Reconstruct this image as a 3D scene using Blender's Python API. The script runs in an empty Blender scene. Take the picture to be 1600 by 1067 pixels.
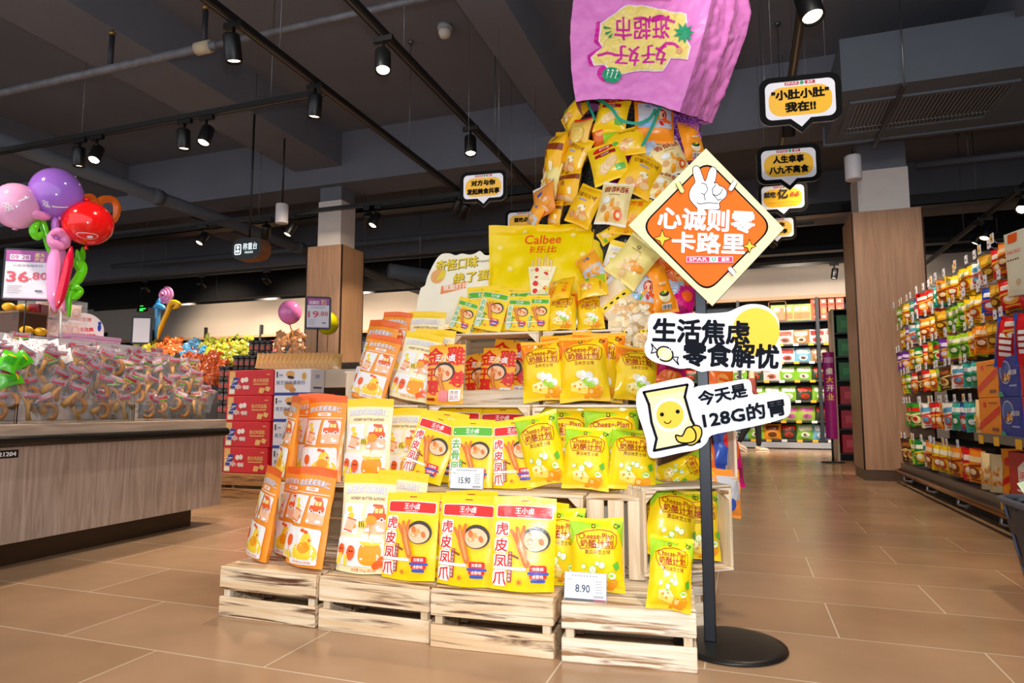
import bpy, math, random
from mathutils import Vector, Matrix, noise
R = random.Random(7)
SC = bpy.context.scene; COL = SC.collection
pi = math.pi; rad = math.radians
# ---------------------------------------------------------------- camera
F = 1030.0; CH = 0.82; PITCH = math.atan(102.5/1030); YAW = rad(19.18)
cd = bpy.data.cameras.new('camera'); cam = bpy.data.objects.new('camera', cd); COL.objects.link(cam)
cd.sensor_width = 36; cd.lens = 36*F/1600; cd.clip_start = .02; cd.clip_end = 100
cam.location = (0, 0, CH); cam.rotation_euler = (pi/2+PITCH, 0, YAW); SC.camera = cam
# ---------------------------------------------------------------- view, world, lights
SC.view_settings.view_transform = 'Standard'; SC.view_settings.look = 'None'
SC.view_settings.exposure = 0.0; SC.view_settings.gamma = 1; SC.view_settings.use_curve_mapping = False
w = bpy.data.worlds.new('store_ambient'); SC.world = w; w.use_nodes = True
w.node_tree.nodes['Background'].inputs[0].default_value = (.90, .95, 1, 1)
w.node_tree.nodes['Background'].inputs[1].default_value = 1.4
def lamp(name, kind, loc, energy, col=(1, 1, 1), aim=None, **k):
    l = bpy.data.lights.new(name, kind); l.energy = energy*(1 if name == 'camera_flash' else 2.4); l.color = col
    for a, b in k.items(): setattr(l, a, b)
    o = bpy.data.objects.new(name, l); COL.objects.link(o); o.location = loc
    if aim is not None: o.rotation_euler = (Vector(aim)-Vector(loc)).to_track_quat('-Z', 'Y').to_euler()
    return o
lamp('camera_flash', 'SPOT', (.0, .03, CH+.2), 140, (.90, .95, 1), aim=(-.75, 2.7, 1.35), spot_size=rad(125), spot_blend=.6, shadow_soft_size=.03)
WARM = (1, .80, .58)
# ---------------------------------------------------------------- measuring: a photo pixel to a place
cp_, sp_, cy_, sy_ = math.cos(PITCH), math.sin(PITCH), math.cos(YAW), math.sin(YAW)
def ray(u, v):
    x = (u-800)/F; y = (533.5-v)/F
    return Vector((x*cy_-sy_*cp_+y*sy_*sp_, x*sy_+cy_*cp_-y*cy_*sp_, sp_+y*cp_))
EYE = Vector((0, 0, CH))
def at_y(u, v, Y): d = ray(u, v); return EYE+d*(Y/d.y)
def at_x(u, v, X): d = ray(u, v); return EYE+d*(X/d.x)
def at_z(u, v, z): d = ray(u, v); return EYE+d*((z-CH)/d.z)
def fwd(p): return -p[0]*sy_*cp_+p[1]*cy_*cp_+(p[2]-CH)*sp_
# ---------------------------------------------------------------- materials
def lin(h):
    h = h.lstrip('#'); o = []
    for i in (0, 2, 4):
        c = int(h[i:i+2], 16)/255; o.append(c/12.92 if c <= .04045 else ((c+.055)/1.055)**2.4)
    return o
MATS = {}
def mat(h, rough=.5, metal=0, var=.06, scale=9, bump=0, emit=0, trans=0, alpha=1, bscale=None, spec=.5, emit_col=None):
    key = (h, rough, metal, var, scale, bump, emit, trans, alpha, bscale, spec, emit_col)
    if key in MATS: return MATS[key]
    m = bpy.data.materials.new('surface_'+h.lstrip('#')); m.use_nodes = True
    nt = m.node_tree; b = nt.nodes['Principled BSDF']; c = lin(h)
    b.inputs['Roughness'].default_value = rough; b.inputs['Metallic'].default_value = metal
    b.inputs['Specular IOR Level'].default_value = spec
    if trans: b.inputs['Transmission Weight'].default_value = trans; b.inputs['IOR'].default_value = 1.1
    if alpha < 1: b.inputs['Alpha'].default_value = alpha
    tc = nt.nodes.new('ShaderNodeTexCoord'); nz = nt.nodes.new('ShaderNodeTexNoise'); nz.inputs['Scale'].default_value = scale
    nt.links.new(tc.outputs['Object'], nz.inputs['Vector'])
    mx = nt.nodes.new('ShaderNodeMix'); mx.data_type = 'RGBA'
    nt.links.new(nz.outputs['Fac'], mx.inputs[0])
    mx.inputs[6].default_value = (*[max(0, x*(1-var)) for x in c], 1); mx.inputs[7].default_value = (*[min(1, x*(1+var)) for x in c], 1)
    nt.links.new(mx.outputs[2], b.inputs['Base Color'])
    if emit:
        b.inputs['Emission Color'].default_value = (*lin(emit_col or h), 1); b.inputs['Emission Strength'].default_value = emit
    if bump:
        n2 = nt.nodes.new('ShaderNodeTexNoise'); n2.inputs['Scale'].default_value = bscale or scale*4; n2.inputs['Detail'].default_value = 4
        nt.links.new(tc.outputs['Object'], n2.inputs['Vector'])
        bp = nt.nodes.new('ShaderNodeBump'); bp.inputs['Strength'].default_value = bump; bp.inputs['Distance'].default_value = .01
        nt.links.new(n2.outputs['Fac'], bp.inputs['Height']); nt.links.new(bp.outputs[0], b.inputs['Normal'])
    MATS[key] = m; return m
def wood(h1, h2, burn=None, stretch=(1, 18, 18), scale=2.2, rough=.6, name='wood'):
    """grain along the local x axis (stretch says which axes are compressed); burn adds scorched streaks"""
    key = (h1, h2, burn, stretch, scale, rough)
    if key in MATS: return MATS[key]
    m = bpy.data.materials.new(name); m.use_nodes = True; nt = m.node_tree; N = nt.nodes.new; L = nt.links.new; b = nt.nodes['Principled BSDF']
    b.inputs['Roughness'].default_value = rough
    tc = N('ShaderNodeTexCoord'); mp = N('ShaderNodeMapping'); mp.inputs['Scale'].default_value = stretch
    oi = N('ShaderNodeObjectInfo'); vm = N('ShaderNodeVectorMath'); vm.operation = 'ADD'
    sm = N('ShaderNodeMath'); sm.operation = 'MULTIPLY'; sm.inputs[1].default_value = 37.0
    L(oi.outputs['Random'], sm.inputs[0]); L(tc.outputs['Object'], mp.inputs['Vector']); L(mp.outputs[0], vm.inputs[0]); L(sm.outputs[0], vm.inputs[1])
    n = N('ShaderNodeTexNoise'); n.inputs['Scale'].default_value = scale; n.inputs['Detail'].default_value = 6; n.inputs['Distortion'].default_value = 1.4
    L(vm.outputs[0], n.inputs['Vector'])
    r = N('ShaderNodeValToRGB'); r.color_ramp.elements[0].position = .32; r.color_ramp.elements[1].position = .68
    r.color_ramp.elements[0].color = (*lin(h2), 1); r.color_ramp.elements[1].color = (*lin(h1), 1); L(n.outputs['Fac'], r.inputs[0])
    out = r.outputs[0]
    if burn:
        mp2 = N('ShaderNodeMapping'); mp2.inputs['Scale'].default_value = (1.9, 40, 34); L(tc.outputs['Object'], mp2.inputs['Vector'])
        v2 = N('ShaderNodeVectorMath'); v2.operation = 'ADD'; L(mp2.outputs[0], v2.inputs[0]); L(sm.outputs[0], v2.inputs[1])
        n2 = N('ShaderNodeTexNoise'); n2.inputs['Scale'].default_value = 1.3; n2.inputs['Detail'].default_value = 5; n2.inputs['Distortion'].default_value = 1.1; L(v2.outputs[0], n2.inputs['Vector'])
        r2 = N('ShaderNodeValToRGB'); r2.color_ramp.elements[0].position = .53; r2.color_ramp.elements[1].position = .66; L(n2.outputs['Fac'], r2.inputs[0])
        mx = N('ShaderNodeMix'); mx.data_type = 'RGBA'; L(r2.outputs[0], mx.inputs[0]); L(out, mx.inputs[6]); mx.inputs[7].default_value = (*lin(burn), 1); out = mx.outputs[2]
    L(out, b.inputs['Base Color']); bp = N('ShaderNodeBump'); bp.inputs['Strength'].default_value = .12; bp.inputs['Distance'].default_value = .005
    L(n.outputs['Fac'], bp.inputs['Height']); L(bp.outputs[0], b.inputs['Normal'])
    MATS[key] = m; return m
# ---------------------------------------------------------------- mesh building
class MB:
    def __init__(s): s.v = []; s.f = []; s.m = []; s.sm = []; s.mats = []; s.M = Matrix.Identity(4)
    def mi(s, m):
        if m not in s.mats: s.mats.append(m)
        return s.mats.index(m)
    def add(s, vs, fs, m, smooth=False):
        o = len(s.v); k = s.mi(m)
        s.v.extend((s.M @ Vector(p))[:] for p in vs); s.f.extend(tuple(i+o for i in f) for f in fs)
        s.m.extend([k]*len(fs)); s.sm.extend([smooth]*len(fs)); return s
    def box(s, a, b, m, rz=0, c=None, bev=0):
        x0, y0, z0 = a; x1, y1, z1 = b
        if bev:
            e = min(bev, (x1-x0)/2.1, (y1-y0)/2.1, (z1-z0)/2.1); vs = []
            for z, i in ((z0, e), (z0+e, 0), (z1-e, 0), (z1, e)):
                for x, y in ((x0+i+e, y0+i), (x1-i-e, y0+i), (x1-i, y0+i+e), (x1-i, y1-i-e), (x1-i-e, y1-i), (x0+i+e, y1-i), (x0+i, y1-i-e), (x0+i, y0+i+e)): vs.append((x, y, z))
            fs = [tuple(range(7, -1, -1)), tuple(range(24, 32))]
            for k in range(3):
                for j in range(8): fs.append((k*8+j, k*8+(j+1) % 8, k*8+8+(j+1) % 8, k*8+8+j))
        else:
            vs = [(x0, y0, z0), (x1, y0, z0), (x1, y1, z0), (x0, y1, z0), (x0, y0, z1), (x1, y0, z1), (x1, y1, z1), (x0, y1, z1)]
            fs = [(0, 3, 2, 1), (4, 5, 6, 7), (0, 1, 5, 4), (1, 2, 6, 5), (2, 3, 7, 6), (3, 0, 4, 7)]
        if rz:
            c = c or ((x0+x1)/2, (y0+y1)/2); ca, sa = math.cos(rz), math.sin(rz)
            vs = [(c[0]+(x-c[0])*ca-(y-c[1])*sa, c[1]+(x-c[0])*sa+(y-c[1])*ca, z) for x, y, z in vs]
        return s.add(vs, fs, m)
    def tube(s, pts, r, m, n=10, cap=True, smooth=True, closed=False):
        pts = [Vector(p) for p in pts]; K = len(pts); rs = r if isinstance(r, (list, tuple)) else [r]*K
        vs = []; up = None
        for i, p in enumerate(pts):
            if closed: t = pts[(i+1) % K]-pts[i-1]
            else: t = pts[min(i+1, K-1)]-pts[max(i-1, 0)]
            t.normalize()
            if up is None: up = Vector((0, 0, 1)) if abs(t.z) < .9 else Vector((1, 0, 0))
            a = t.cross(up).normalized(); up = a.cross(t).normalized(); b = up
            for j in range(n):
                q = 2*pi*j/n; vs.append((p+(a*math.cos(q)+b*math.sin(q))*rs[i])[:])
        fs = []
        for i in range(K if closed else K-1):
            i2 = (i+1) % K
            for j in range(n): fs.append((i*n+j, i*n+(j+1) % n, i2*n+(j+1) % n, i2*n+j))
        if cap and not closed: fs += [tuple(range(n-1, -1, -1)), tuple(range((K-1)*n, K*n))]
        return s.add(vs, fs, m, smooth)
    def lathe(s, prof, m, c=(0, 0, 0), n=20, smooth=True, sx=1, sy=1, cap=True):
        vs = [(c[0]+r*math.cos(2*pi*j/n)*sx, c[1]+r*math.sin(2*pi*j/n)*sy, c[2]+z) for r, z in prof for j in range(n)]
        fs = [(i*n+j, i*n+(j+1) % n, (i+1)*n+(j+1) % n, (i+1)*n+j) for i in range(len(prof)-1) for j in range(n)]
        if cap: fs += [tuple(range(n-1, -1, -1)), tuple(range((len(prof)-1)*n, len(prof)*n))]
        return s.add(vs, fs, m, smooth)
    def ball(s, c, r, m, n=12, k=8, sc=(1, 1, 1)):
        vs = [(c[0], c[1], c[2]-r*sc[2])]
        for i in range(1, k):
            a = -pi/2+pi*i/k
            for j in range(n): vs.append((c[0]+r*sc[0]*math.cos(a)*math.cos(2*pi*j/n), c[1]+r*sc[1]*math.cos(a)*math.sin(2*pi*j/n), c[2]+r*sc[2]*math.sin(a)))
        vs.append((c[0], c[1], c[2]+r*sc[2])); fs = [(0, 1+(j+1) % n, 1+j) for j in range(n)]
        for i in range(k-2):
            for j in range(n): fs.append((1+i*n+j, 1+i*n+(j+1) % n, 1+(i+1)*n+(j+1) % n, 1+(i+1)*n+j))
        t = len(vs)-1; fs += [(t, 1+(k-2)*n+j, 1+(k-2)*n+(j+1) % n) for j in range(n)]
        return s.add(vs, fs, m, True)
    def grid(s, fn, nu, nv, m, flip=False, smooth=True, closed=False):
        vs = [tuple(fn(i/nu, j/nv)) for j in range(nv+1) for i in range(nu+1)]; W = nu+1; fs = []
        for j in range(nv):
            for i in range(nu):
                q = (j*W+i, j*W+i+1, (j+1)*W+i+1, (j+1)*W+i); fs.append(q[::-1] if flip else q)
        return s.add(vs, fs, m, smooth)
    def prism(s, pts, m, S, th, side=None):
        """an outline in the plane S(a,b)->Vector, thickened along vector th"""
        tri = triangulate(pts); n = len(pts); fr = [S(*p) for p in pts]; bk = [p+th for p in fr]
        s.add([p[:] for p in fr], tri, m); s.add([p[:] for p in bk], [t[::-1] for t in tri], side or m)
        s.add([p[:] for p in fr+bk], [(i, i+n, (i+1) % n+n, (i+1) % n) for i in range(n)], side or m); return s
    def art(s, art, S, lift, cell=None, step=.0004):
        """print flat shapes onto the surface S(a,b)->(point, normal)"""
        for m, tris, lay in art.items:
            vs = []; fs = []
            for t in (refine(tris, cell) if cell else tris):
                o = len(vs)
                for p in t:
                    q, nn = S(p[0], p[1]); vs.append((q+nn*(lift+lay*step))[:])
                fs.append((o, o+1, o+2))
            s.add(vs, fs, m)
        return s
    def build(s, name, parent=None, loc=None, rot=None):
        me = bpy.data.meshes.new(name); me.from_pydata(s.v, [], s.f)
        for m in s.mats: me.materials.append(m)
        me.polygons.foreach_set('material_index', s.m); me.polygons.foreach_set('use_smooth', s.sm); me.update()
        o = bpy.data.objects.new(name, me); COL.objects.link(o)
        if parent: o.parent = parent
        if loc is not None: o.location = loc
        if rot is not None: o.rotation_euler = rot
        return o
def refine(tris, cell):
    out = []; st = list(tris)
    while st:
        t = st.pop(); e = [(t[i][0]-t[(i+1) % 3][0])**2+(t[i][1]-t[(i+1) % 3][1])**2 for i in range(3)]; k = e.index(max(e))
        if e[k] > cell*cell:
            a, b, c = t[k], t[(k+1) % 3], t[(k+2) % 3]; mm = ((a[0]+b[0])/2, (a[1]+b[1])/2); st += [(a, mm, c), (mm, b, c)]
        else: out.append(t)
    return out
from mathutils.geometry import tessellate_polygon
def triangulate(pts):
    A = sum(pts[i][0]*pts[(i+1) % len(pts)][1]-pts[(i+1) % len(pts)][0]*pts[i][1] for i in range(len(pts)))
    out = []
    for t in tessellate_polygon([[Vector((p[0], p[1], 0)) for p in pts]]):
        a, b, c = (pts[i] for i in t)
        if (b[0]-a[0])*(c[1]-a[1])-(c[0]-a[0])*(b[1]-a[1]) < 0: t = t[::-1]
        out.append(tuple(t))
    return out
# ---------------------------------------------------------------- flat artwork (lettering and shapes)
TEXTS = {}
def glyphs(txt, bold):
    bold = 0; k = (txt, bold)
    if k not in TEXTS:
        c = bpy.data.curves.new('lettering', 'FONT'); c.body = txt; c.resolution_u = 2; c.offset = bold; c.align_x = 'LEFT'; c.space_line = 1.0
        o = bpy.data.objects.new('lettering', c); me = o.to_mesh(); me.calc_loop_triangles()
        V = [v.co.copy() for v in me.vertices]; T = [tuple((V[i].x, V[i].y) for i in t.vertices) for t in me.loop_triangles]
        o.to_mesh_clear(); bpy.data.objects.remove(o); bpy.data.curves.remove(c)
        if not T: T = [((0, 0), (.01, 0), (0, .01))]
        xs = [p[0] for t in T for p in t]; ys = [p[1] for t in T for p in t]; TEXTS[k] = (T, min(xs), max(xs), min(ys), max(ys))
    return TEXTS[k]
class Art:
    def __init__(s): s.items = []; s.n = 0
    def tri(s, m, tris): s.items.append((m, tris, s.n)); s.n += 1; return s
    def poly(s, pts, m): return s.tri(m, [tuple(pts[i] for i in t) for t in triangulate(pts)])
    def rect(s, x0, y0, x1, y1, m, r=0): return s.poly(rrect(x0, y0, x1, y1, r), m)
    def circ(s, cx, cy, rx, m, ry=None, rot=0, n=18, a0=0, a1=2*pi): return s.poly(ell(cx, cy, rx, ry or rx, rot, n, a0, a1), m)
    def line(s, pts, w, m):
        t = []
        for (x0, y0), (x1, y1) in zip(pts, pts[1:]):
            d = math.hypot(x1-x0, y1-y0) or 1; nx, ny = -(y1-y0)/d*w/2, (x1-x0)/d*w/2; ex, ey = (x1-x0)/d*w*.3, (y1-y0)/d*w*.3
            a, b, c, e = (x0-nx-ex, y0-ny-ey), (x1-nx+ex, y1-ny+ey), (x1+nx+ex, y1+ny+ey), (x0+nx-ex, y0+ny-ey); t += [(a, b, c), (a, c, e)]
        return s.tri(m, t)
    def taper(s, a, b, wa, wb, m):
        d = math.hypot(b[0]-a[0], b[1]-a[1]) or 1; nx, ny = -(b[1]-a[1])/d/2, (b[0]-a[0])/d/2
        s.poly([(a[0]-nx*wa, a[1]-ny*wa), (b[0]-nx*wb, b[1]-ny*wb), (b[0]+nx*wb, b[1]+ny*wb), (a[0]+nx*wa, a[1]+ny*wa)], m); s.n -= 1
        s.circ(*b, wb/2, m, n=10); s.n -= 1; s.circ(*a, wa/2, m, n=10); return s
    def text(s, txt, cx, cy, h, m, bold=0.0, w=None, rot=0, skew=0, arc=0):
        T, x0, x1, y0, y1 = glyphs(txt, bold); sy = h/(y1-y0); sx = w/(x1-x0) if w else sy; ca, sa = math.cos(rot), math.sin(rot); W = (x1-x0)*sx
        def f(p):
            x = (p[0]-(x0+x1)/2)*sx; y = (p[1]-(y0+y1)/2)*sy; x += y*skew; y -= arc*(2*x/W)**2 if W else 0
            return (cx+x*ca-y*sa, cy+x*sa+y*ca)
        bb = bold*h*.72; T2 = [tuple(f(p) for p in t) for t in T]
        st = [(0, 0)] if bold < .004 else [(-1, -1), (1, -1), (1, 1), (-1, 1)] if bold < .04 else [(-1, -1), (1, -1), (1, 1), (-1, 1), (0, -1.2), (0, 1.2), (1.2, 0), (-1.2, 0)]
        for k, (dx, dy) in enumerate(st): s.items.append((m, [tuple((p[0]+dx*bb*.8, p[1]+dy*bb*.8) for p in t) for t in T2], s.n+.1*k))
        s.n += 1; return s
    def vtext(s, txt, cx, ytop, size, gap, m, bold=0.0):
        for i, ch in enumerate(txt): s.text(ch, cx, ytop-size/2-i*gap, size, m, bold)
        return s
    def outl(s, pts, m, o, w): s.poly(pts, m); return s.line(pts+[pts[0]], w, o)
def rrect(x0, y0, x1, y1, r=0, n=5):
    if r <= 0: return [(x0, y0), (x1, y0), (x1, y1), (x0, y1)]
    r = min(r, (x1-x0)/2*.999, (y1-y0)/2*.999); o = []
    for cx, cy, a in ((x1-r, y0+r, -pi/2), (x1-r, y1-r, 0), (x0+r, y1-r, pi/2), (x0+r, y0+r, pi)):
        o += [(cx+r*math.cos(a+pi/2*i/n), cy+r*math.sin(a+pi/2*i/n)) for i in range(n+1)]
    return o
def ell(cx, cy, rx, ry, rot=0, n=18, a0=0, a1=2*pi):
    ca, sa = math.cos(rot), math.sin(rot); full = abs(a1-a0-2*pi) < 1e-6; o = []
    for i in range(n if full else n+1):
        a = a0+(a1-a0)*i/n; x, y = rx*math.cos(a), ry*math.sin(a); o.append((cx+x*ca-y*sa, cy+x*sa+y*ca))
    return o
def star(cx, cy, r, r2, n=4, rot=0): return [(cx+(r if i % 2 == 0 else r2)*math.sin(rot+pi*i/n), cy+(r if i % 2 == 0 else r2)*math.cos(rot+pi*i/n)) for i in range(2*n)][::-1]
# ---------------------------------------------------------------- things, parts and copies
def tag(o, label, cat, group=None, kind=None):
    if label: o['label'] = label
    if cat: o['category'] = cat
    if group: o['group'] = group
    if kind: o['kind'] = kind
    return o
def thing(name, label, cat, loc=(0, 0, 0), rot=(0, 0, 0), group=None):
    o = bpy.data.objects.new(name, None); COL.objects.link(o); o.location = loc; o.rotation_euler = rot; o.empty_display_size = .05
    return tag(o, label, cat, group)
KIDS = {}
def dup(src, label=None, loc=None, rot=None, scale=None, group=None, matrix=None):
    c = src.copy(); COL.objects.link(c)
    for ch in src.children:
        k = ch.copy(); COL.objects.link(k); k.parent = c
        for g in ch.children:
            q = g.copy(); COL.objects.link(q); q.parent = k
    if label: c['label'] = label
    if group: c['group'] = group
    if matrix is not None: c.matrix_basis = matrix
    else:
        if loc is not None: c.location = loc
        if rot is not None: c.rotation_euler = rot
        if scale is not None: c.scale = scale
    return c
def struct(o): o['kind'] = 'structure'; return o
class Proto:
    """first use places the built thing itself, later uses place copies"""
    def __init__(s, o): s.o = o; s.used = False
    def put(s, label, group=None, **k):
        if not s.used:
            s.used = True; o = s.o
            if k.get('matrix') is not None: o.matrix_basis = k['matrix']
            else:
                if k.get('loc') is not None: o.location = k['loc']
                if k.get('rot') is not None: o.rotation_euler = k['rot']
                if k.get('scale') is not None: o.scale = k['scale']
            o['label'] = label
            if group: o['group'] = group
            return o
        return dup(s.o, label, group=group, **k)
# ================================================================ THE SETTING
FLOORM = bpy.data.materials.new('floor_tiles'); FLOORM.use_nodes = True
def _floor():
    nt = FLOORM.node_tree; N = nt.nodes.new; L = nt.links.new; b = nt.nodes['Principled BSDF']
    tc = N('ShaderNodeTexCoord'); mp = N('ShaderNodeMapping'); mp.inputs['Location'].default_value = (.14, -1.80, 0); L(tc.outputs['Object'], mp.inputs['Vector'])
    br = N('ShaderNodeTexBrick'); br.inputs['Scale'].default_value = 1; br.inputs['Brick Width'].default_value = .88; br.inputs['Row Height'].default_value = .447
    br.inputs['Mortar Size'].default_value = .0028; br.inputs['Mortar Smooth'].default_value = .1; br.offset = .5; L(mp.outputs[0], br.inputs['Vector'])
    br.inputs['Color1'].default_value = (*lin('b18f70'), 1); br.inputs['Color2'].default_value = (*lin('a78464'), 1); br.inputs['Mortar'].default_value = (*lin('d8c8b0'), 1)
    n = N('ShaderNodeTexNoise'); n.inputs['Scale'].default_value = 1.6; n.inputs['Detail'].default_value = 3; n.inputs['Roughness'].default_value = .5; L(tc.outputs['Object'], n.inputs['Vector'])
    mr = N('ShaderNodeMapRange'); mr.inputs[1].default_value = .3; mr.inputs[2].default_value = .7; mr.inputs[3].default_value = .80; mr.inputs[4].default_value = 1.12; L(n.outputs['Fac'], mr.inputs[0])
    mx = N('ShaderNodeMix'); mx.data_type = 'RGBA'; mx.blend_type = 'MULTIPLY'; mx.inputs[0].default_value = 1; L(br.outputs['Color'], mx.inputs[6]); L(mr.outputs[0], mx.inputs[7])
    L(mx.outputs[2], b.inputs['Base Color']); b.inputs['Roughness'].default_value = .3
    mr2 = N('ShaderNodeMapRange'); mr2.inputs[3].default_value = .14; mr2.inputs[4].default_value = .32; L(n.outputs['Fac'], mr2.inputs[0]); L(mr2.outputs[0], b.inputs['Roughness'])
_floor()
PAINT = mat('6b6e79', .9, var=.12, scale=1.5, bump=.15, bscale=30)
DUCT = mat('5d646e', .75, var=.1, scale=2, bump=.1)
CREAM = mat('c9bcb0', .85, var=.03, scale=2)
BLACKM = mat('0b0b0d', .4, var=.05); STEEL = mat('8a8a8c', .35, .9, var=.1); DARKSTEEL = mat('2a2c30', .45, .3)
m = MB(); m.box((-20, -4, -.1), (7, 18, 0), FLOORM); struct(m.build('floor'))
m = MB(); m.box((-20, -1, 4.6), (7, 18, 4.7), PAINT); struct(m.build('ceiling'))
m = MB(); m.box((-20, 14.95, 0), (7, 15.1, 4.6), mat('7a7068', .85, var=.1, scale=2)); struct(m.build('wall_back'))
m = MB(); m.box((6.9, -1, 0), (7, 15, 4.6), mat('8a7d72', .85)); struct(m.build('wall_right'))
m = MB(); m.box((-20, -1, 0), (-19.9, 15, 4.6), mat('8a7d72', .85)); struct(m.build('wall_left'))
# the cream bulkhead over the wall shelving, with a lower lip
def bulkhead(n, x0, x1, z0=3.03, z1=3.72):
    m = MB(); m.box((x0, 14.3, z0), (x1, 14.94, z1), CREAM); m.box((x0, 14.24, z0-.05), (x1, 14.3, z0+.02), mat('c9a27e', .6)); struct(m.build(n))
bulkhead('trim_1', -3.2, 7); bulkhead('trim_2', -19.9, -3.3, 2.72, 3.95)
m = MB(); m.box((-20, 14.0, 3.72), (7, 14.9, 4.6), mat('1c1c20', .9)); struct(m.build('trim_3'))
# ceiling beams
for n, a, b in (('trim_4', (-5.85, 0, 4.12), (-5.1, 8.0, 4.6)), ('trim_5', (-2.1, 0, 4.12), (-1.72, 7.5, 4.6)), ('trim_6', (2.3, 0, 4.12), (2.75, 8, 4.6)),
                ('trim_7', (-20, 7.52, 3.88), (7, 8.1, 4.6)), ('trim_8', (-20, 11.4, 3.85), (7, 11.9, 4.6)), ('trim_9', (-9.6, 0, 4.12), (-9.0, 14, 4.6)), ('trim_10', (-20, 2.2, 4.3), (-5.85, 2.6, 4.6))):
    m = MB(); m.box(a, b, PAINT); struct(m.build(n))
# wood clad columns
COLW = wood('aa8468', '926e54', stretch=(14, 14, .8), scale=1.6, rough=.45, name='column_veneer'); COLW2 = wood('b88e6c', 'a67e5c', stretch=(14, 14, .8), scale=1.6, rough=.45, name='column_side_veneer')
BRONZE = mat('3a2418', .3, .7)
def column(label, x0, y0, x1, y1, zt, zc):
    t = thing('wood_clad_column', label, 'column', ((x0+x1)/2, (y0+y1)/2, 0)); hx, hy = (x1-x0)/2, (y1-y0)/2; e = .012
    for nm, a, b, mm in (('front_panel', (-hx+e, -hy, .12), (hx-e, -hy+.02, zt), COLW), ('back_panel', (-hx+e, hy-.02, .12), (hx-e, hy, zt), COLW),
                         ('side_panel', (-hx, -hy+e, .12), (-hx+.02, hy-e, zt), COLW2), ('side_panel', (hx-.02, -hy+e, .12), (hx, hy-e, zt), COLW2)):
        m = MB(); m.box(a, b, mm); m.build(nm, t)
    for sx in (-1, 1):
        for sy in (-1, 1):
            m = MB(); m.box((sx*(hx-.008)-.009, sy*(hy-.008)-.009, .12), (sx*(hx-.008)+.009, sy*(hy-.008)+.009, zt-.005), BRONZE); tag(m.build('corner_strip', t), 'dark bronze corner strip', None)
    m = MB(); m.box((-hx+.01, -hy+.01, 0), (hx-.01, hy-.01, .12), mat('4a3526', .4)); m.build('plinth', t)
    i = .1; m = MB(); m.box((-hx+i, -hy+i, zt-.05), (hx-i, hy-i, zc), mat('dcd4d0', .8)); m.box((-hx+.02, -hy+.02, zt-.06), (hx-.02, hy-.02, zt-.03), BRONZE); tag(m.build('collar', t), 'white painted collar above the wood', None)
    m = MB(); m.box((-hx+i+.012, -hy+i+.012, zc), (hx-i-.012, hy-i-.012, 4.6), PAINT); tag(m.build('concrete_shaft', t), 'dark grey painted concrete', None)
    return t
column('wood-clad column with white collar behind the 19.80 price sign', -5.62, 7.52, -5.05, 8.07, 3.02, 3.68)
column('wide wood-clad column with white collar at the end of the hanging-snack gondola', 1.27, 8.4, 2.0, 9.1, 3.08, 3.60)
# ---------------------------------------------------------------- pipes, ducts, tracks
t = thing('drain_pipe', 'thick grey ceiling pipe running back above the balloons', 'pipe', (-7.05, 5, 3.52))
m = MB(); m.tube([(0, -3, 0), (0, 9, 0)], .085, DUCT, 14)
m.build('pipe', t)
for y in (-1.3, 1.3, 4.2):
    m = MB(); m.tube([(0, y-.07, 0), (0, y+.07, 0)], .105, DUCT, 14); m.build('collar', t)
m = MB(); m.tube([(0, -1.0, .06), (.05, -1.0, .42), (.35, -1.0, .46)], .05, DUCT, 10); m.build('branch', t)
t = thing('sprinkler_pipe', 'long thin scuffed pipe crossing under the ceiling above the track lights', 'pipe', (-4.2, 3.98, 3.72))
OLDP = mat('6d6e74', .6, .3, var=.5, scale=14); m = MB(); m.tube([(-4, 0, 0), (.3, 0, 0)], .036, OLDP, 10); m.build('pipe', t)
m = MB(); m.tube([(.3, 0, 0), (2.5, 0, 0)], .026, OLDP, 10); m.build('reducer_pipe', t)
for x, h in ((-.85, .30), (.17, .32)):
    m = MB(); m.tube([(x, 0, .02), (x, 0, h)], .022, mat('33343a', .6, .3), 8); m.lathe([(.012, h), (.03, h+.02), (.012, h+.05)], mat('9a7a40', .4, .8), (x, 0, 0), 8); m.build('riser', t)
m = MB(); m.tube([(.1, 0, 0), (.24, 0, 0)], .052, mat('b9ab90', .9, bump=.5), 10); tag(m.build('wrapped_joint', t), 'joint wrapped in pale tape', None)
TRK = mat('0c0d0f', .5, .0); TRS = mat('77787c', .35, .8)
LENS = mat('fff0d8', .4, emit=14, emit_col='ffe2b8')
TRACKS = []
def track(label, a, b, rods, z=3.4):
    TRACKS.append(('y', a[1], z, a[0], b[0]) if a[1] == b[1] else ('x', a[0], z, a[1], b[1]))
    a = Vector((*a, z)); b = Vector((*b, z)); d = (b-a); L_ = d.length; t = thing('light_track', label, 'light track', a, (0, 0, math.atan2(d.y, d.x)))
    m = MB(); m.box((0, -.028, -.022), (L_, .028, .022), TRK); m.box((0, -.006, -.0235), (L_, .006, -.0215), TRS); m.build('rail', t)
    for r in rods:
        m = MB(); m.tube([(r, 0, .02), (r, 0, 4.6-z)], .005, mat('6a6a6e', .4, .6), 6); m.lathe([(.03, 4.58-z), (.03, 4.6-z)], TRS, (r, 0, 0), 10); m.build('hanger_rod', t)
    return t
track('ceiling light track from above the camera towards the wood column', (-3.13, 1.6), (-3.13, 7.4), (2.2, 4.2))
track('ceiling light track nearest the pink paper bag', (-2.27, 1.6), (-2.27, 7.45), (2.5, 4.4))
track('cross light track carrying five spotlights over the balloons', (-8.2, 4.4), (-3.16, 4.4), (2.3, 4.5))
track('ceiling light track running above the speech-bubble signs', (.45, 3.2), (.45, 8.6), (1.3, 3.5))
track('far cross light track in front of the left column', (-12, 6.75), (-2.7, 6.75), (3, 6.2), 3.25)
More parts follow.
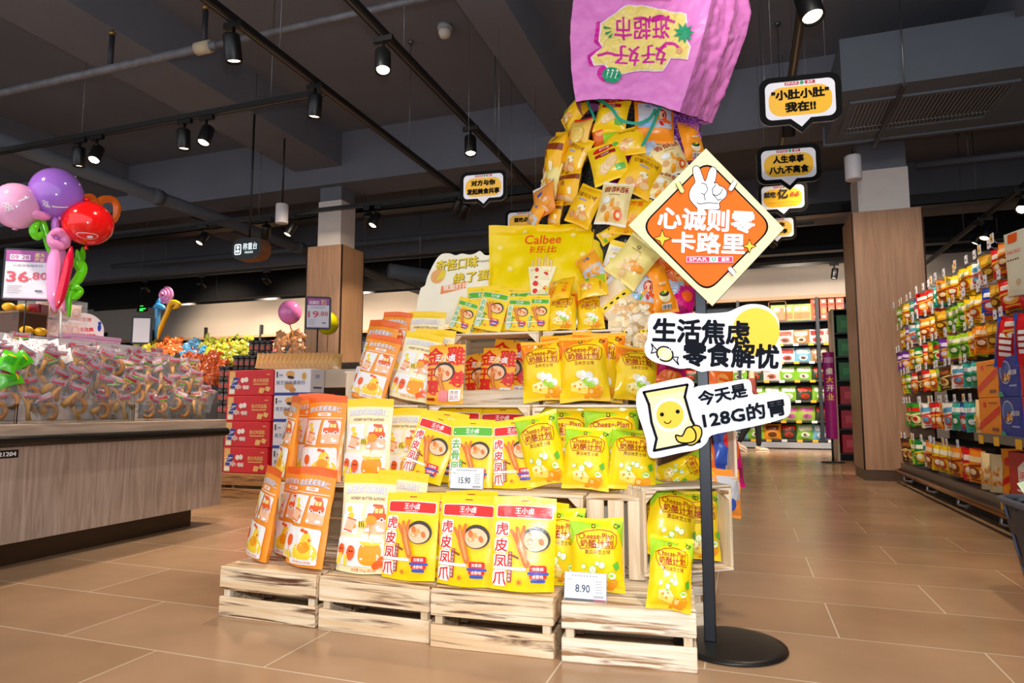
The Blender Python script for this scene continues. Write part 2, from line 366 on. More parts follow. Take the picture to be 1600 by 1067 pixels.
track('far cross light track behind the left column', (-14, 9.6), (1, 9.6), (3, 8, 12), 3.3)
track('light track over the right-hand gondola', (2.95, 5.4), (2.95, 12.5), (2, 5), 3.2)
track('farthest cross light track close to the cream bulkhead', (-16, 12.6), (3, 12.6), (4, 10, 15), 3.35)
def spot(label, u, v, Y, aim, z=None, power=0, scale=1.0, X=None, size=55):
    p = at_y(u, v, Y)
    def fit(q):
        w_ = at_z(u, v, q[2]-.205); i = 1 if q[0] == 'y' else 0; e = max(0, q[3]+.1-w_[1-i], w_[1-i]-q[4]+.1); return abs(w_[i]-q[1])+e*3
    tr = min(TRACKS, key=fit)
    p = at_z(u, v, tr[2]-.205); p[1 if tr[0] == 'y' else 0] = tr[1]; k_ = 0 if tr[0] == 'y' else 1; p[k_] = min(tr[4]-.1, max(tr[3]+.1, p[k_]))
    t = thing('track_spotlight', label, 'spotlight', p, group='black track spotlights'); d = (Vector(aim)-p).normalized(); q = d.to_track_quat('-Z', 'Y').to_matrix().to_4x4()
    s = scale; m = MB(); m.M = q; m.lathe([(.03*s, .1*s), (.052*s, .09*s), (.055*s, .08*s), (.055*s, -.085*s), (.05*s, -.09*s), (.046*s, -.07*s)], BLACKM, n=18); m.build('lamp_body', t)
    m = MB(); m.M = q; m.lathe([(.044*s, -.072*s), (.001, -.066*s)], LENS, n=16); tag(m.build('lens', t), 'glowing warm white lens', None)
    m = MB(); m.tube([(0, 0, .05*s), (0, 0, .15*s)], .012, BLACKM, 8); m.box((-.075*s, -.016, .145*s), (.075*s, .016, .185*s), BLACKM); m.build('track_adapter', t)
    if power: lamp('spot_glow', 'SPOT', p+d*.1, power, WARM, aim=aim, spot_size=rad(size), spot_blend=.6, shadow_soft_size=.04)
    return t
S_ = lambda *a, **k: spot(*a, **k)
S_('black spotlight hanging from the first track, pointing down, left of the sprinkler pipe', 383, 72, 3.55, (-3.0, 3.9, 0), power=60)
S_('lit black spotlight on the second track, below the sprinkler pipe', 591, 98, 4.1, (-1.7, 3.0, .5), power=60)
S_('lit black spotlight on the second track just above a speech-bubble sign', 735, 228, 5.75, (-1.9, 4.7, 0), power=60)
S_('leftmost black spotlight of the cross track, seen side-on', 110, 241, 4.4, (-6.0, 4.7, 0), power=30)
S_('lit second spotlight from the left on the cross track', 136, 236, 4.4, (-4.9, 3.0, .5), power=60)
S_('third spotlight from the left on the cross track, pointing down', 268, 209, 4.4, (-4.6, 4.6, 0), power=30)
S_('lit fourth spotlight from the left on the cross track', 303, 203, 4.4, (-4.2, 3.3, .5), power=60)
S_('spotlight at the right end of the cross track, pointing straight down', 472, 170, 4.4, (-3.4, 4.42, 0), power=30)
S_('lit far spotlight left of the lit weighing-station sign', 268, 358, 6.75, (-7.0, 5.2, .5), power=80)
S_('lit far spotlight above the right end of the weighing-station sign', 409, 341, 6.75, (-5.9, 5.6, .5), power=80)
S_('far spotlight just right of the weighing-station sign', 431, 368, 9.6, (-8.0, 9.2, 0), power=80)
S_('lit spotlight in front of the white collar of the left column', 550, 326, 6.75, (-4.6, 5.4, .5), power=80)
S_('lit far spotlight peeking out under the left speech-bubble sign', 725, 322, 9.6, (-4.6, 8.0, .3), power=80)
S_('far side-on spotlight below the left speech-bubble sign', 740, 340, 9.6, (-5.6, 9.0, 0), power=40)
S_('far dark spotlight between the left column and the left speech-bubble sign', 636, 375, 9.6, (-5.7, 9.8, 0), power=40)
S_('small far spotlight over the cream bulkhead beside the lollipop balloon', 277, 462, 12.6, (-12, 13.6, 1.5), power=120)
S_('small far spotlight over the middle of the cream bulkhead', 362, 456, 12.6, (-10.5, 14, 1.5), power=120)
S_('small far spotlight at the left edge of the left column', 470, 452, 12.6, (-8.5, 14, 1.5), power=120)
S_('large lit spotlight at the top edge, right of the pink paper bag', 1262, 8, 4.25, (.9, 3.2, 0.3), power=40, scale=1.25)
S_('spotlight half hidden behind the largest speech-bubble sign', 1240, 196, 6.0, (.3, 7.2, 0))
S_('lit spotlight over the near half of the right gondola', 1587, 322, 6.2, (1.5, 6.5, .9), power=90, scale=1.1)
S_('left one of two spotlights over the far half of the right gondola', 1515, 372, 9.0, (1.2, 10, .3), power=60, scale=1.1)
S_('right one of two spotlights over the far half of the right gondola', 1531, 364, 9.0, (1.9, 8.6, .3), power=60, scale=1.1)
S_('lit spotlight on a bracket left of the wide right-hand column', 1312, 416, 10.2, (1.2, 12.5, .8), power=120)
S_('far spotlight under the diamond sign edge', 1205, 398, 11.0, (.3, 13.5, .8), power=120)
for x, y in ((-.6, 12.6), (1.0, 12.6), (2.4, 12.6)):
    lamp('shelf_spot', 'SPOT', (x, y-1.2, 3.3), 120, (1, .86, .70), aim=(x, 14.2, 1.4), spot_size=rad(95), spot_blend=.6, shadow_soft_size=.1)  # unseen spots added to brighten the right wall shelving
for x in (-13, -10.5, -8, -5.5): lamp('shelf_spot', 'SPOT', (x, 12.2, 3.3), 115, WARM, aim=(x, 14.4, 2.4), spot_size=rad(100), spot_blend=.6, shadow_soft_size=.1)  # unseen spots added to lift the left bulkhead and shelves
for x, y in ((-4.4, 1.6), (-6.5, 4.6), (.7, 1.2), (1.0, 6.0)): lamp('aisle_spot', 'SPOT', (x, y, 3.35), 90, WARM, aim=(x, y+.3, 0), spot_size=rad(110), spot_blend=.7, shadow_soft_size=.1)  # overhead lamps without fixtures, added as general fill
lamp('aisle_spot', 'SPOT', (.75, 6.0, 3.35), 70, WARM, aim=(1.6, 8.4, 1.4), spot_size=rad(70), spot_blend=.7, shadow_soft_size=.1); lamp('aisle_spot', 'SPOT', (-4.2, 5.6, 3.2), 60, WARM, aim=(-5.3, 7.5, 2.2), spot_size=rad(60), spot_blend=.7, shadow_soft_size=.1)  # two added lamps without fixtures, brightening the wood columns
lamp('aisle_spot', 'SPOT', (.45, 1.7, 3.3), 55, (1, .93, .85), aim=(.4, 4.9, 2.7), spot_size=rad(60), spot_blend=.8, shadow_soft_size=.06); lamp('aisle_spot', 'SPOT', (-2.27, 2.4, 3.3), 45, (1, .93, .85), aim=(-2.05, 5.3, 2.7), spot_size=rad(50), spot_blend=.8, shadow_soft_size=.06)  # added lamps out of view, lighting the speech-bubble signs
lamp('aisle_spot', 'SPOT', (-2.7, 3.0, 3.3), 45, (1, .9, .78), aim=(-3.8, 3.0, .9), spot_size=rad(60), spot_blend=.8, shadow_soft_size=.05)  # added lamp without a fixture, for sparkle on the counter heap
def can(label, u, v, z, top, h=.2, r=.062):
    p = at_z(u, v, z); t = thing('pendant_can_light', label, 'ceiling light', p)
    m = MB(); m.lathe([(r*.9, h), (r, h-.012), (r, .006), (r*.95, 0), (r*.4, .004)], mat('dedbe0', .5), n=20); m.build('shade', t)
    m = MB(); m.tube([(0, 0, h), (0, 0, top-z)], .012, BLACKM, 8); m.build('stem', t)
can('white cylinder ceiling light on a stem in front of the wide right column', 1334, 281, 3.3, 4.0, .27, .085)
can('white cylinder ceiling light on a black stem left of the left column', 440, 349, 3.05, 4.6, .24, .075)
t = thing('smoke_detector', 'white smoke detector on the ceiling left of the pink bag', 'smoke detector', at_z(695, 55, 4.5))
m = MB(); m.lathe([(.075, .1), (.075, .06), (.06, .055)], mat('9a9ca0', .5)); m.build('base', t)
m = MB(); m.lathe([(.062, .055), (.065, .02), (.05, -.02), (.01, -.03)], mat('d8d0c6', .5)); m.build('sensor_head', t)
# air duct with its outlet grille and a perforated strap
t = thing('air_duct', 'grey boxed air duct with slatted vent above the right column', 'duct', (1.78, 7.1, 3.68))
p0, p1, p2 = at_z(1292, 215, 3.68), at_z(1600, 128, 3.68), at_z(1515, 211, 3.68)
x0, y0, x1, y1 = .95, 6.42, 2.75, 7.75
m = MB(); m.M = Matrix.Translation((-1.78, -7.1, 0)); m.box((x0, y0, 0), (x1, y1, .5), DUCT); m.box((x0-.02, y1-.05, -.02), (x1+.02, y1, .52), DUCT); m.build('duct_body', t)
m = MB(); m.M = Matrix.Translation((-1.78, -7.1, 0)); gx0, gx1, gy0, gy1 = 1.1, 2.35, 6.72, 7.42
for a, b in (((gx0-.05, gy0-.05, -.02), (gx1+.05, gy0, 0)), ((gx0-.05, gy1, -.02), (gx1+.05, gy1+.05, 0)), ((gx0-.05, gy0, -.02), (gx0, gy1, 0)), ((gx1, gy0, -.02), (gx1+.05, gy1, 0))): m.box(a, b, DUCT)
m.box((gx0, gy0, -.003), (gx1, gy1, -.001), BLACKM); m.build('vent_frame', t)
m = MB(); m.M = Matrix.Translation((-1.78, -7.1, 0))
for i in range(36):
    x = gx0+(gx1-gx0)*(i+.5)/36; m.box((x-.010, gy0, -.012), (x+.008, gy1, -.006), mat('70747a', .6))
m.box((gx0, gy1-.12, -.012), (gx1, gy1-.1, -.007), mat('a8b2bc', .5)); m.build('vent_slats', t)
m = MB(); m.M = Matrix.Translation((-1.78, -7.1, 0)); m.box((1.42, y0-.06, -.055), (1.46, y1+.08, -.035), mat('45474c', .5, .5))
for yy in (y0-.04, y1+.05): m.tube([(1.44, yy, -.06), (1.44, yy, .92)], .006, STEEL, 6)
for i in range(18): m.box((1.432, y0+i*.075, -.057), (1.448, y0+i*.075+.03, -.0545), BLACKM)
m.build('strap', t)
# cable trays and far services
for lab, z, y, x0, x1, h in (('black cable tray across the far ceiling above the weighing-station sign', 3.68, 8.35, -14, -.9, .14), ('black cable tray right of the wide column', 3.55, 10.2, -.3, 6.5, .16), ('low black cable tray near the bulkhead', 3.72, 13.4, -6.5, 6.5, .1)):
    t = thing('cable_tray', lab, 'cable tray', (x0, y, z)); m = MB(); m.box((0, -.12, 0), (x1-x0, .12, .012), BLACKM); m.box((0, -.12, 0), (x1-x0, -.108, h), BLACKM); m.box((0, .108, 0), (x1-x0, .12, h), BLACKM); m.build('tray', t)
    for k in range(1, 6):
        m = MB(); x = (x1-x0)*k/6; m.tube([(x, .115, h), (x, .115, 4.6-z)], .006, STEEL, 6); m.build('hanger_rod', t)
for lab, a, b, r in (('thin brown-grey conduit pair below the far beam', (-13, 10.6, 3.9), (-2.9, 10.6, 3.9), .05), ('far pipe with elbow right of the duct', (2.2, 9.4, 3.9), (6, 9.4, 3.9), .04), ('slanting far pipe behind the left column', (-5.4, 9.4, 3.05), (-3.2, 12.3, 2.95), .12)):
    t = thing('service_pipe', lab, 'pipe', a); d_ = Vector(b)-Vector(a)
    m = MB(); m.tube([(0, 0, 0), d_[:]], r, DUCT, 10); m.build('pipe', t)
    for f_ in (.15, .8):
        h_ = d_*f_; m = MB(); m.tube([h_[:], (h_.x, h_.y, 4.6-a[2])], .006, STEEL, 6); m.build('hanger_rod', t)
# hanging lit wayfinding sign
t = thing('hanging_lit_sign', 'black rounded hanging sign with lit white weighing-station lettering', 'sign', at_z(386, 388, 2.55)); sc = fwd(t.location)/F
m = MB(); PL = lambda a, b: Vector((a, 0, b)); m.prism(rrect(-29*sc, -17*sc, 27*sc, 17*sc, 15*sc), mat('08090b', .35), PL, Vector((0, .16, 0)), mat('8a5230', .4)); m.build('housing', t)
A = Art(); LIT = mat('e8fbff', .5, emit=1.2); A.rect(-24*sc, -9*sc, -11*sc, 8*sc, LIT, 3*sc); A.rect(-22.4*sc, -7.4*sc, -12.6*sc, 6.4*sc, BLACKM, 2*sc); A.circ(-17.5*sc, 2.6*sc, 2.8*sc, LIT); A.rect(-21*sc, -5.5*sc, -14*sc, -1.5*sc, LIT, 1.5*sc)
A.text('称重台', 6*sc, 3*sc, 11*sc, LIT, 0, w=27*sc); A.text('WEIGHING', 4*sc, -6.5*sc, 3.4*sc, LIT, 0, w=16*sc)
m = MB(); m.art(A, lambda a, b: (Vector((a, 0, b)), Vector((0, -1, 0))), .002, step=.0006); tag(m.build('lit_lettering', t), 'glowing pictogram and characters', None)
for x in (-6,):
    m = MB(); m.tube([(x*sc, .08, 17*sc), (x*sc, .08, 4.6-t.location.z)], .012, BLACKM, 8); m.build('hanger_rod', t)
# exit sign
t = thing('exit_sign', 'small green running-man exit sign near the left far corner', 'exit sign', at_y(223, 482, 13.5)); sc = fwd(t.location)/F
m = MB(); m.box((-10*sc, -.03, -5*sc), (9*sc, .03, 5*sc), mat('1a1c16', .5)); m.build('housing', t)
A = Art(); G = mat('30ff50', .5, emit=3); A.rect(-4*sc, -4*sc, 3*sc, 4*sc, G); A.poly([(3.5*sc, -1*sc), (6*sc, -1*sc), (6*sc, -2.5*sc), (8.5*sc, 0), (6*sc, 2.5*sc), (6*sc, 1*sc), (3.5*sc, 1*sc)], G); A.circ(-.3*sc, 2.2*sc, .9*sc, BLACKM); A.line([(-.5*sc, 1.2*sc), (-.8*sc, -1*sc), (1*sc, -3*sc)], .8*sc, BLACKM)
m = MB(); m.art(A, lambda a, b: (Vector((a, -.03, b)), Vector((0, -1, 0))), .003, step=.001); m.build('lit_face', t)
m = MB(); m.tube([(-6*sc, 0, 5*sc), (-6*sc, 0, 4.6-t.location.z)], .012, BLACKM, 6); m.build('hanger_rod', t)
# hanging speech bubbles
def bubble(label, u, v, z, wpx, lines, spar=True, extra=None):
    p = at_z(u, v, z); sc = fwd(p)/F*wpx/120; t = thing('speech_bubble_sign', label, 'hanging sign', p, (0, 0, rad(6)), group='hanging speech-bubble signs')
    W, H = 58, 37
    def shape(e, tip): return [(-14+e*.2, -H-e), (2+e*.2, -H-tip)] + [(18+e*.5, -H-e)] + rrect(-W-e, -H-e, W+e, H+e, 17+e*.6)[:]
    def bub(e, tip):
        r = rrect(-W-e, -H-e, W+e, H+e, 15+e*.7); k = 0
        o = r[-1:]+r[:-1]; return [(x*sc, y*sc) for x, y in ([(-16-e*.2, -H-e), (1, -H-tip-e*1.3), (16+e*.2, -H-e)]+r)]
    K = mat('0c0c0e', .7, spec=.1); Wt = mat('e9e9f2', .6); m = MB(); m.prism(bub(3, 14), K, PL, Vector((0, .012, 0)), mat('c8c8cc', .6))
    A = Art(); A.poly(bub(-6, 16), Wt); A.rect(-47*sc, -26*sc, 47*sc, 22*sc, mat('f2b705', .5), 20*sc)
    A.rect(-22*sc, 24.5*sc, -1*sc, 30*sc, mat('c8102e', .5)); A.rect(8*sc, 24.5*sc, 23*sc, 30*sc, mat('c8102e', .5)); A.text('SPAR', -11.5*sc, 27.2*sc, 3.4*sc, Wt, .04, w=18*sc); A.text('嘉荣', 15.5*sc, 27.2*sc, 4*sc, Wt, .02); A.circ(3.5*sc, 27.2*sc, 3*sc, mat('2a9d6a', .5))
    for s, y, h, wd in lines: A.text(s, 0, y*sc, h*sc, K, .075, w=wd*sc if wd else None)
    if extra: extra(A, sc)
    m.art(A, lambda a, b: (Vector((a, 0, b)), Vector((0, -1, 0))), .001, step=.0006); m.build('bubble_board', t)
    m = MB()
    for x in (-40, 40): m = MB(); m.tube([(x*sc, .006, (H+3)*sc), (x*sc, .006, 4.6-z)], .0015, STEEL, 4); m.build('hanging_wire', t)
bubble('largest yellow speech-bubble sign, with quoted first line, right of the pink bag', 1250, 155, 2.7, 118, [('"小肚小肚"', 9, 15, 84), ('我在!!', -12, 15, 44)])
bubble('second yellow speech-bubble sign below the largest one', 1232, 256, 2.7, 92, [('人生幸事', 10, 15, 58), ('八九不离食', -12, 15, 74)])
bubble('third yellow speech-bubble sign with one big character', 1223, 308, 2.7, 72, [], extra=lambda A, s: (A.text('就吃', -31*s, 8*s, 14*s, mat('101012', .5), .07, w=28*s), A.text('亿', 0, 9*s, 24*s, mat('101012', .5), .07), A.text('点点', 29*s, 7*s, 11*s, mat('b03020', .5), .06), [A.circ((-34+4*i)*s, -15*s, 1.1*s, mat('7a5a10', .5), n=6) for i in range(18)]))
bubble('fourth yellow speech-bubble sign, half hidden by the diamond sign', 1213, 356, 2.7, 58, [('发起你', 10, 14, 50), ('美食共享', -12, 14, 66)])
bubble('yellow speech-bubble sign left of the snack tower', 755, 291, 2.7, 74, [('对方与你', 9, 14, 62), ('发起美食共享', -13, 14, 84)])
bubble('speech-bubble sign peeking out behind the left side of the snack tower', 818, 346, 2.7, 58, [('就吃点点', 6, 14, 60)])
# ================================================================ SNACK BAGS
def pl(h, rough=.28): return mat(h, rough, var=.04, scale=14, bump=.08, bscale=35)
YEL = pl('ffd500'); YEL2 = pl('ffc61a'); RED = pl('e3201b'); WHT = pl('f6f4f0'); ORG = pl('ff8a1e'); DORG = pl('f4611f'); CRM = pl('fff0c2'); LEM = pl('ffd93a'); GRN = pl('5cb531'); LIME = pl('a6d52a')
BRN = pl('8a3a12'); DRED = pl('a8201a'); PEACH = pl('ffc7a0'); TAN = pl('e2a45c'); MEAT = pl('d9742e'); MEAT2 = pl('f0a055'); DARK = pl('3a3230'); BLU = pl('2c56b8'); LBL = pl('8fb6e8'); PALE = pl('ffe88a'); LILAC = pl('b9a3c8'); SILV = pl('c9ccd4', .2); BLK = pl('1a1a1c'); MAG = pl('d3127a'); CHIP = pl('f2c98a'); AMB = pl('f6a01a'); TEAL = pl('1f9d8a')
class Bag:
    """a printed pillow or pouch: local origin at the middle of its base, front towards -y"""
    def __init__(s, w, h, t, style='chip', seed=0, pinch=.07, wr=.004, bend=0, taper=0):
        s.tp = taper
        s.w, s.h, s.t, s.style, s.seed, s.pinch, s.wr, s.bend = w, h, t, style, seed, pinch, wr, bend
    def S(s, u, v, side=-1):
        pu = max(0, 1-(2*u-1)**2)**.55
        if s.style == 'pouch': pv = min(1, .72+v*2.2)*max(0, 1-(v/.93)**1.6)**.8 if v < .93 else 0; x = (u-.5)*s.w*(1-s.pinch*.5*math.sin(pi*v))
        elif s.style == 'flat': pv = min(1, v*9, max(0, (1-v)*5))**.6; x = (u-.5)*s.w
        else: q = min(1, max(0, (v-.06)/.88)); pv = max(0, math.sin(pi*q))**.55; x = (u-.5)*s.w*(1-s.pinch*math.sin(pi*v))
        k = s.seed*7.3; px, pz = u*s.w, v*s.h
        n = noise.noise((px*16+k, pz*12, side*2.0))*.6+noise.noise((px*38+k, pz*30, side*5.0+k))*.35
        e = min(1, pv*2+.12)
        y = side*(s.t/2*pu*pv) + side*n*s.wr*e + s.bend*(v-.4)**2*s.h + noise.noise((px*9+k, pz*5, 3.1))*s.wr*1.2*(1-.4*pv)
        z = v*s.h + (.012*s.h*math.cos(2*pi*(u-.5))*(-1 if s.style == 'chip' else .6)*(1 if v > .5 else -1)*abs(2*v-1)**3)
        return Vector((x*(1-s.tp*(1-v)), y, z))
    def SN(s, u, v):
        u = min(.995, max(.005, u)); v = min(.995, max(.005, v)); d = .004
        p = s.S(u, v); a = s.S(min(1, u+d), v)-s.S(max(0, u-d), v); b = s.S(u, min(1, v+d))-s.S(u, max(0, v-d)); n = a.cross(b)
        return p, (n.normalized() if n.length > 1e-9 else Vector((0, -1, 0)))
    def make(s, name, art, m, mback=None, seal=None, sealv=.9, botseal=None, nu=14, nv=18, lift=.0012, cat='snack bag'):
        """art is drawn with a in [0,1] across and b in [0, h/w] up"""
        asp = s.h/s.w; lo = .06 if botseal else 0; hi = sealv if seal else 1
        def part(v0, v1, mf, mb_, nvv, inner=False):
            q = MB(); q.grid(lambda a, b: s.S(a, v0+b*(v1-v0)), nu, nvv, mf); q.grid(lambda a, b: s.S(a, v0+b*(v1-v0), 1), nu, nvv, mb_, flip=True); return q
        b = part(lo, hi, m, mback or m, nv)
        if s.style != 'chip' and lo == 0: b.grid(lambda a, c: s.S(a, 0)*(1-c)+s.S(a, 0, 1)*c, nu, 1, m, flip=True)
        b.art(art, lambda x, y: s.SN(x, y/asp), lift, cell=.13, step=.00035)
        o = b.build(name); o['category'] = cat
        if seal:
            q = part(hi, 1, seal, seal, 3); k = q.build('top_seal', o)
        if botseal:
            q = part(0, lo, botseal, botseal, 2); k = q.build('bottom_seal', o)
        return o
def A_car(A, x, y, s, c):
    A.rect(x-.5*s, y-.12*s, x+.5*s, y+.16*s, c, .08*s); A.poly([(x-.2*s, y+.14*s), (x+.42*s, y+.14*s), (x+.34*s, y+.46*s), (x-.1*s, y+.46*s)], c); A.rect(x-.1*s, y+.18*s, x+.08*s, y+.4*s, PALE, .02*s); A.rect(x+.12*s, y+.18*s, x+.3*s, y+.4*s, PALE, .02*s)
    for dx in (-.28, .3): A.circ(x+dx*s, y-.13*s, .11*s, WHT, n=10); A.circ(x+dx*s, y-.13*s, .06*s, DRED, n=8)
def A_feet(A, x, y, s, m1=MEAT, m2=MEAT2):
    A.taper((x+.22*s, y-.55*s), (x, y), .2*s, .24*s, m1)
    for dx, dy in ((-.3, .42), (-.12, .5), (.1, .55)): A.taper((x, y), (x+dx*s, y+dy*s), .17*s, .1*s, m1)
    A.taper((x+.2*s, y-.5*s), (x+.02*s, y-.02*s), .07*s, .09*s, m2); A.taper((x+.03*s, y), (x-.1*s, y+.42*s), .06*s, .04*s, m2)
def A_plate(A, x, y, r):
    """a plain dish of braised pieces"""
    A.circ(x, y, r, DARK, r*.86, n=20); A.circ(x-.04*r, y-.1*r, r*.86, PEACH, r*.7, n=20)
    for i, (dx, dy) in enumerate(((-.4, -.2), (0, -.4), (.35, -.15), (-.1, .1), (.25, .25), (-.45, .2))): A.circ(x+dx*r, y+dy*r, .27*r, (MEAT2, PEACH, MEAT)[i % 3], .18*r, i, n=10)
def badge(A, x, y, s, txt):
    A.rect(x-.5*s, y-.38*s, x+.5*s, y+.42*s, RED, .14*s); A.rect(x-.62*s, y-.12*s, x+.62*s, y+.04*s, BLU, .05*s); A.text(txt, x, y-.23*s, .2*s, WHT, .02); A.text('加量装', x, y+.23*s, .2*s, WHT, .02); A.rect(x-.42*s, y-.52*s, x+.42*s, y-.4*s, BLU, .05*s)
def art_feet(head, colr, chars, tag_):
    A = Art(); H = 1.42
    A.rect(.05, H-.335, .96, H-.135, WHT, .03); A.rect(.065, H-.32, .945, H-.15, head, .03); A.text('王小卤', .5, H-.222, .095, WHT, .035); A.text('WANG XIAOLU', .5, H-.297, .024, WHT, .01)
    A.rect(.43, H-.075, .57, H-.06, DRED, .007)
    for i, ch in enumerate(chars):
        y = H-.385-i*.245; A.rect(.05, y-.235, .265, y, WHT, .05); A.text(ch, .158, y-.118, .19, colr, .03)
    A.rect(.275, .13, .34, .58, DRED if colr is RED else GRN, .02); A.vtext('个大肉多一嗦脱骨', .307, .57, .045, .054, WHT)
    A_plate(A, .7, .78, .22); A_feet(A, .46, .68, .5)
    A.taper((.36, .52), (.43, .49), .03, .03, BRN); A.poly(star(.46, .15, .055, .02, 8), MEAT); badge(A, .74, .29, .25, tag_); return A
def art_nut(orange):
    A = Art(); H = 1.62 if not orange else 1.74; T = H*.84
    if orange:
        A.text('脆皮夏威夷果仁', .5, T, .115, LILAC, .03, w=.82, arc=.03); A.text('脆皮夏威夷果仁', .495, T+.005, .11, WHT, .012, w=.81, arc=.03); A.rect(.33, T-.155, .67, T-.09, WHT, .02); A.text('麦芽甜香', .5, T-.122, .042, ORG, .01)
        A.rect(.06, T-.2, .94, T-.185, WHT); P1, P2 = PALE, WHT
    else:
        A.text('蜂蜜黄油扁桃仁', .5, T, .13, LILAC, .03, w=.84, arc=.03); A.text('蜂蜜黄油扁桃仁', .495, T+.005, .125, WHT, .015, w=.83, arc=.03); A.text('HONERY BUTTER ALMOND', .52, T-.155, .05, BRN, .02, w=.66)
    y1 = T-.24; y0 = y1-.48
    A.poly([(.07, y0), (.40, y0-.03), (.47, y1), (.07, y1)], WHT); A.rect(.53, y0, .93, y1, WHT, .05); A.rect(.53, y0, .93, y0+.2, PEACH, .04)
    A.circ(.2, y0+.38, .05, LEM); A.circ(.24, y0+.28, .06, LEM, .05)
    for k in range(3): A.circ(.22+.06*k, y0+.12-.01*k, .035, AMB)
    A.poly([(.12, y0+.05), (.3, y0+.01), (.36, y0+.2), (.17, y0+.24)], PEACH); A.line([(.12, y0+.05), (.3, y0+.01)], .02, DORG); A.line([(.17, y0+.24), (.36, y0+.2)], .02, DORG)
    A_car(A, .74, y0+.27, .34, DORG); A.circ(.6, y0+.05, .05, WHT, .03); A.circ(.84, y0+.06, .06, WHT, .03); A.rect(.66, y1-.05, .84, y1-.01, DORG, .015)
    A.rect(.07, .12, .93, y0-.07, WHT, .05)
    if orange:
        A.circ(.66, .26, .27, LEM, .17); A.circ(.66, .42, .13, LEM, .17); A.circ(.64, .34, .14, AMB, .1); A.circ(.54, .62, .06, DORG, .035); A.circ(.63, .6, .05, DORG, .03); A.poly([(.72, .5), (.8, .47), (.72, .44)], DORG)
        A.circ(.26, .42, .075, DORG, .1); A.line([(.26, .34), (.27, .2)], .015, DORG); A.circ(.2, .2, .05, LEM); A.circ(.32, .18, .06, LEM); A.rect(.36, .07, .94, .16, WHT, .03); A.text('净含量 255g (独立装)', .65, .112, .045, DORG, .01)
    else:
        A.rect(.5, .14, .88, .5, AMB, .14); A.circ(.69, .5, .19, LEM, .06); A.rect(.5, .5, .88, .62, pl('fff6e0'), .05); A.rect(.655, .55, .675, .85, AMB); A.circ(.665, .86, .1, AMB, .07); A.circ(.9, .2, .07, DORG, .09); A.circ(.82, .15, .08, DORG, .06, .5)
        A.circ(.5, .78, .085, LEM, .065)
        for k in (-.04, 0, .04): A.rect(.495+k-.008, .725, .495+k+.008, .835, BLK)
        A.circ(.56, .8, .035, LEM); A.circ(.47, .87, .035, WHT, .05, .4); A.circ(.36, .32, .08, DORG, .12); A.circ(.17, .36, .06, DORG, .1); A.poly([(.1, .14), (.16, .14), (.2, .32), (.13, .3)], LEM); A.poly([(.25, .13), (.31, .13), (.3, .3), (.24, .28)], LEM)
        A.circ(.34, .35, .014, BLK, n=8); A.circ(.39, .35, .014, BLK, n=8); A.circ(.15, .38, .01, BLK, n=8); A.circ(.19, .38, .01, BLK, n=8)
        A.text('净含量 226g (独立装)', .62, .075, .05, DORG, .01)
    return A
def art_cheese(name, c1, fruit):
    A = Art(); H = 1.3
    A.poly([(0, H*.95), (0, H*.62), (.1, H*.76), (.3, H*.86), (.62, H*.9), (.72, H*.95)], c1); A.poly([(.8, H*.95), (1, H*.95), (1, H*.6), (.94, H*.78)], c1)
    A.rect(.42, 1.13, .49, 1.2, DARK, .015); A.rect(.435, 1.145, .475, 1.185, YEL, .01); A.text('CP', .88, 1.15, .07, BLK, .03, rot=-.25)
    o = [(.14, .88), (.13, 1.0), (.2, 1.02), (.3, 1.07), (.55, 1.11), (.78, 1.07), (.88, 1.0), (.88, .86), (.84, .78), (.5, .8), (.2, .77)]
    A.line(o+[o[0]], .012, DRED); A.text('Cheese-Plan', .5, .99, .1, DRED, .02, w=.66); A.text('奶酪计划', .51, .865, .125, DRED, .03, w=.62); A.text(name+'味芝士球' if name != '玉米' else '玉米芝士球', .53, .72, .075, BRN, .012)
    A.poly([(.24, .2), (.56, .12), (.6, .26), (.46, .4), (.24, .34)], pl('ffe46a')); A.poly([(.24, .34), (.46, .4), (.6, .26), (.36, .24)], pl('fff3b8'))
    for x, y in ((.33, .29), (.45, .31), (.42, .23)): A.circ(x, y, .025, AMB, n=8)
    if fruit == 'c':
        for x, y, r in ((.43, .42, .075), (.6, .5, .06), (.52, .53, .05), (.27, .47, .05), (.78, .32, .07)): A.circ(x, y, r, LIME, n=14); A.circ(x, y, r*.82, pl('f3f7da'), n=14)
        A.poly([(.8, .5), (.88, .56), (.9, .44), (.84, .4)], GRN)
    else:
        for x, y, r, c in ((.5, .48, .07, WHT), (.62, .45, .08, WHT), (.56, .36, .06, LIME), (.74, .36, .06, WHT), (.66, .3, .06, LIME), (.42, .5, .05, CRM)): A.circ(x, y, r, c, r*1.2, n=14)
    for x, y, r in ((.66, .17, .08), (.8, .2, .07), (.74, .1, .07), (.55, .1, .05)): A.circ(x, y, r, AMB, n=12)
    A.circ(.66, .19, .04, pl('ffd27a'), n=10); return A
def art_redpack():
    A = Art(); H = 1.5
    for ch, x, y, s in (('金', .2, 1.2, .42), ('雞', .78, 1.2, .46), ('尊', .85, .62, .4), ('王', .14, .72, .34), ('尊', .2, .4, .34)): A.text(ch, x, y, s, RED, .04)
    A.text('王小卤', .5, 1.15, .17, WHT, .045); A_plate(A, .5, .8, .28); A_feet(A, .42, .52, .4); A.rect(.38, .08, .64, .34, pl('f08a8a'), .06); A.rect(.06, .1, .28, .16, DRED, .02)
    A.rect(.66, .08, .95, .36, WHT, .03); A.text('虎皮', .8, .28, .1, DRED); A.text('凤爪', .8, .16, .1, DRED); A.circ(.5, 1.44, .018, BLK, n=8); return A
K = {}
def kind(code, bag, art, m, proto_name, **k): K[code] = (Proto(bag.make(proto_name, art, m, **k)), bag)
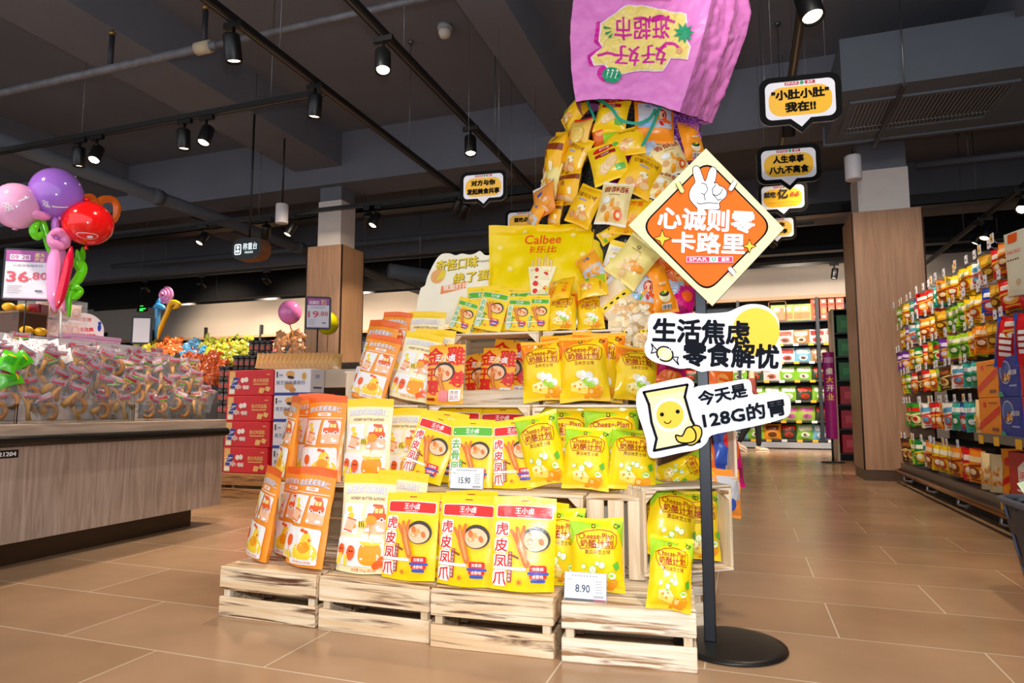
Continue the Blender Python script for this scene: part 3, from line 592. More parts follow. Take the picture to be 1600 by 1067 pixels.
kind('A', Bag(.21, .365, .075, 'pouch', 1, wr=.006), art_nut(True), pl('ff9d2e'), 'nut_pouch', seal=pl('f56a1e'), sealv=.915)
kind('A2', Bag(.21, .365, .07, 'pouch', 5, wr=.007), art_nut(True), pl('ff9d2e'), 'nut_pouch', seal=pl('f56a1e'), sealv=.915)
kind('B', Bag(.228, .37, .075, 'pouch', 2, wr=.006), art_nut(False), pl('fff0bd'), 'nut_pouch', seal=pl('ffd21e'), sealv=.9)
kind('B2', Bag(.228, .37, .07, 'pouch', 8, wr=.008), art_nut(False), pl('fff0bd'), 'nut_pouch', seal=pl('ffd21e'), sealv=.9)
kind('C', Bag(.212, .302, .045, 'pouch', 3, pinch=.0, wr=.003), art_feet(RED, RED, '虎皮凤爪', '卤香味'), YEL, 'chicken_feet_pouch')
kind('C2', Bag(.212, .302, .05, 'pouch', 9, pinch=.02, wr=.005), art_feet(RED, RED, '虎皮凤爪', '卤香味'), YEL, 'chicken_feet_pouch')
kind('D', Bag(.2, .29, .04, 'pouch', 4, pinch=.0, wr=.004), art_feet(GRN, GRN, '去骨凤爪', '柠檬味'), YEL, 'chicken_feet_pouch')
kind('E', Bag(.18, .27, .03, 'flat', 6, wr=.003), art_redpack(), pl('ffb52e'), 'chicken_feet_pack')
kind('F', Bag(.195, .255, .085, 'chip', 11, wr=.014), art_cheese('黄瓜', LIME, 'c'), pl('ffd916', .2), 'cheese_ball_bag', seal=pl('f2d81c', .2), sealv=.955, botseal=pl('f2cf1c', .2))
kind('F2', Bag(.195, .255, .08, 'chip', 17, wr=.015, bend=.25), art_cheese('黄瓜', LIME, 'c'), pl('ffd916', .2), 'cheese_ball_bag', seal=pl('cfd81c', .2), sealv=.955, botseal=pl('f2cf1c', .2))
kind('G', Bag(.2, .26, .085, 'chip', 12, wr=.014), art_cheese('玉米', ORG, 'y'), pl('ffd21a', .2), 'cheese_ball_bag', seal=pl('ffb21c', .2), sealv=.955, botseal=pl('f7c41c', .2))
kind('G2', Bag(.2, .26, .08, 'chip', 22, wr=.015, bend=.2), art_cheese('玉米', ORG, 'y'), pl('ffd21a', .2), 'cheese_ball_bag', seal=pl('ffb21c', .2), sealv=.955, botseal=pl('f7c41c', .2))
# loose assorted bags of the tower
def blobs(A, cx, cy, rx, ry, n, cols, r, seed=1):
    q = random.Random(seed)
    for i in range(n): a = q.random()*2*pi; d = q.random()**.5; A.circ(cx+rx*d*math.cos(a), cy+ry*d*math.sin(a), r*q.uniform(.7, 1.2), cols[i % len(cols)], r*q.uniform(.5, 1), a, n=10)
def kk(code, art, m, seed, w=.15, h=.19, t=.07, **k): kind(code, Bag(w, h, t, 'chip', seed, wr=.013, bend=k.pop('bend', .1)), art, m, 'snack_bag', seal=k.pop('seal', m), sealv=.94, botseal=k.pop('bs', m), nu=11, nv=13, **k)
A = Art(); A.circ(.5, 1.0, .34, RED, .11, .1); A.text('감자칩', .5, 1.0, .1, WHT, .03); A.rect(.2, .72, .8, .84, DRED, .02); A.text('오리지널', .5, .78, .06, WHT, .01)
for i in range(5): A.circ(.42+.05*i, .36+.03*i, .2, (CHIP, pl('f7dcae'))[i % 2], .13, .7, n=14)
A.rect(.68, .2, .92, .36, GRN, .03); kk('K1', A, pl('ffd21a'), 31)
A = Art(); A.text('인절미스낵', .5, .92, .14, BRN, .03, rot=0, w=.74); A.rect(.36, .74, .64, .8, LILAC, .02); A.circ(.5, 1.1, .05, AMB); A.circ(.6, .52, .13, CRM, .1); A.circ(.68, .58, .02, BLK, n=8); blobs(A, .5, .26, .32, .14, 9, (MEAT2, TAN, CHIP), .12); kk('K2', A, pl('ffc414'), 32)
A = Art(); A.vtext('栗一烧', .48, 1.12, .15, .19, BRN, .02); A.circ(.3, .28, .3, MEAT2, .09, -.25); A.circ(.55, .2, .36, CHIP, .09, -.25); A.rect(.7, .3, .82, .52, CRM, .05); kk('K3', A, pl('ffbe10'), 33)
A = Art(); A.text('香酥酥', .5, .98, .2, DRED, .02, w=.8); A.rect(.32, .8, .68, .815, BRN); blobs(A, .45, .38, .32, .22, 12, (CHIP, TAN, AMB), .1); A.circ(.72, .26, .13, DORG); A.circ(.72, .26, .06, CRM); A.circ(.3, .62, .12, WHT, .09); kk('K4', A, pl('fbe3a0'), 34, seal=pl('f3ead6'), bs=pl('f3ead6'))
A = Art(); A.poly([(.38, .8), (.6, .72), (.62, .9), (.4, .68), (.36, .9)], BLU); A.circ(.5, .79, .05, BLU); blobs(A, .5, .3, .36, .2, 10, (PEACH, CHIP, AMB), .13); kk('K5', A, pl('f79a3c'), 35, seal=pl('e8e2da'))
A = Art(); A.poly([(0, 1.2), (0, .7), (.25, .95), (.4, 1.2)], LIME); A.text('옥수수면', .58, 1.0, .1, BRN, .02); blobs(A, .5, .45, .26, .2, 14, (CHIP, LEM, MEAT2), .1); A.circ(.3, .5, .08, GRN); A.circ(.66, .4, .07, CRM); kk('K6', A, pl('ffc91a'), 36)
A = Art(); A.circ(.55, .58, .33, pl('b07a30'), .31); A.circ(.55, .58, .315, pl('f3cf62'), .295); A.text('부드러운', .42, 1.1, .09, BRN, .01); A.circ(.25, .3, .1, LILAC); A.circ(.6, .25, .1, CRM); kk('K7', A, pl('f6c553'), 37, seal=RED)
A = Art(); A.circ(.5, .58, .24, CRM, .2, n=18); A.circ(.5, .68, .2, DARK, .1); blobs(A, .5, .7, .12, .05, 5, (LEM, GRN), .05); A.rect(.28, .16, .72, .34, WHT)
for i in range(8): A.rect(.32+.05*i, .18, .34+.05*i+.008*(i % 3), .31, BLK)
A.rect(.35, 1.0, .65, 1.1, CHIP, .04); kk('K8', A, pl('ff9a16'), 38, w=.11, h=.21, t=.06)
A = Art(); A.rect(.08, .35, .92, 1.14, SILV, .03); A.text('베지칩스', .5, 1.0, .12, BLU, .03); A.circ(.62, .72, .16, DRED); A.circ(.62, .7, .12, PEACH); blobs(A, .5, .52, .36, .1, 12, (DORG, GRN, LILAC, AMB, RED), .07); A.rect(.1, .37, .4, .48, LBL); kk('K9', A, pl('ff9416'), 39, w=.16, h=.2, t=.07)
A = Art(); A.rect(.02, .92, .98, 1.08, LEM); [A.rect(.1+.2*i, .97, .2+.2*i, 1.02, BLK, .02) for i in range(4)]; blobs(A, .5, .46, .42, .4, 60, (pl('fff3da'), pl('f7dca8'), pl('fbe9c6'), pl('e9b873')), .085, 5); kk('K10', A, pl('f3dfb8'), 40, w=.15, h=.24, seal=pl('dfe2ea'))
A = Art(); A.text('치즈볼', .56, .9, .16, DORG, .03); A.circ(.35, .72, .05, BLK, .02); blobs(A, .5, .3, .36, .18, 16, (pl('ff9c2a'), pl('ffb24a'), AMB), .09); kk('K11', A, pl('ffc40e'), 41, h=.18, w=.16)
A = Art(); A.text('G', .4, .96, .12, BLK, .02); A.rect(.25, .84, .55, .855, BRN); blobs(A, .55, .42, .34, .26, 20, (CHIP, AMB, pl('fbe0a0')), .1, 9); kk('K12', A, pl('f7e48a'), 42)
A = Art(); A.circ(.5, .6, .22, pl('ffb060'), .2); A.rect(.34, .58, .66, .66, DORG); kk('K13', A, pl('f4701c'), 43)
A = Art(); A.rect(.1, .15, .9, 1.1, SILV, .03); [A.rect(.16, .95-.09*i, .84-.1*(i % 3), .985-.09*i, LBL) for i in range(8)]; kk('K14', A, pl('d8dce4'), 44)
A = Art(); A.rect(.2, .2, .8, .4, pl('9a0f5c'), .05); A.circ(.5, .8, .2, DORG); kk('K15', A, MAG, 45)
A = Art(); A.text('小鱼', .5, .95, .14, BLU, .03); A.rect(.05, .1, .95, .6, SILV, .04); blobs(A, .5, .35, .32, .2, 10, (CHIP, AMB), .1); kk('K16', A, pl('ffab2a'), 46)
def shelf_bag(code, label, u, v, Y, z, hpx, roll=0, yaw=0, lean=9, group=None, wk=1.0, lift=0):
    pr, b = K[code]; x = at_y(u, v, Y).x; p = Vector((x, Y, z)); s = hpx*fwd(p)/F/b.h/math.cos(rad(lean)); r, l, y = rad(roll), rad(lean), rad(yaw)
    up = abs(math.sin(r))*b.w*s*wk*.5*.92 + lift + (.0 if b.style != 'chip' else .004)+b.t*s*.5*math.sin(l)
    M = Matrix.Translation(p+Vector((0, 0, up))) @ Matrix.Rotation(y, 4, 'Z') @ Matrix.Rotation(-l, 4, 'X') @ Matrix.Rotation(r, 4, 'Y') @ Matrix.Diagonal((s*wk, s, s, 1))
    return pr.put(label, group=group, matrix=M)
def tower_bag(code, label, u, v, Y, hpx, roll=0, yaw=0, lean=15, wk=1.0, group='assorted bags of the snack tower'):
    pr, b = K[code]; p = at_y(u, v, Y); s = hpx*1.03*fwd(p)/F/b.h; wk *= 1.06
    M = Matrix.Translation(p) @ Matrix.Rotation(rad(yaw), 4, 'Z') @ Matrix.Rotation(-rad(lean), 4, 'X') @ Matrix.Rotation(rad(roll), 4, 'Y') @ Matrix.Diagonal((s*wk, s, s, 1)) @ Matrix.Translation((0, 0, -b.h/2))
    return pr.put(label, group=group, matrix=M)
# ================================================================ CRATES
BURNT = wood('f0dcbc', 'dcb688', '5a3014', stretch=(1, 14, 14), scale=2.4, name='scorched_pine'); PINE = wood('f2e6d2', 'e0cbaa', '9a7048', stretch=(1, 14, 14), scale=2.4, name='pale_pine')
PINEV = wood('eadac0', 'd6b88f', None, stretch=(14, 14, 1), scale=2.2, name='pale_pine_upright'); DIMW = wood('b59a78', '957753', None, stretch=(1, 14, 14), scale=2.2, name='shaded_pine')  # last one: darker pine for back slats, crate-interior shade put into the colour
def crate(label, x, y, z, w, d, h, style, rz=0, wd=BURNT, lip=0, sidegap=True):
    t = thing('wooden_crate', label, 'crate', (x, y, z), (0, 0, rz), group='slatted wooden crates of the snack display'); T = .012; hw = w/2
    def part(n, *bx, m=wd):
        for a, b in bx:
            q = MB(); c = [(a[i]+b[i])/2 for i in range(3)]; q.box([a[i]-c[i] for i in range(3)], [b[i]-c[i] for i in range(3)], m, bev=.0025); q.build(n, t, c)
    if style == 'plinth':      # closed slatted box, two boards per side
        g = .028; hh = (h-g-.012)/2
        for s in (0, 1):
            z0 = s*(hh+g); part('front_slat', ((-hw, 0, z0), (hw, T, z0+hh))); part('back_slat', ((-hw, d-T, z0), (hw, d, z0+hh)))
            part('side_slat', ((-hw, T, z0), (-hw+T, d-T, z0+hh)), ((hw-T, T, z0), (hw, d-T, z0+hh)))
        part('corner_post', *[((sx*(hw-T-.028)-.0 if sx > 0 else -hw+T, yy, .002), (hw-T if sx > 0 else -hw+T+.028, yy+.025, h-.013)) for sx in (-1, 1) for yy in (T, d-T-.025)], m=PINEV)
        n = 4; sw = d/n
        part('top_board', *[((-hw, k*sw+.002, h-.012), (hw, (k+1)*sw-.002, h)) for k in range(n)])
    elif style == 'open':      # lying on its side, mouth to the front
        part('top_board', ((-hw, 0, h-T), (hw, d*.47, h)), ((-hw, d*.5, h-T), (hw, d, h)))
        part('bottom_board', ((-hw, 0, 0), (hw, d*.47, T)), ((-hw, d*.5, 0), (hw, d, T)))
        k = 3; sw = d/k
        for sx in (-1, 1): part('side_slat', *[((-hw if sx < 0 else hw-T, i*sw+(.006 if i else 0), T), (-hw+T if sx < 0 else hw, (i+1)*sw-.006, h-T)) for i in range(k)], m=PINEV)
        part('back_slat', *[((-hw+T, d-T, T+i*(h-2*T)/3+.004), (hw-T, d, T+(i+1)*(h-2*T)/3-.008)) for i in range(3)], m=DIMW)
        for sx in (-1, 1):
            q = MB(); e = .045; x0 = sx*(hw-T); q.prism([(0, 0), (-sx*e, 0), (0, -e)] if sx > 0 else [(0, 0), (0, -e), (e, 0)], PINE, lambda a, b: Vector((x0+a, .002, h-T+b)), Vector((0, .02, 0))); q.build('corner_brace', t)
        if lip: part('front_slat', ((-hw+T, 0, T), (hw-T, T, lip)))
    elif style == 'upright':   # standing on end, vertical side boards to the front
        k = 3; sw = w/k
        part('front_slat', *[((-hw+i*sw+.007, 0, 0), (-hw+(i+1)*sw-.007, T, h)) for i in range(k)], m=PINEV); part('back_slat', *[((-hw+i*sw+.007, d-T, 0), (-hw+(i+1)*sw-.007, d, h)) for i in range(k)], m=PINEV)
        part('top_board', ((-hw, 0, h), (hw, d, h+T))); part('side_slat', ((-hw, T, 0), (-hw+T, d-T, h)), ((hw-T, T, 0), (hw, d-T, h)), m=PINEV)
    return t
Z1, Z2, Z3 = .192, .487, .83
# floor tier (closed crates)
crate('scorched pine crate on the floor, leftmost of the front row', -1.757, 2.165, 0, .448, .30, Z1, 'plinth')
crate('scorched pine crate on the floor, second from the left of the front row', -1.285, 2.158, 0, .455, .30, Z1, 'plinth')
crate('pale scorched crate on the floor under the two middle yellow chicken-feet pouches', -.826, 2.150, 0, .435, .30, Z1, 'plinth', rad(3))
crate('pale crate on the floor with the 8.90 price tag, nearest the sign stand', -.368, 2.175, 0, .425, .30, Z1, 'plinth', rad(6), PINE)
crate('crate behind the sign pole, on the floor at the right end of the display', -.27, 2.60, 0, .28, .24, .205, 'plinth', rad(35), PINE)
# floor fillers under the second tier, mostly hidden
for i, x in enumerate((-1.72, -1.25, -.78)): crate('closed crate hidden in the floor tier, %s' % ('under the leftmost open crate', 'under the middle open crate', 'beside the upright crate')[i], x, 2.47, 0, .45, .30, Z1, 'plinth', 0, PINE)
crate('closed crate hidden in the floor tier under the slatted upright crate', -.40, 2.50, 0, .30, .30, Z1, 'plinth', rad(10), PINE)
# second tier
crate('open crate behind the cream nut pouch, left end of the second tier', -1.735, 2.48, Z1, .455, .29, Z2-Z1, 'open', 0, PINE)
crate('open crate behind the front yellow chicken-feet pouches, second tier', -1.262, 2.475, Z1, .46, .29, Z2-Z1, 'open', 0, PINE)
crate('open crate above the two middle yellow pouches, holding spare pouches', -.80, 2.475, Z1, .44, .29, Z2-Z1, 'open', rad(2), PINE)
crate('crate standing on end with upright slats behind the cucumber cheese bags', -.455, 2.475, Z1, .22, .30, Z2-Z1-.012, 'upright', rad(6), PINE)
crate('open crate turned to the right holding drooping cheese bags behind the sign pole', -.20, 2.565, Z1+.02, .37, .27, Z2-Z1+.02, 'open', rad(35), PINE)
# third tier
crate('open crate at the left end of the third tier behind the orange nut pouches', -1.66, 2.77, Z2, .46, .28, Z3-Z2, 'open', 0, PINE)
crate('open crate in the middle of the third tier full of yellow chicken-feet pouches', -1.125, 2.765, Z2, .49, .28, Z3-Z2, 'open', 0, PINE)
crate('open crate of the third tier behind the cucumber cheese bags', -.60, 2.765, Z2, .53, .28, Z3-Z2, 'open', rad(3), PINE)
crate('open crate at the right end of the third tier behind the lowest sign board', -.185, 2.84, Z2+.03, .35, .25, Z3-Z2, 'open', rad(25), PINE)
# fourth tier
crate('open crate with a low front slat holding the red patterned packs', -1.155, 3.05, Z3, .46, .26, .36, 'open', rad(2), PINE, lip=.075)
crate('open crate behind the yellow corn cheese bags', -.71, 3.05, Z3, .38, .26, .355, 'open', rad(4), PINE)
crate('pale crate end peeking out left of the big orange pouches', -1.82, 3.06, Z3, .40, .25, .17, 'upright', 0, PINE)
# ================================================================ BAGS ON THE TIERS
sb = shelf_bag
gA, gB, gC, gF, gG, gD = 'orange nut pouches', 'cream honey butter almond pouches', 'yellow chicken feet pouches with red header', 'green-cornered cheese ball bags', 'orange-cornered cheese ball bags', 'yellow chicken feet pouches with green header'
sb('A', 'orange nut pouch on the left front crate, leftmost, turned to the side', 404, 876, 2.30, Z1, 138, 4, -34, 7, gA)
sb('A2', 'orange nut pouch half hidden behind the front right one on the left crate', 446, 876, 2.38, Z1, 134, 2, -22, 7, gA)
sb('A', 'orange nut pouch on the left front crate, front right, beside the cream pouch', 474, 894, 2.245, Z1, 150, 2, -14, 8, gA)
sb('B', 'cream honey butter almond pouch standing on the second front crate', 566, 900, 2.24, Z1, 150, 0, 2, 8, gB)
sb('B2', 'cream almond pouch mostly hidden behind the front cream pouch on the second crate', 612, 893, 2.37, Z1, 142, 4, 6, 8, gB)
sb('C', 'yellow pouch with red header, left of the three in the front row', 637, 913, 2.215, Z1, 131, 0, 0, 7, gC)
sb('C', 'yellow chicken feet pouch with red header, middle of the three in the front row', 726, 920, 2.205, Z1, 136, 0, 0, 7, gC)
sb('C', 'yellow chicken feet pouch with red header, rightmost of the three in front', 815, 930, 2.195, Z1, 142, 2, 14, 8, gC)
for i, (u, Y, h, r) in enumerate(((690, 2.28, 127, 1), (735, 2.35, 126, -2), (783, 2.28, 127, 2), (838, 2.31, 124, 3))):
    sb('C2' if i % 2 else 'C', 'spare yellow chicken feet pouch behind the front row, %s' % ('between the left and middle pouch', 'behind the middle pouch, top edge curled', 'between the middle and right pouch', 'behind the right pouch')[i], u, 905, Y, Z1, h, r, 2, 7, gC)
sb('F', 'cucumber cheese ball bag beside the right front chicken feet pouch', 872, 922, 2.30, Z1, 116, 3, 10, 6, gF, .86)
sb('F', 'cucumber cheese ball bag standing directly behind the 8.90 price tag', 934, 930, 2.255, Z1, 112, -1, 8, 6, gF, 1.0)
sb('F2', 'cucumber cheese ball bag drooping over the right crate edge', 1044, 946, 2.17, Z1-.022, 108, 6, 12, 14, gF, .82)
sb('F2', 'cucumber cheese ball bag leaning in the right open crate, behind the drooping one', 1043, 900, 2.58, Z1+.035, 112, 14, 28, 8, gF)
sb('F', 'cucumber cheese ball bag in the right open crate against the sign pole', 1090, 895, 2.66, Z1+.035, 104, 4, 30, 8, gF)
sb('F', 'cucumber cheese ball bag far left inside the right open crate, mostly hidden', 1006, 905, 2.66, Z1+.035, 100, -6, 28, 8, gF)
# second tier tops
sb('A', 'orange nut pouch on the second tier, leftmost, turned with its side panel showing', 446, 762, 2.56, Z2, 128, 3, -42, 5, gA)
sb('A', 'orange nut pouch on the second tier, half hidden left of the front-facing one', 480, 760, 2.62, Z2, 132, 1, -8, 5, gA)
sb('A2', 'orange nut pouch on the second tier facing front, beside the cream pouch', 501, 758, 2.545, Z2, 134, 0, -4, 5, gA)
sb('B', 'cream honey butter almond pouch on the second tier, beside the orange ones', 571, 758, 2.545, Z2, 132, 0, 2, 5, gB)
sb('B2', 'cream almond pouch in shade inside the third-tier crate, left of the tilted yellow pouch', 629, 755, 2.66, Z2, 114, 0, 4, 6, gB)
sb('C', 'tilted yellow chicken feet pouch at the left of the middle tier', 656, 760, 2.555, Z2, 101, 16, 2, 10, gC)
sb('C2', 'yellow chicken feet pouch behind the tilted one on the middle tier', 682, 762, 2.64, Z2, 108, 6, 2, 8, gC)
sb('D', 'green-headed chicken feet pouch behind the 15.90 price tag on the middle tier', 734, 765, 2.545, Z2, 106, 0, 2, 8, gD)
sb('C', 'yellow chicken feet pouch at the right of the middle tier beside the cheese bags', 806, 768, 2.55, Z2, 106, -4, 2, 8, gC)
sb('C', 'upright yellow pouch at the back left of the middle third-tier crate', 712, 760, 2.83, Z2+.012, 110, 0, 1, 6, gC)
sb('C', 'upright yellow pouch at the back right of the middle third-tier crate', 782, 760, 2.85, Z2+.012, 110, 0, 1, 6, gC)
sb('C2', 'upright yellow pouch in the middle of the third-tier crate, between two others', 748, 760, 2.94, Z2+.012, 106, 0, 1, 5, gC)
sb('F', 'cucumber cheese ball bag leaning on the left of the five on the middle tier', 857, 772, 2.56, Z2, 112, -12, 6, 6, gF, .82)
sb('F', 'cucumber cheese ball bag at the front centre of the five on the middle tier', 914, 772, 2.55, Z2, 96, 3, 6, 10, gF, 1.0)
sb('F2', 'cucumber cheese ball bag at the front right of the five on the middle tier', 986, 772, 2.56, Z2, 96, 5, 8, 12, gF, 1.02)
sb('F', 'cucumber cheese ball bag at the back left, top edge against the crate roof', 882, 765, 2.80, Z2+.012, 112, 0, 6, 6, gF, 1.0)
sb('F', 'cucumber cheese ball bag at the back right beside the lowest sign board', 956, 765, 2.78, Z2+.012, 116, 0, 6, 6, gF, 1.0)
# third tier tops
sb('A2', 'big orange nut pouch on the third tier, far left, leaning with its back panel showing', 572, 604, 2.93, Z3, 128, 9, -18, 8, gA)
sb('A', 'orange nut pouch on the third tier, front left, tilted', 574, 618, 2.85, Z3, 104, 12, 0, 10, gA)
sb('B', 'cream honey butter almond pouch on the third tier, tilted, beside the red patterned pack', 637, 618, 2.86, Z3, 108, 11, 0, 10, gB)
sb('B2', 'cream almond pouch behind the tilted cream pouch on the third tier', 662, 620, 2.93, Z3, 116, 6, 0, 9, gB)
sb('B', 'cream almond pouch standing tall at the back of the third tier', 658, 560, 3.12, Z3+.14, 104, 3, 2, 6, gB)
sb('A', 'small view of an orange pouch peeking over the back left of the third tier', 606, 560, 3.13, Z3+.15, 100, 6, -10, 6, gA)
sb('E', 'red patterned chicken feet pack standing in front of its crate', 694, 626, 2.81, Z3, 95, 0, -2, 6, 'red patterned packs')
sb('E', 'red patterned chicken feet pack leaning inside the crate, front one', 772, 606, 3.115, Z3+.012, 84, 4, 2, 10, 'red patterned packs')
sb('E', 'red patterned pack behind the leaning one in the crate', 790, 606, 3.2, Z3+.012, 94, 8, 2, 8, 'red patterned packs', 1.1)
sb('E', 'red patterned pack at the left inside the crate, mostly hidden', 752, 606, 3.2, Z3+.012, 76, -4, 2, 8, 'red patterned packs')
sb('G', 'yellow corn cheese ball bag at the front left of the third tier', 853, 628, 2.86, Z3, 96, -4, 6, 8, gG, 1.0)
sb('G', 'yellow corn cheese ball bag at the front centre of the third tier', 914, 628, 2.85, Z3, 104, -2, 6, 8, gG, 1.0)
sb('G', 'yellow corn cheese ball bag behind the front centre one', 930, 612, 2.965, Z3, 110, 3, 6, 6, gG, 1.0)
sb('G2', 'yellow corn cheese ball bag peeking between the two front corn bags', 893, 612, 2.965, Z3, 108, -6, 6, 6, gG)
sb('G2', 'yellow corn cheese ball bag at the right of the third tier, behind the cloud sign', 992, 622, 2.90, Z3, 88, 6, 24, 10, gG)
Z4 = Z3+.36
for i, (u, v, Y, h, r) in enumerate(((716, 507, 3.10, 54, 18), (760, 503, 3.09, 68, 12), (785, 506, 3.14, 56, 12), (806, 508, 3.09, 56, 5), (836, 510, 3.10, 58, 3))):
    sb('D', 'green-headed chicken feet pouch on the top crate, %s of the front five' % ('leftmost and most tilted', 'second and tallest', 'third, mostly hidden', 'fourth', 'rightmost')[i], u, v, Y, Z4, h, r, 0, 10, gD, 1.0)
for i, (u, v, Y, h) in enumerate(((752, 500, 3.20, 80), (795, 500, 3.21, 76), (830, 500, 3.21, 76))):
    sb('D', 'green-headed chicken feet pouch in the back row on the top crate, %s' % ('left, header standing highest', 'middle', 'right')[i], u, v, Y, Z4, h, 0, 0, 7, gD, 1.0)
sb('G', 'corn cheese ball bag on top of the right crate, left one below the flat bag', 876, 512, 3.12, Z3+.355, 62, 0, 4, 14, gG, 1.0)
sb('G', 'corn cheese ball bag on top of the right crate, right one', 924, 512, 3.16, Z3+.355, 56, -4, 6, 10, gG, 1.0)
# ================================================================ PRICE TAGS
def price_tag(label, u, v, Y, z, price, wpx, rz=0):
    p = at_y(u, v, Y); p.z = z; s = fwd(p)/F*wpx/100; t = thing('price_tag', label, 'price tag', p, (rad(-10), 0, rz))
    m = MB(); m.box((-50*s, 0, 0), (50*s, .004, 64*s), mat('b9bcc2', .4), bev=.001); m.box((-50*s, .004, 0), (50*s, .03, .003), mat('b9bcc2', .4)); m.build('holder', t)
    A = Art(); W = mat('f4f5f6', .5); K_ = mat('3b4a60', .5); G_ = mat('a9adb4', .5); A.rect(-48*s, 6*s, 48*s, 62*s, W); A.rect(-48*s, 1*s, 20*s, 5*s, mat('55585e', .5)); A.rect(20*s, 1*s, 48*s, 5*s, mat('b0506a', .5))
    A.text(price, -6*s, 28*s, 17*s, K_, .03, w=34*s)
    for i in range(9): A.rect((-32+7*i)*s, 54*s, (-27.5+7*i)*s, 58*s, G_)
    for i in range(5): A.rect(24*s, (20+6*i)*s, (42-3*(i % 2))*s, (22+6*i)*s, G_)
    A.rect(20*s, 9*s, 44*s, 14*s, G_); A.rect(-42*s, 46*s, -30*s, 48*s, G_)
    m = MB(); m.art(A, lambda a, b: (Vector((a, 0, b)), Vector((0, -1, 0))), .0006, step=.0003); m.build('price_card', t); return t
price_tag('white price tag reading 8.90 on the front edge of the right crate', 914, 935, 2.17, Z1, '8.90', 67, rad(4))
price_tag('white price tag reading 15.90 on the middle tier', 728, 765, 2.478, Z2, '15.90', 56, rad(2))
# ================================================================ TOWER CORE
YC = 3.66
def core_c(z):
    """centre and radius of the tower at height z"""
    f = (z-.83)/(2.3-.83); a = at_y(935, 560, YC).x; b = at_y(985, 170, YC).x
    return a+(b-a)*f+.03*math.sin(f*3), .43-.06*f
BLKNEST = mat('141312', .35, var=.5, scale=60, bump=.9, bscale=90)
m = MB()
def _core(a, b):
    z = .82+b*(2.42-.82); x, r = core_c(z); q = 2*pi*a; n = noise.noise((math.cos(q)*5, math.sin(q)*5, z*6))*.03
    return (x+(r+n)*math.cos(q), YC+(r+n)*.8*math.sin(q), z)
m.grid(_core, 48, 40, BLKNEST, flip=False); m.build('x'); core = bpy.data.objects['x']; core.name = 'tower_core'; tag(core, 'black shredded-paper core of the snack tower below the pink bag', 'display core')
def surf_y(x, z, out=.0):
    c, r = core_c(min(2.42, max(.82, z))); dx = min(.98, max(-.98, (x-c)/r)); return YC-.8*r*math.sqrt(1-min(.8, abs(dx))**2)-out, max(-48, min(48, math.degrees(math.asin(dx))))
def shred(name, label, cat, n, us, vs, mats, seed, L_=.06, out=.012):
    q = random.Random(seed); m = MB(); k = 0
    while k < n:
        u = q.uniform(*us); v = q.uniform(*vs); p = at_y(u, v, YC-.3); y, _ = surf_y(p.x, p.z, out*q.uniform(.2, 1.4)); p = at_y(u, v, y); y, _ = surf_y(p.x, p.z, out*q.uniform(.2, 1.4)); p = at_y(u, v, y); c, r = core_c(p.z)
        k += 1
        if abs(p.x-c) > r*1.02 or (u < 950 and v > 330): continue
        d = Vector((q.uniform(-1, 1), q.uniform(-.3, .3), q.uniform(-1, 1))).normalized()*L_*q.uniform(.4, 1); w_ = Vector((q.uniform(-1, 1), q.uniform(-1, 1), q.uniform(-1, 1))).normalized()*.0016; mid = p+d*.5+Vector((q.uniform(-1, 1), -.5, q.uniform(-1, 1)))*.012
        m.add([(p-w_)[:], (p+w_)[:], (mid+w_)[:], (mid-w_)[:], (p+d+w_)[:], (p+d-w_)[:]], [(0, 1, 2, 3), (3, 2, 4, 5)], mats[k % len(mats)])
    return tag(m.build(name), label, cat, kind='stuff')
shred('shredded_paper', 'glossy black shredded paper showing between the bags of the tower', 'shredded paper', 2600, (850, 1075), (180, 500), [mat('2a2928', .12, .6), mat('0c0c0c', .2), mat('6a6866', .1, .7)], 3)
shred('shredded_paper', 'purple shredded paper below the right side of the pink bag', 'shredded paper', 2200, (1040, 1098), (165, 250), [mat('b04fc0', .4), mat('c878d0', .4), mat('8a3aa8', .4)], 4, .035, .03)
shred('shredded_paper', 'small magenta patch of shredded paper in the middle of the tower', 'shredded paper', 500, (955, 985), (240, 285), [mat('d0109a', .4), mat('a00c78', .4)], 6, .03, .02)
# ================================================================ BAGS OF THE TOWER
def tb(code, label, u, v, h, roll=0, out=.035, yawk=.75, lean=6, wk=1.0, Y=None, yaw=None):
    p = at_y(u, v, YC-.33)
    for _ in range(3): y, a = surf_y(p.x, p.z, out); p = at_y(u, v, y)
    if Y is not None: y = Y
    return tower_bag(code, label, u, v, y, h, roll, a*yawk if yaw is None else yaw, lean, wk)
tb('K6', 'yellow-orange snack bag at the top left of the tower, under the pink bag rim', 897, 178, 54, 60, .03, wk=.9)
tb('K1', 'yellow potato chip bag with red label right under the pink bag rim', 957, 177, 60, 12, .04, wk=1.05)
tb('K9', 'orange pouch with a colourful picture panel hanging right under the pink bag', 1022, 190, 70, 4, .04, wk=1.05)
tb('K8', 'narrow orange pouch showing bowl picture and barcode, at the upper right', 1081, 221, 62, -8, .03, wk=1.1)
tb('K7', 'tan snack bag with a round biscuit picture at the upper left of the tower', 905, 210, 50, 12, .05, wk=1.15)
tb('K13', 'orange snack bag wedged behind the noodle bag near the top', 940, 208, 44, -12, .02, wk=.9)
tb('K6', 'yellow snack bag with green corner and noodle picture near the top centre', 975, 222, 46, -4, .06, wk=1.65)
tb('K3', 'plain yellow bag at the left edge of the tower, seen edge-on', 868, 247, 82, 16, .05, wk=.75, yaw=-50)
tb('K2', 'yellow snack bag with brown lettering left of the black nest', 900, 246, 62, 32, .055, wk=.85)
tb('K1', 'yellow potato chip bag with red label in the centre of the tower', 950, 252, 66, -14, .07, wk=1.05)
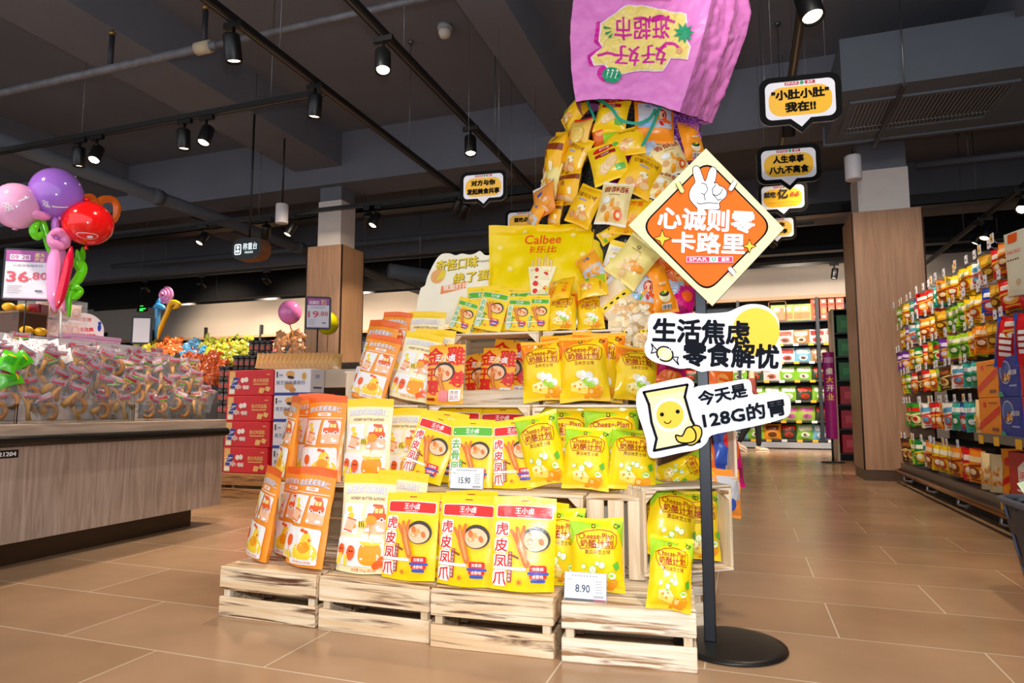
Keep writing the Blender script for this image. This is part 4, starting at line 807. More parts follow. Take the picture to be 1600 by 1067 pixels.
tb('K12', 'orange-yellow bag at the left edge below the edge-on bag', 862, 280, 62, 14, .05, wk=.85)
tb('K3', 'yellow bag with three upright brown characters on the left of the tower', 889, 291, 62, 6, .06, wk=.95)
tb('K2', 'yellow snack bag with brown lettering right of the centre, leaning right', 1002, 273, 68, 26, .06, wk=.95)
tb('K4', 'yellow chip bag right of the tower, above the diamond sign', 1045, 246, 58, -20, .05, wk=1.1)
tb('K14', 'silver-backed bag behind the ribbon right of the centre', 1012, 232, 40, 10, .02)
tb('K4', 'cream snack bag partly behind the diamond sign, upper one', 1036, 290, 56, 24, .06, wk=.95)
tb('K5', 'orange bag with blue bow print at the far left of the tower', 850, 312, 54, -12, .11, wk=1.1)
tb('K16', 'white and orange snack bag below the blue bow bag', 838, 334, 44, 40, .10, wk=.9)
tb('K3', 'yellow bag corner sticking up above the big yellow bag', 868, 333, 40, 8, .09, wk=.9)
tb('K2', 'yellow snack bag with brown lettering left of the cream bag', 914, 322, 62, 28, .07, wk=.95)
tb('K4', 'cream snack bag with dark red lettering in the middle of the tower', 960, 318, 70, 12, .10, wk=.85)
tb('K11', 'yellow bag with orange cheese balls left of the diamond sign', 985, 338, 60, 8, .06, wk=1.05)
tb('K1', 'yellow chip bag tucked behind the right edge of the big yellow bag', 952, 366, 34, 60, .05, wk=.8)
tb('B2', 'cream almond pouch leaning on the nest right of the big yellow bag', 966, 420, 84, 20, .06, wk=.95)
tb('K12', 'pale yellow bag marked G lying over the cream almond pouch', 990, 408, 76, 38, .13, wk=.9)
tb('K9', 'pouch with a colourful picture panel at the lower right of the tower', 1003, 456, 78, 12, .10, wk=.75)
tb('K8', 'orange pouch side with bowl picture and barcode at the lower right of the tower', 1030, 450, 82, -14, .12, wk=.95)
tb('K13', 'orange bag below the left corner of the diamond sign', 1037, 404, 44, -14, .05, wk=1.2)
tb('K13', 'dark orange bag behind the barcode pouch at the lower right', 1056, 432, 60, -20, .03)
tb('K14', 'silver-blue backed bag between the barcode pouch and the magenta bag', 1051, 455, 62, 16, .05, wk=.8)
tb('K15', 'bright magenta bag at the lower right edge of the tower', 1066, 472, 60, 24, .06, wk=.9)
tb('K16', 'orange and silver bag just right of the big yellow bag', 924, 418, 50, -30, .10, wk=.9)
tb('K10', 'clear popcorn bag lying diagonally right of the corn cheese bags', 970, 480, 96, -38, .14, wk=.95)
tb('K10', 'clear popcorn bag standing above the right corn cheese bag, left one', 968, 527, 62, 6, .18, wk=.95)
tb('K10', 'clear popcorn bag beside the big cloud sign, right one', 1003, 527, 62, -10, .16, wk=.9)
tb('K11', 'yellow snack bag lying flat left below the big yellow bag', 874, 452, 44, 82, .22, lean=30, wk=1.1)
tb('K6', 'yellow snack bag lying flat right below the big yellow bag', 925, 448, 46, 78, .20, lean=30, wk=1.1)
tb('K13', 'orange bag low beside the popcorn bags, half hidden', 945, 478, 40, 20, .10)
tb('K12', 'yellow bag low at the far right below the magenta bag', 1040, 500, 50, -20, .06)
tb('K15', 'dark red bag behind the cloud sign below the popcorn bags', 1052, 560, 60, 10, .06)
tb('K13', 'brown-orange bag between the two lower sign boards', 1044, 588, 50, -60, .08)
# ---------------------------------------------------------------- right flank behind the pole
def fl(code, label, u, v, Y, h, roll=0, yaw=30, lean=8, wk=1.0): return tower_bag(code, label, u, v, Y, h, roll, yaw, lean, wk, 'bags on the right flank of the display')
fl('F2', 'yellow cheese bag lying on its side between the lowest sign board and the pole', 1068, 735, 2.80, 84, 68, 20, 20, .62)
fl('K13', 'orange bag behind the lying yellow bag on the right flank', 1100, 712, 2.95, 60, 20)
kk('K17', Art().rect(.1, .15, .9, .8, BLU, .1).circ(.5, .9, .25, RED), pl('3350b8'), 47, w=.13, h=.24); kk('K18', Art().rect(.12, .5, .88, 1.2, SILV, .05).circ(.5, .35, .2, BLU), pl('ff9a3a'), 48, w=.14, h=.2)
fl('K17', 'blue and red bag hanging on the right flank beside the pole', 1132, 688, 3.0, 88, 4, 40, 8, .85)
fl('K15', 'magenta edged bag at the far right flank behind the blue one', 1138, 716, 3.1, 90, -4, 50, 8, .7)
fl('K18', 'orange bag with silver panel low on the right flank beside the pole', 1136, 770, 2.9, 72, 6, 40)
fl('K13', 'brown-orange bag at the top of the right flank beside the cloud sign', 1122, 595, 3.15, 70, 10, 40)
# ================================================================ BIG YELLOW BAG
def art_big():
    A = Art(); A.text('Calbee', .46, .765, .085, DORG, .03, w=.30); A.text('卡乐比', .46, .665, .07, DORG, .025, w=.25)
    for x, y in ((.1, .7), (.2, .5), (.8, .62), (.85, .4), (.7, .8), (.1, .3), (.74, .26), (.3, .84)): A.circ(x, y, .022, pl('ffe97a'), n=10)
    for i in range(7): A.rect(.40+.026*i, .46, .418+.026*i, .56+.022*((i*2) % 3), (CHIP, LEM)[i % 2])      # a paper cup of fries
    A.poly([(.42, .26), (.56, .26), (.60, .5), (.38, .5)], CRM)
    for i in range(7): A.circ(.45+.075*(i % 2), .29+.03*i, .02, RED, n=8)
    A.circ(.60, .22, .055, pl('b5385a')); A.circ(.72, .22, .05, pl('e8a04a')); A.rect(.86, .02, .866, .84, pl('f5c400')); return A
kind('BIG', Bag(.50, .455, .16, 'pouch', 51, pinch=-.02, wr=.022, taper=.14), art_big(), pl('ffdb00', .25), 'giant_snack_bag', seal=pl('ffd000', .2), sealv=.9, nu=22, nv=18)
sb('BIG', 'giant yellow snack bag with red lettering standing in the middle of the tower', 848, 478, 3.31, 1.2, 172, 3, 3, 5, None, 1.07)
# board sign with strange-flavour lettering
def board(label, name, cat, pts, Y, art, base, th=.012, edge=None, parent=None, part=None):
    S = lambda a, b: at_y(a, -b, Y); m = MB(); m.prism(pts, base, S, Vector((0, th, 0)), edge or base); m.art(art, lambda a, b: (S(a, b), Vector((0, -1, 0))), .0008, step=.0003)
    if parent: o = m.build(part, parent); return o
    return tag(m.build(name), label, cat)
NP = lambda pts: [(x, -y) for x, y in pts]
cw = lambda pts: pts if sum(pts[i][0]*pts[(i+1) % len(pts)][1]-pts[(i+1) % len(pts)][0]*pts[i][1] for i in range(len(pts))) > 0 else pts[::-1]
def smooth_poly(pts, k=4):
    n = len(pts); o = []
    for i in range(n):
        p0, p1, p2, p3 = pts[i-1], pts[i], pts[(i+1) % n], pts[(i+2) % n]
        for j in range(k):
            t = j/k; o.append(tuple(.5*((2*p1[d])+(-p0[d]+p2[d])*t+(2*p0[d]-5*p1[d]+4*p2[d]-p3[d])*t*t+(-p0[d]+3*p1[d]-3*p2[d]+p3[d])*t**3) for d in (0, 1)))
    return o
A = Art(); YL = mat('f2d21c', .5); OL = mat('7a6a10', .5)
for s, x, y, h, w_ in (('奇怪口味', 714, -412, 17, 66), ('绝了蛋', 736, -432, 16, 56)):
    A.text(s, x+.8, y-.8, h, OL, .06, w=w_, rot=.14, skew=.25); A.text(s, x, y, h, YL, .03, w=w_, rot=.14, skew=.25)
A.poly([(690, -447), (730, -440), (728, -450), (688, -460)], mat('f08a50', .5)); A.text('就能打开', 712, -448, 9, mat('fff4e0', .5), .03, rot=.1); A.text('STRANGE', 757, -408, 3.5, OL, .02, rot=.1)
A.circ(777, -408, 9, mat('f2b678', .5), 17, -.7); A.circ(684, -432, 10, mat('e8a860', .5), 12, -.7); A.poly([(682, -438), (690, -424), (697, -422), (695, -434)], mat('e8cf10', .5))
board('cream die-cut sign with yellow slanted lettering standing left of the giant yellow bag', 'die_cut_sign', 'sign', smooth_poly(cw(NP([(660, 500), (656, 455), (664, 446), (668, 432), (680, 408), (690, 397), (703, 396), (712, 399), (722, 396), (733, 398), (742, 396), (750, 392), (757, 398), (766, 398), (778, 390), (792, 386), (797, 394), (796, 410), (780, 425), (776, 500)])), 3), 3.33, A, mat('f7f0d8', .55), .01)
# ================================================================ SIGN STAND
YS = 2.45
st = thing('sign_stand', 'black pole stand with orange diamond sign and two white die-cut boards', 'sign stand', at_z(1140, 1010, 0)); so = st.location.copy()
GUN = mat('23262d', .4, .4, scale=4)
m = MB(); m.lathe([(.001, .0), (.182, .0), (.19, .004), (.188, .010), (.16, .013), (.001, .0135)], mat('1c1b1c', .35, .3, var=.3, scale=12), n=48, cap=False); m.build('base_plate', st)
pt = at_y(1110, 1000, YS+.03); px_ = pt.x
m = MB(); m.box((px_-so.x-.02, YS+.015-so.y, .012), (px_-so.x+.02, YS+.055-so.y, 1.45), GUN, bev=.003); m.build('pole', st)
def sboard(part, pts, art, base, th=.012, edge=None, Y=YS, pieces=()):
    S = lambda a, b: at_y(a, -b, Y)-so; m = MB(); m.prism(cw(NP(pts)) , base, S, Vector((0, th, 0)), edge or base); m.art(art, lambda a, b: (S(a, b), Vector((0, -1, 0))), .0006, step=.0003)
    return m.build(part, st)
INK = mat('0e1016', .7, spec=.08); SGW = mat('e8eaf2', .6, spec=.1); SGO = mat('f06a22', .6, spec=.1); SGC = mat('f0deb0', .6, spec=.1); SGY = mat('f2c648', .6, spec=.1); SGY2 = mat('f6dc92', .6, spec=.1); NAVY = mat('10131d', .7, spec=.08); GREY_E = mat('4a4f5e', .5)
def rdiamond(cx, cy, rx, ry, r, tilt=0):
    o = []
    P = [(cx, cy-ry), (cx-rx, cy), (cx, cy+ry), (cx+rx, cy)]
    for i in range(4):
        p0, p1, p2 = P[i-1], P[i], P[(i+1) % 4]; a = tuple(p1[d]+(p0[d]-p1[d])*r for d in (0, 1)); b = tuple(p1[d]+(p2[d]-p1[d])*r for d in (0, 1))
        for j in range(7): t = j/6; o.append(tuple(a[d]*(1-t)**2+2*p1[d]*t*(1-t)+b[d]*t*t for d in (0, 1)))
    return o
A = Art(); A.poly(cw(NP(rdiamond(1104.5, 354, 104.5, 105, .16))), INK); A.poly(cw(NP(rdiamond(1104.5, 354, 101, 101.5, .16))), SGO)
hand = [(1088, 324), (1078, 312), (1077, 300), (1082, 290), (1086, 284), (1083, 272), (1083, 262), (1088, 259), (1093, 262), (1097, 272), (1102, 283), (1107, 268), (1112, 261), (1118, 263), (1120, 270), (1118, 282), (1116, 286), (1121, 286), (1124, 290), (1131, 293), (1136, 300), (1134, 308), (1128, 313), (1124, 318), (1125, 324), (1120, 328), (1092, 327)]
hp = smooth_poly(cw(NP(hand)), 4); A.poly(hp, SGW); A.line(hp+[hp[0]], 1.1, INK)
for c in ([(1096, 286), (1103, 288), (1106, 296), (1101, 304), (1095, 302)], [(1100, 304), (1102, 313)], [(1119, 288), (1113, 296), (1114, 304), (1118, 308)], [(1114, 304), (1120, 306), (1126, 302), (1129, 295)], [(1118, 308), (1122, 313), (1127, 311)], [(1089, 317), (1094, 319), (1106, 317), (1122, 318)]): A.line(NP(c), 1, INK)
A.text('心诚则零', 1104, -344, 33, SGW, .055, w=150, rot=-.05); A.text('卡路里', 1107, -380, 31, SGW, .055, w=112, rot=-.03)
for x, y, r in ((1035, 373, 14), (1171, 385, 11)): A.outl(star(x, -y, r, r*.36), SGY, INK, 1)
A.rect(1072, -411, 1146, -400.5, mat('d4145a', .5)); A.rect(1072.8, -410.3, 1145.2, -401.2, SGW); A.rect(1073.6, -409.6, 1108.5, -401.9, mat('d4145a', .5)); A.rect(1122, -409.6, 1144.5, -401.9, mat('d4145a', .5)); A.text('SPAR', 1091, -405.8, 5.4, SGW, .03, w=28); A.text('嘉荣', 1133.5, -405.8, 6, SGW, .02); A.circ(1115.5, -405.7, 3.4, mat('2f9d78', .5)); A.poly(NP([(1113.4, 407.5), (1117.6, 407.5), (1115.5, 402.6)])[::1], SGW)
def pill(x0, y0, x1, y1, w_, c): A.line(NP([(x0, y0), (x1, y1)]), w_+2, INK); A.line(NP([(x0, y0), (x1, y1)]), w_, c); A.circ(x0, -y0, w_/2, c); A.circ(x1, -y1, w_/2, c)
pill(1060, 288, 1066, 299, 6.5, mat('c8e08a', .5)); pill(1142, 296, 1148, 287, 6.5, SGW); pill(1141, 421, 1146, 427, 6.5, mat('e6cfe8', .5))
sboard('diamond_board', [(1103, 232), (982, 352), (1113, 478), (1225, 357)], A, SGC, .016, GREY_E)
# cloud board
A = Art(); A.circ(1181, -518, 37, SGY, n=36)
TXT = lambda s, x, y, h, w_, rot=-.035: A.text(s, x, -y, h, NAVY, .055, w=w_, rot=rot)
TXT('生活焦虑', 1096, 518, 36, 150); TXT('零食解忧', 1142, 555, 37, 148)
cd_ = ell(1039, -553, 13, 11, -.5, 20)
for sx, ang in ((-1, 2.75), (1, -.4)):
    A.outl([(1039+sx*11, -553+(4 if sx < 0 else -5)), (1039+sx*21, -553+(16 if sx < 0 else -5)), (1039+sx*19, -553+(8 if sx < 0 else -10)), (1039+sx*21.5, -553+(1 if sx < 0 else -17))], SGW, NAVY, 1.8)
A.outl(cd_, SGY2, NAVY, 2.4)
for k in (-5, -1, 3, 7): A.line([(1039+k-4, -553-8), (1039+k+4, -553+8)], 1.6, SGW)
cloud = [(1012, 526), (1013, 500), (1020, 490), (1036, 489), (1048, 488), (1062, 491), (1080, 489), (1098, 490), (1120, 489), (1138, 487), (1152, 481), (1166, 476), (1181, 475), (1196, 478), (1208, 486), (1216, 498), (1218, 514), (1216, 532), (1221, 545), (1222, 560), (1221, 576), (1212, 582), (1196, 579), (1180, 580), (1160, 578), (1140, 580), (1110, 579), (1095, 581), (1078, 575), (1062, 576), (1044, 571), (1024, 566), (1010, 556), (1007, 542)]
sboard('cloud_board', smooth_poly(cloud, 3), A, SGW, .012, mat('d8dae2', .5), Y=YS-.004)
# smiling crisp packet board
A = Art(); bagp = [(1006, 613), (1074, 601), (1070, 620), (1080, 655), (1092, 678), (1093, 690), (1022, 704), (1026, 685), (1018, 660), (1014, 632)]
A.outl(cw(NP(bagp)), mat('f6e6b4', .6, spec=.1), NAVY, 4.2); A.poly(cw(NP([(1009, 614), (1072, 603), (1070, 610), (1013, 621)])), SGY2)
A.circ(1047, -648, 27, mat('fbf2d4', .6), 27, n=30); A.circ(1047, -648, 21.5, SGY, 21.5, n=30)
A.circ(1034.5, -647.5, 3.3, INK, n=14); A.circ(1059, -643, 3.3, INK, n=14); A.line([(1043+5.5*math.cos(a), -656-5.5*math.sin(a)) for a in [.2+2.5*i/8 for i in range(9)]], 1.5, INK)
A.outl(ell(1083, -680, 12, 17, -.6, 20), SGY, NAVY, 2.4); A.outl(smooth_poly(cw(NP([(1056, 680), (1066, 681), (1072, 670), (1080, 667), (1087, 676), (1086, 688), (1074, 692), (1060, 690)])), 3), SGY, NAVY, 2.4)
TXT('今天是', 1129, 616, 22, 76, .2); TXT('128G的胃', 1162, 646, 25, 128, .17)
pk = [(994, 622), (1000, 607), (1020, 600), (1060, 591), (1074, 590), (1084, 598), (1084, 606), (1092, 603), (1130, 598), (1166, 592), (1174, 600), (1177, 616), (1196, 613), (1222, 612), (1234, 622), (1235, 642), (1228, 652), (1196, 662), (1150, 672), (1112, 680), (1104, 692), (1090, 702), (1060, 708), (1022, 716), (1012, 708), (1010, 690), (1004, 668), (996, 644)]
sboard('crisp_packet_board', smooth_poly(pk, 3), A, SGW, .012, mat('d8dae2', .5), Y=YS-.002)
# ================================================================ PINK PAPER BAG (tipped over, mouth down)
PINK = mat('e583cc', .42, var=.08, scale=5, bump=.35, bscale=14); PINK2 = PINK
YB = 3.2
LV = [  # front-left px, front-right px, back-right px
    ((900, 160), (1062, 176), (1112, 193)), ((893, 110), (1080, 120), (1142, 120)), ((891, 60), (1098, 60), (1166, 55)), ((896, 10), (1112, 0), (1174, 20)), ((905, -60), (1122, -70), (1164, -30)), ((910, -110), (1124, -120), (1150, -90))]
def lvl(k):
    k = min(len(LV)-1.0001, max(0, k)); i = int(k); f = k-i; return [tuple(LV[i][c][d]*(1-f)+LV[i+1][c][d]*f for d in (0, 1)) for c in range(3)]
def crinkle(p, n, s=1.0): return p+n*(noise.noise((p.x*5, p.y*5, p.z*4))*.03+abs(noise.noise((p.x*11+5, p.y*11, p.z*8)))*.03+abs(noise.noise((p.x*20, p.y*20, p.z*13)))*.022+abs(noise.noise((p.x*30-p.z*22, p.y*25, p.z*30+p.x*20)))*.014)*s
def pb_front(a, b):
    fl_, fr, br = lvl(b*5); v = fl_[1]+(fr[1]-fl_[1])*a-(11*math.sin(pi*a) if b < .001 else 11*math.sin(pi*a)*max(0, 1-b*5)); p = at_y(fl_[0]+(fr[0]-fl_[0])*a, v, YB); return crinkle(p, Vector((0, -1, 0)), .5)
def pb_right(a, b):
    fl_, fr, br = lvl(b*5); p = at_y(*fr, YB).lerp(at_y(*br, YB+.42), a)+Vector((1, -.5, 0))*(-.03*abs(math.sin(2*pi*a))*min(1, b*2+.2)); return crinkle(p+Vector((.0, 0, 0)), Vector((1, -.8*(1-a), 0)).normalized() if a > .02 else Vector((0, -1, 0)), .5+.2*min(1, a*4))
def pb_back(a, b):
    fl_, fr, br = lvl(b*5); q = at_y(*br, YB+.42); l = at_y(*fl_, YB); l = Vector((l.x+.04, YB+.46, l.z+.03)); p = q.lerp(l, a); return crinkle(p, Vector((0, 1, 0)), .8 if 0 < a < 1 else 0)
def pb_left(a, b):
    p0 = pb_back(1, b); p1 = pb_front(0, b); return Vector(p0).lerp(Vector(p1), a)+Vector((-.03*math.sin(pi*a), 0, 0))
def pb_right2(a, b): return Vector(pb_right(a, b)) if 0 < a < 1 else (Vector(pb_front(1, b)) if a == 0 else Vector(pb_back(0, b)))
t = thing('giant_paper_bag', 'giant pink paper shopping bag hanging upside down above the snack tower', 'shopping bag', (0, 0, 0))
m = MB()
for f, n in ((pb_front, 56), (pb_right2, 30), (pb_back, 16), (pb_left, 10)): m.grid(f, n, 84, PINK)
top = [pb_front(0, 1), pb_front(1, 1), pb_right2(1, 1), pb_back(1, 1)]; m.add([p[:] for p in top], [(0, 1, 2, 3)], PINK)
MG = mat('d4109c', .5); YW = mat('f2d978', .5, bump=.2, bscale=14); PW = mat('f0e2ea', .5); GR = mat('159a6a', .5)
A = Art()
sil = [(978, 8), (1004, 9), (1042, 20), (1073, 24), (1074, 38), (1068, 52), (1080, 76), (1075, 96), (1049, 93), (1036, 114), (985, 114), (960, 118), (945, 104), (929, 106), (924, 93), (942, 76), (936, 68), (939, 38)]
A.poly(cw(NP([(978, 8), (940, 36), (933, 37), (929, 68), (938, 77), (918, 89), (922, 106), (930, 107), (942, 80), (944, 60), (950, 40), (984, 12)])), MG); A.circ(947, -117, 13, MG, 12)
A.poly(cw(NP(sil)), PW); cx_, cy2 = 1004, 62; A.poly(cw(NP([(cx_+(x-cx_)*.965, cy2+(y-cy2)*.965) for x, y in sil])), YW)
A.text('好好', 1001, -88, 30, MG, .02, w=82, rot=pi); A.text('逛超市', 1004, -46, 36, MG, .02, w=86, rot=pi)
A.line(NP([(936, 90), (950, 86), (966, 88)]), 4, MG); A.line(NP([(1030, 80), (1042, 70), (1055, 72), (1062, 78)]), 4, MG); A.line(NP([(996, 31), (1012, 34), (1030, 34), (1048, 36), (1054, 38)]), 4, MG)
A.circ(1062, -82, 5, mat('e8a878', .5)); A.poly(star(1069, -55, 17, 9, 9, .2), GR)
for p, q in (((946, 46), (956, 47)), ((949, 56), (956, 52)), ((954, 62), (958, 56))): A.taper((p[0], -p[1]), (q[0], -q[1]), 4, 1, GR)
A.circ(957, -120, 14.5, GR, 12.5, .1)
for dx in (-6, 1, 8): A.line([(957+dx-2.5, -125), (957+dx, -116)], 1.6, WHT); A.circ(957+dx+.6, -113, 1.6, WHT, n=8)
A.rect(985, 4, 1052, -1, mat('d4142c', .5))
m.art(A, lambda a, b: (crinkle(at_y(a, -b, YB), Vector((0, -1, 0)), .5), Vector((0, -1, 0))), .0055, cell=4, step=.0008); m.build('bag_body', t)
m = MB(); 
for x in (-.55, -.12): m.tube([(x, YB+.12, 2.95), (x+.02, YB+.14, 4.6)], .003, STEEL, 5)
m.f = m.f; m.build('hanging_wire', t)
# ribbon
RB = mat('1a9a7c', .4); 
def ribbon(label, pts, w_=.016):
    P = smooth_poly(pts+pts[::-1][1:-1], 4)[:4*(len(pts)-1)+1]; m = MB(); V = []
    for i, (u, v) in enumerate(P):
        p = at_y(u, v, YC-.3)
        for _ in range(2): y, _a = surf_y(p.x, p.z, .10); p = at_y(u, v, y)
        V.append(p)
    vs = []
    for i, p in enumerate(V):
        d = (V[min(i+1, len(V)-1)]-V[max(i-1, 0)]).normalized(); s = d.cross(Vector((0, -1, 0))).normalized()*w_/2; vs += [(p-s)[:], (p+s)[:]]
    m.add(vs, [(2*i, 2*i+1, 2*i+3, 2*i+2) for i in range(len(V)-1)], RB, True)
    return tag(m.build('satin_ribbon'), label, 'ribbon')
ribbon('green printed ribbon looping across the top of the tower under the pink bag', [(918, 150), (922, 152), (940, 158), (956, 170), (966, 184), (980, 191), (1000, 192), (1016, 184), (1024, 170)])
ribbon('green printed ribbon hanging straight down from the pink bag rim', [(1033, 160), (1029, 172), (1020, 196), (1010, 216), (1003, 228)])
ribbon('short end of green ribbon hanging at the upper left of the tower', [(917, 152), (920, 165), (926, 178), (929, 188)], .012)
# ================================================================ LEFT COUNTER
CW = wood('b9a496', '96806f', None, stretch=(12, 12, .7), scale=2.6, rough=.5, name='counter_veneer'); CWT = wood('c0aa98', 'a08a78', None, stretch=(12, 1, 12), scale=2.6, rough=.45, name='counter_edge_veneer')
XF = -3.53; YE = 3.85
ct = thing('display_counter', 'long wood-veneer counter with black bumper rail at the left', 'counter', (XF, 0, 0))
def cp(part, a, b, m, bev=0): q = MB(); q.box(a, b, m, bev=bev); return q.build(part, ct)
ys = [-.6, .3, 1.15, 2.0, 2.84, 3.62, YE-.005]
for a, b in zip(ys, ys[1:]): cp('front_panel', (-.03, a+.001, .13), (-.008, b-.001, .625), CW)
cp('end_panel', (-1.2, YE-.025, .13), (-.03, YE-.003, .625), CW); cp('carcass', (-1.2, -.6, .13), (-.03, YE-.026, .66), mat('8a786a', .7))
cp('kick_plate', (-1.15, -.6, 0), (-.12, YE-.16, .13), mat('3a2a1c', .35, .4))
cp('worktop', (-1.22, -.6, .66), (.012, YE, .732), CWT, .004)
q = MB(); q.tube([(.022, -.6, .645), (.022, YE-.01, .645)], .028, mat('131211', .35), 12); tag(q.build('bumper_rail', ct), 'black rubber bumper rail', None)
q = MB(); q.box((-.008, 2.2, .562), (-.003, 2.412, .602), mat('0d0d0e', .4)); A = Art(); A.text('21204', .5, .5, .6, mat('f0f0f0', .5), .02, w=.42); q.art(A, lambda a, b: (Vector((-.003, 2.358+(a-.5)*.2, .564+b*.036)), Vector((1, 0, 0))), .0006); tag(q.build('number_plate', ct), 'black plate with white digits', None)
# clear acrylic bins on the counter edge
ACR = mat('eef4f6', .03, var=0, trans=1.0, spec=.5)
for i, (a, b) in enumerate(((1.55, 2.40), (2.41, 3.10), (3.11, 3.80))):
    t = thing('acrylic_bin', 'clear acrylic bin holding snack packets, %s along the counter edge' % ('nearest the camera', 'middle one', 'the one at the far end')[i], 'bin', (XF, a, .732))
    for part, p0, p1 in (('front_pane', (-.035, 0, .002), (-.031, b-a, .105)), ('side_pane', (-.5, 0, .002), (-.031, .003, .105)), ('side_pane', (-.5, b-a-.003, .002), (-.031, b-a, .105))):
        q = MB(); q.box(p0, p1, ACR); q.build(part, t)
# clear packets of braised snacks
WRAP = mat('c8ccd2', .06, var=0, alpha=.09, spec=1.0); FOOD = [mat('c8802e', .35, var=.25, scale=60, bump=.4), mat('dda04a', .35, var=.25, scale=60, bump=.4), mat('a86428', .35, var=.25, scale=60, bump=.4)]
LABR = mat('a0122e', .4); LABW = mat('8a7684', .4); LABG = mat('58c22c', .4)
def packet(v):
    q = random.Random(v); b = Bag(.11, .165, .05, 'chip', 60+v, wr=.009)
    m = MB(); m.grid(lambda a, c: b.S(a, c), 6, 8, WRAP); m.grid(lambda a, c: b.S(a, c, 1), 6, 8, WRAP, flip=True); o = m.build('snack_packet'); o['category'] = 'snack packet'
    m = MB()
    if v % 3 == 0:   # curled sausage
        pts = [(.02*math.cos(a)*1.1, 0, .045+.03*math.sin(a)) for a in [(-2.2+4.4*i/8) for i in range(9)]]; m.tube(pts, [.006, .008, .009, .009, .009, .009, .009, .008, .005], FOOD[0], 7)
    elif v % 3 == 1:  # foot with toes
        f = FOOD[1]; m.tube([(.006, 0, .008), (0, .002, .045), (-.003, 0, .07)], [.009, .007, .010], f, 7)
        for dx in (-.02, -.004, .014): m.tube([(-.003, 0, .068), (dx*.8-.003, -.004, .09), (dx*1.3-.003, .002, .10)], [.007, .005, .003], f, 6)
    else:             # drumlet
        f = FOOD[1]; m.tube([(-.012, 0, .012), (-.004, 0, .04), (.004, 0, .066), (.014, 0, .09)], [.013, .012, .007, .009], f, 8); m.tube([(.016, .004, .02), (.012, .004, .05), (.0, .004, .08)], [.006, .008, .005], FOOD[2], 7)
    m.v = [(x*1.5, y*1.5, z*1.42) for x, y, z in m.v]; m.build('snack_food', o)
    m = MB(); gm = LABG if v in (1, 3) else LABR; m.grid(lambda a, c: b.S(.1+a*.8, .80+c*.19)+Vector((0, -.0015, 0)), 4, 2, LABW); m.grid(lambda a, c: b.S(.17+a*.66, .825+c*.14)+Vector((0, -.0028, 0)), 4, 1, LABR); m.grid(lambda a, c: b.S(.2+a*.6, .77+c*.04)+Vector((0, -.0025, 0)), 4, 1, gm if gm is LABG else mat('6a6066', .4)); m.build('label_strip', o); return o
PK = [Proto(packet(v)) for v in range(6)]
LBP = ('clear packet with red label and curled brown snack in the counter heap', 'clear packet with red label and braised chicken foot in the counter heap', 'clear packet with red label and small drumstick in the counter heap')
def heap_z(x, y):
    """surface height of the heap on the counter"""
    d = (XF-.06)-x; return .735+.12+min(.27, d*2.0)+min(.12, max(0, d-.14)*.22)+.02*noise.noise((x*5, y*5, 1))
q = random.Random(11); n = 0
for row in range(12):
    x = XF-.085-(row*.026 if row < 7 else .156+(row-6)*.085); k = 0; y = 1.62+.02*(row % 2)
    while y < 3.79:
        y += .092+q.uniform(-.01, .01)
        if y > 3.77: break
        p = Vector((x+q.uniform(-.008, .008), y, 0)); zz = heap_z(p.x, p.y)-.125; zz = max(.738, zz)
        if at_x(0, 600, p.x).y > y+.12: continue
        if row > 5 and y < 2.7 and q.random() < .8: continue
        v = q.randrange(6); s = q.uniform(.9, 1.1)
        PK[v].put(LBP[v % 3], group=LBP[v % 3].replace('clear packet', 'clear packets').replace(' in the counter heap', ''), loc=(p.x, p.y, zz), rot=(rad(q.uniform(-30, 5)), rad(q.uniform(-38, 38)), rad(62+q.uniform(-35, 35))), scale=(s, s, s)); n += 1
for j in range(14):     # the lower layer standing inside the bins
    y = 1.75+j*.148; v = (0, 4, 0, 1)[j % 4]
    PK[v].put(LBP[v % 3], group=LBP[v % 3].replace('clear packet', 'clear packets').replace(' in the counter heap', ''), loc=(XF-.075, y, .737), rot=(rad(-6), rad(q.uniform(-25, 25)), rad(80)), scale=(1.0,)*3)
# white and green packets at the near left of the heap
def _art(n, cols, r, s, rx=.42, ry=.45, cy=.6):
    A = Art(); blobs(A, .5, cy, rx, ry, n, cols, r, s); return A
def mkp(code, w, h, t, seed, art, m, name, **k): kind(code, Bag(w, h, t, 'chip', seed, wr=.009), art, m, name, nu=8, nv=9, **k)
mkp('W', .12, .13, .05, 71, _art(22, (RED, pl('f2b8c0'), pl('e8e8f0')), .04, 4), pl('f4f2f5', .25), 'white_packet'); mkp('Wg', .12, .15, .05, 72, Art().rect(.2, .4, .8, .9, pl('3aa51e')).rect(.3, .9, .7, 1.0, YEL), pl('59d41f', .25), 'green_packet')
for j in range(26):
    y = 2.36+.075*(j % 7)+.02*(j//7); x = XF-.24-.09*(j//7); s = .85
    K['W'][0].put('white snack packet with red specks in the pile at the near left of the counter', group='white packets piled at the left of the counter', loc=(x+q.uniform(-.02, .02), y, heap_z(x, y)-.06), rot=(rad(q.uniform(-50, -10)), rad(q.uniform(-40, 40)), rad(60+q.uniform(-40, 40))), scale=(s, s, s))
for j, (u, v_, r) in enumerate(((8, 556, 20), (24, 562, -60), (6, 572, 70), (28, 550, 50))):
    p = at_x(u, v_+8, XF-.09+.012*j); K['Wg'][0].put('bright green packet at the left edge of the counter heap, %s' % ('highest', 'tilted to the right', 'lowest', 'behind the others')[j], group='green packets', loc=p-Vector((0.02*j, 0, .05)), rot=(rad(-20), rad(r), rad(60)), scale=(.75, .75, .75))
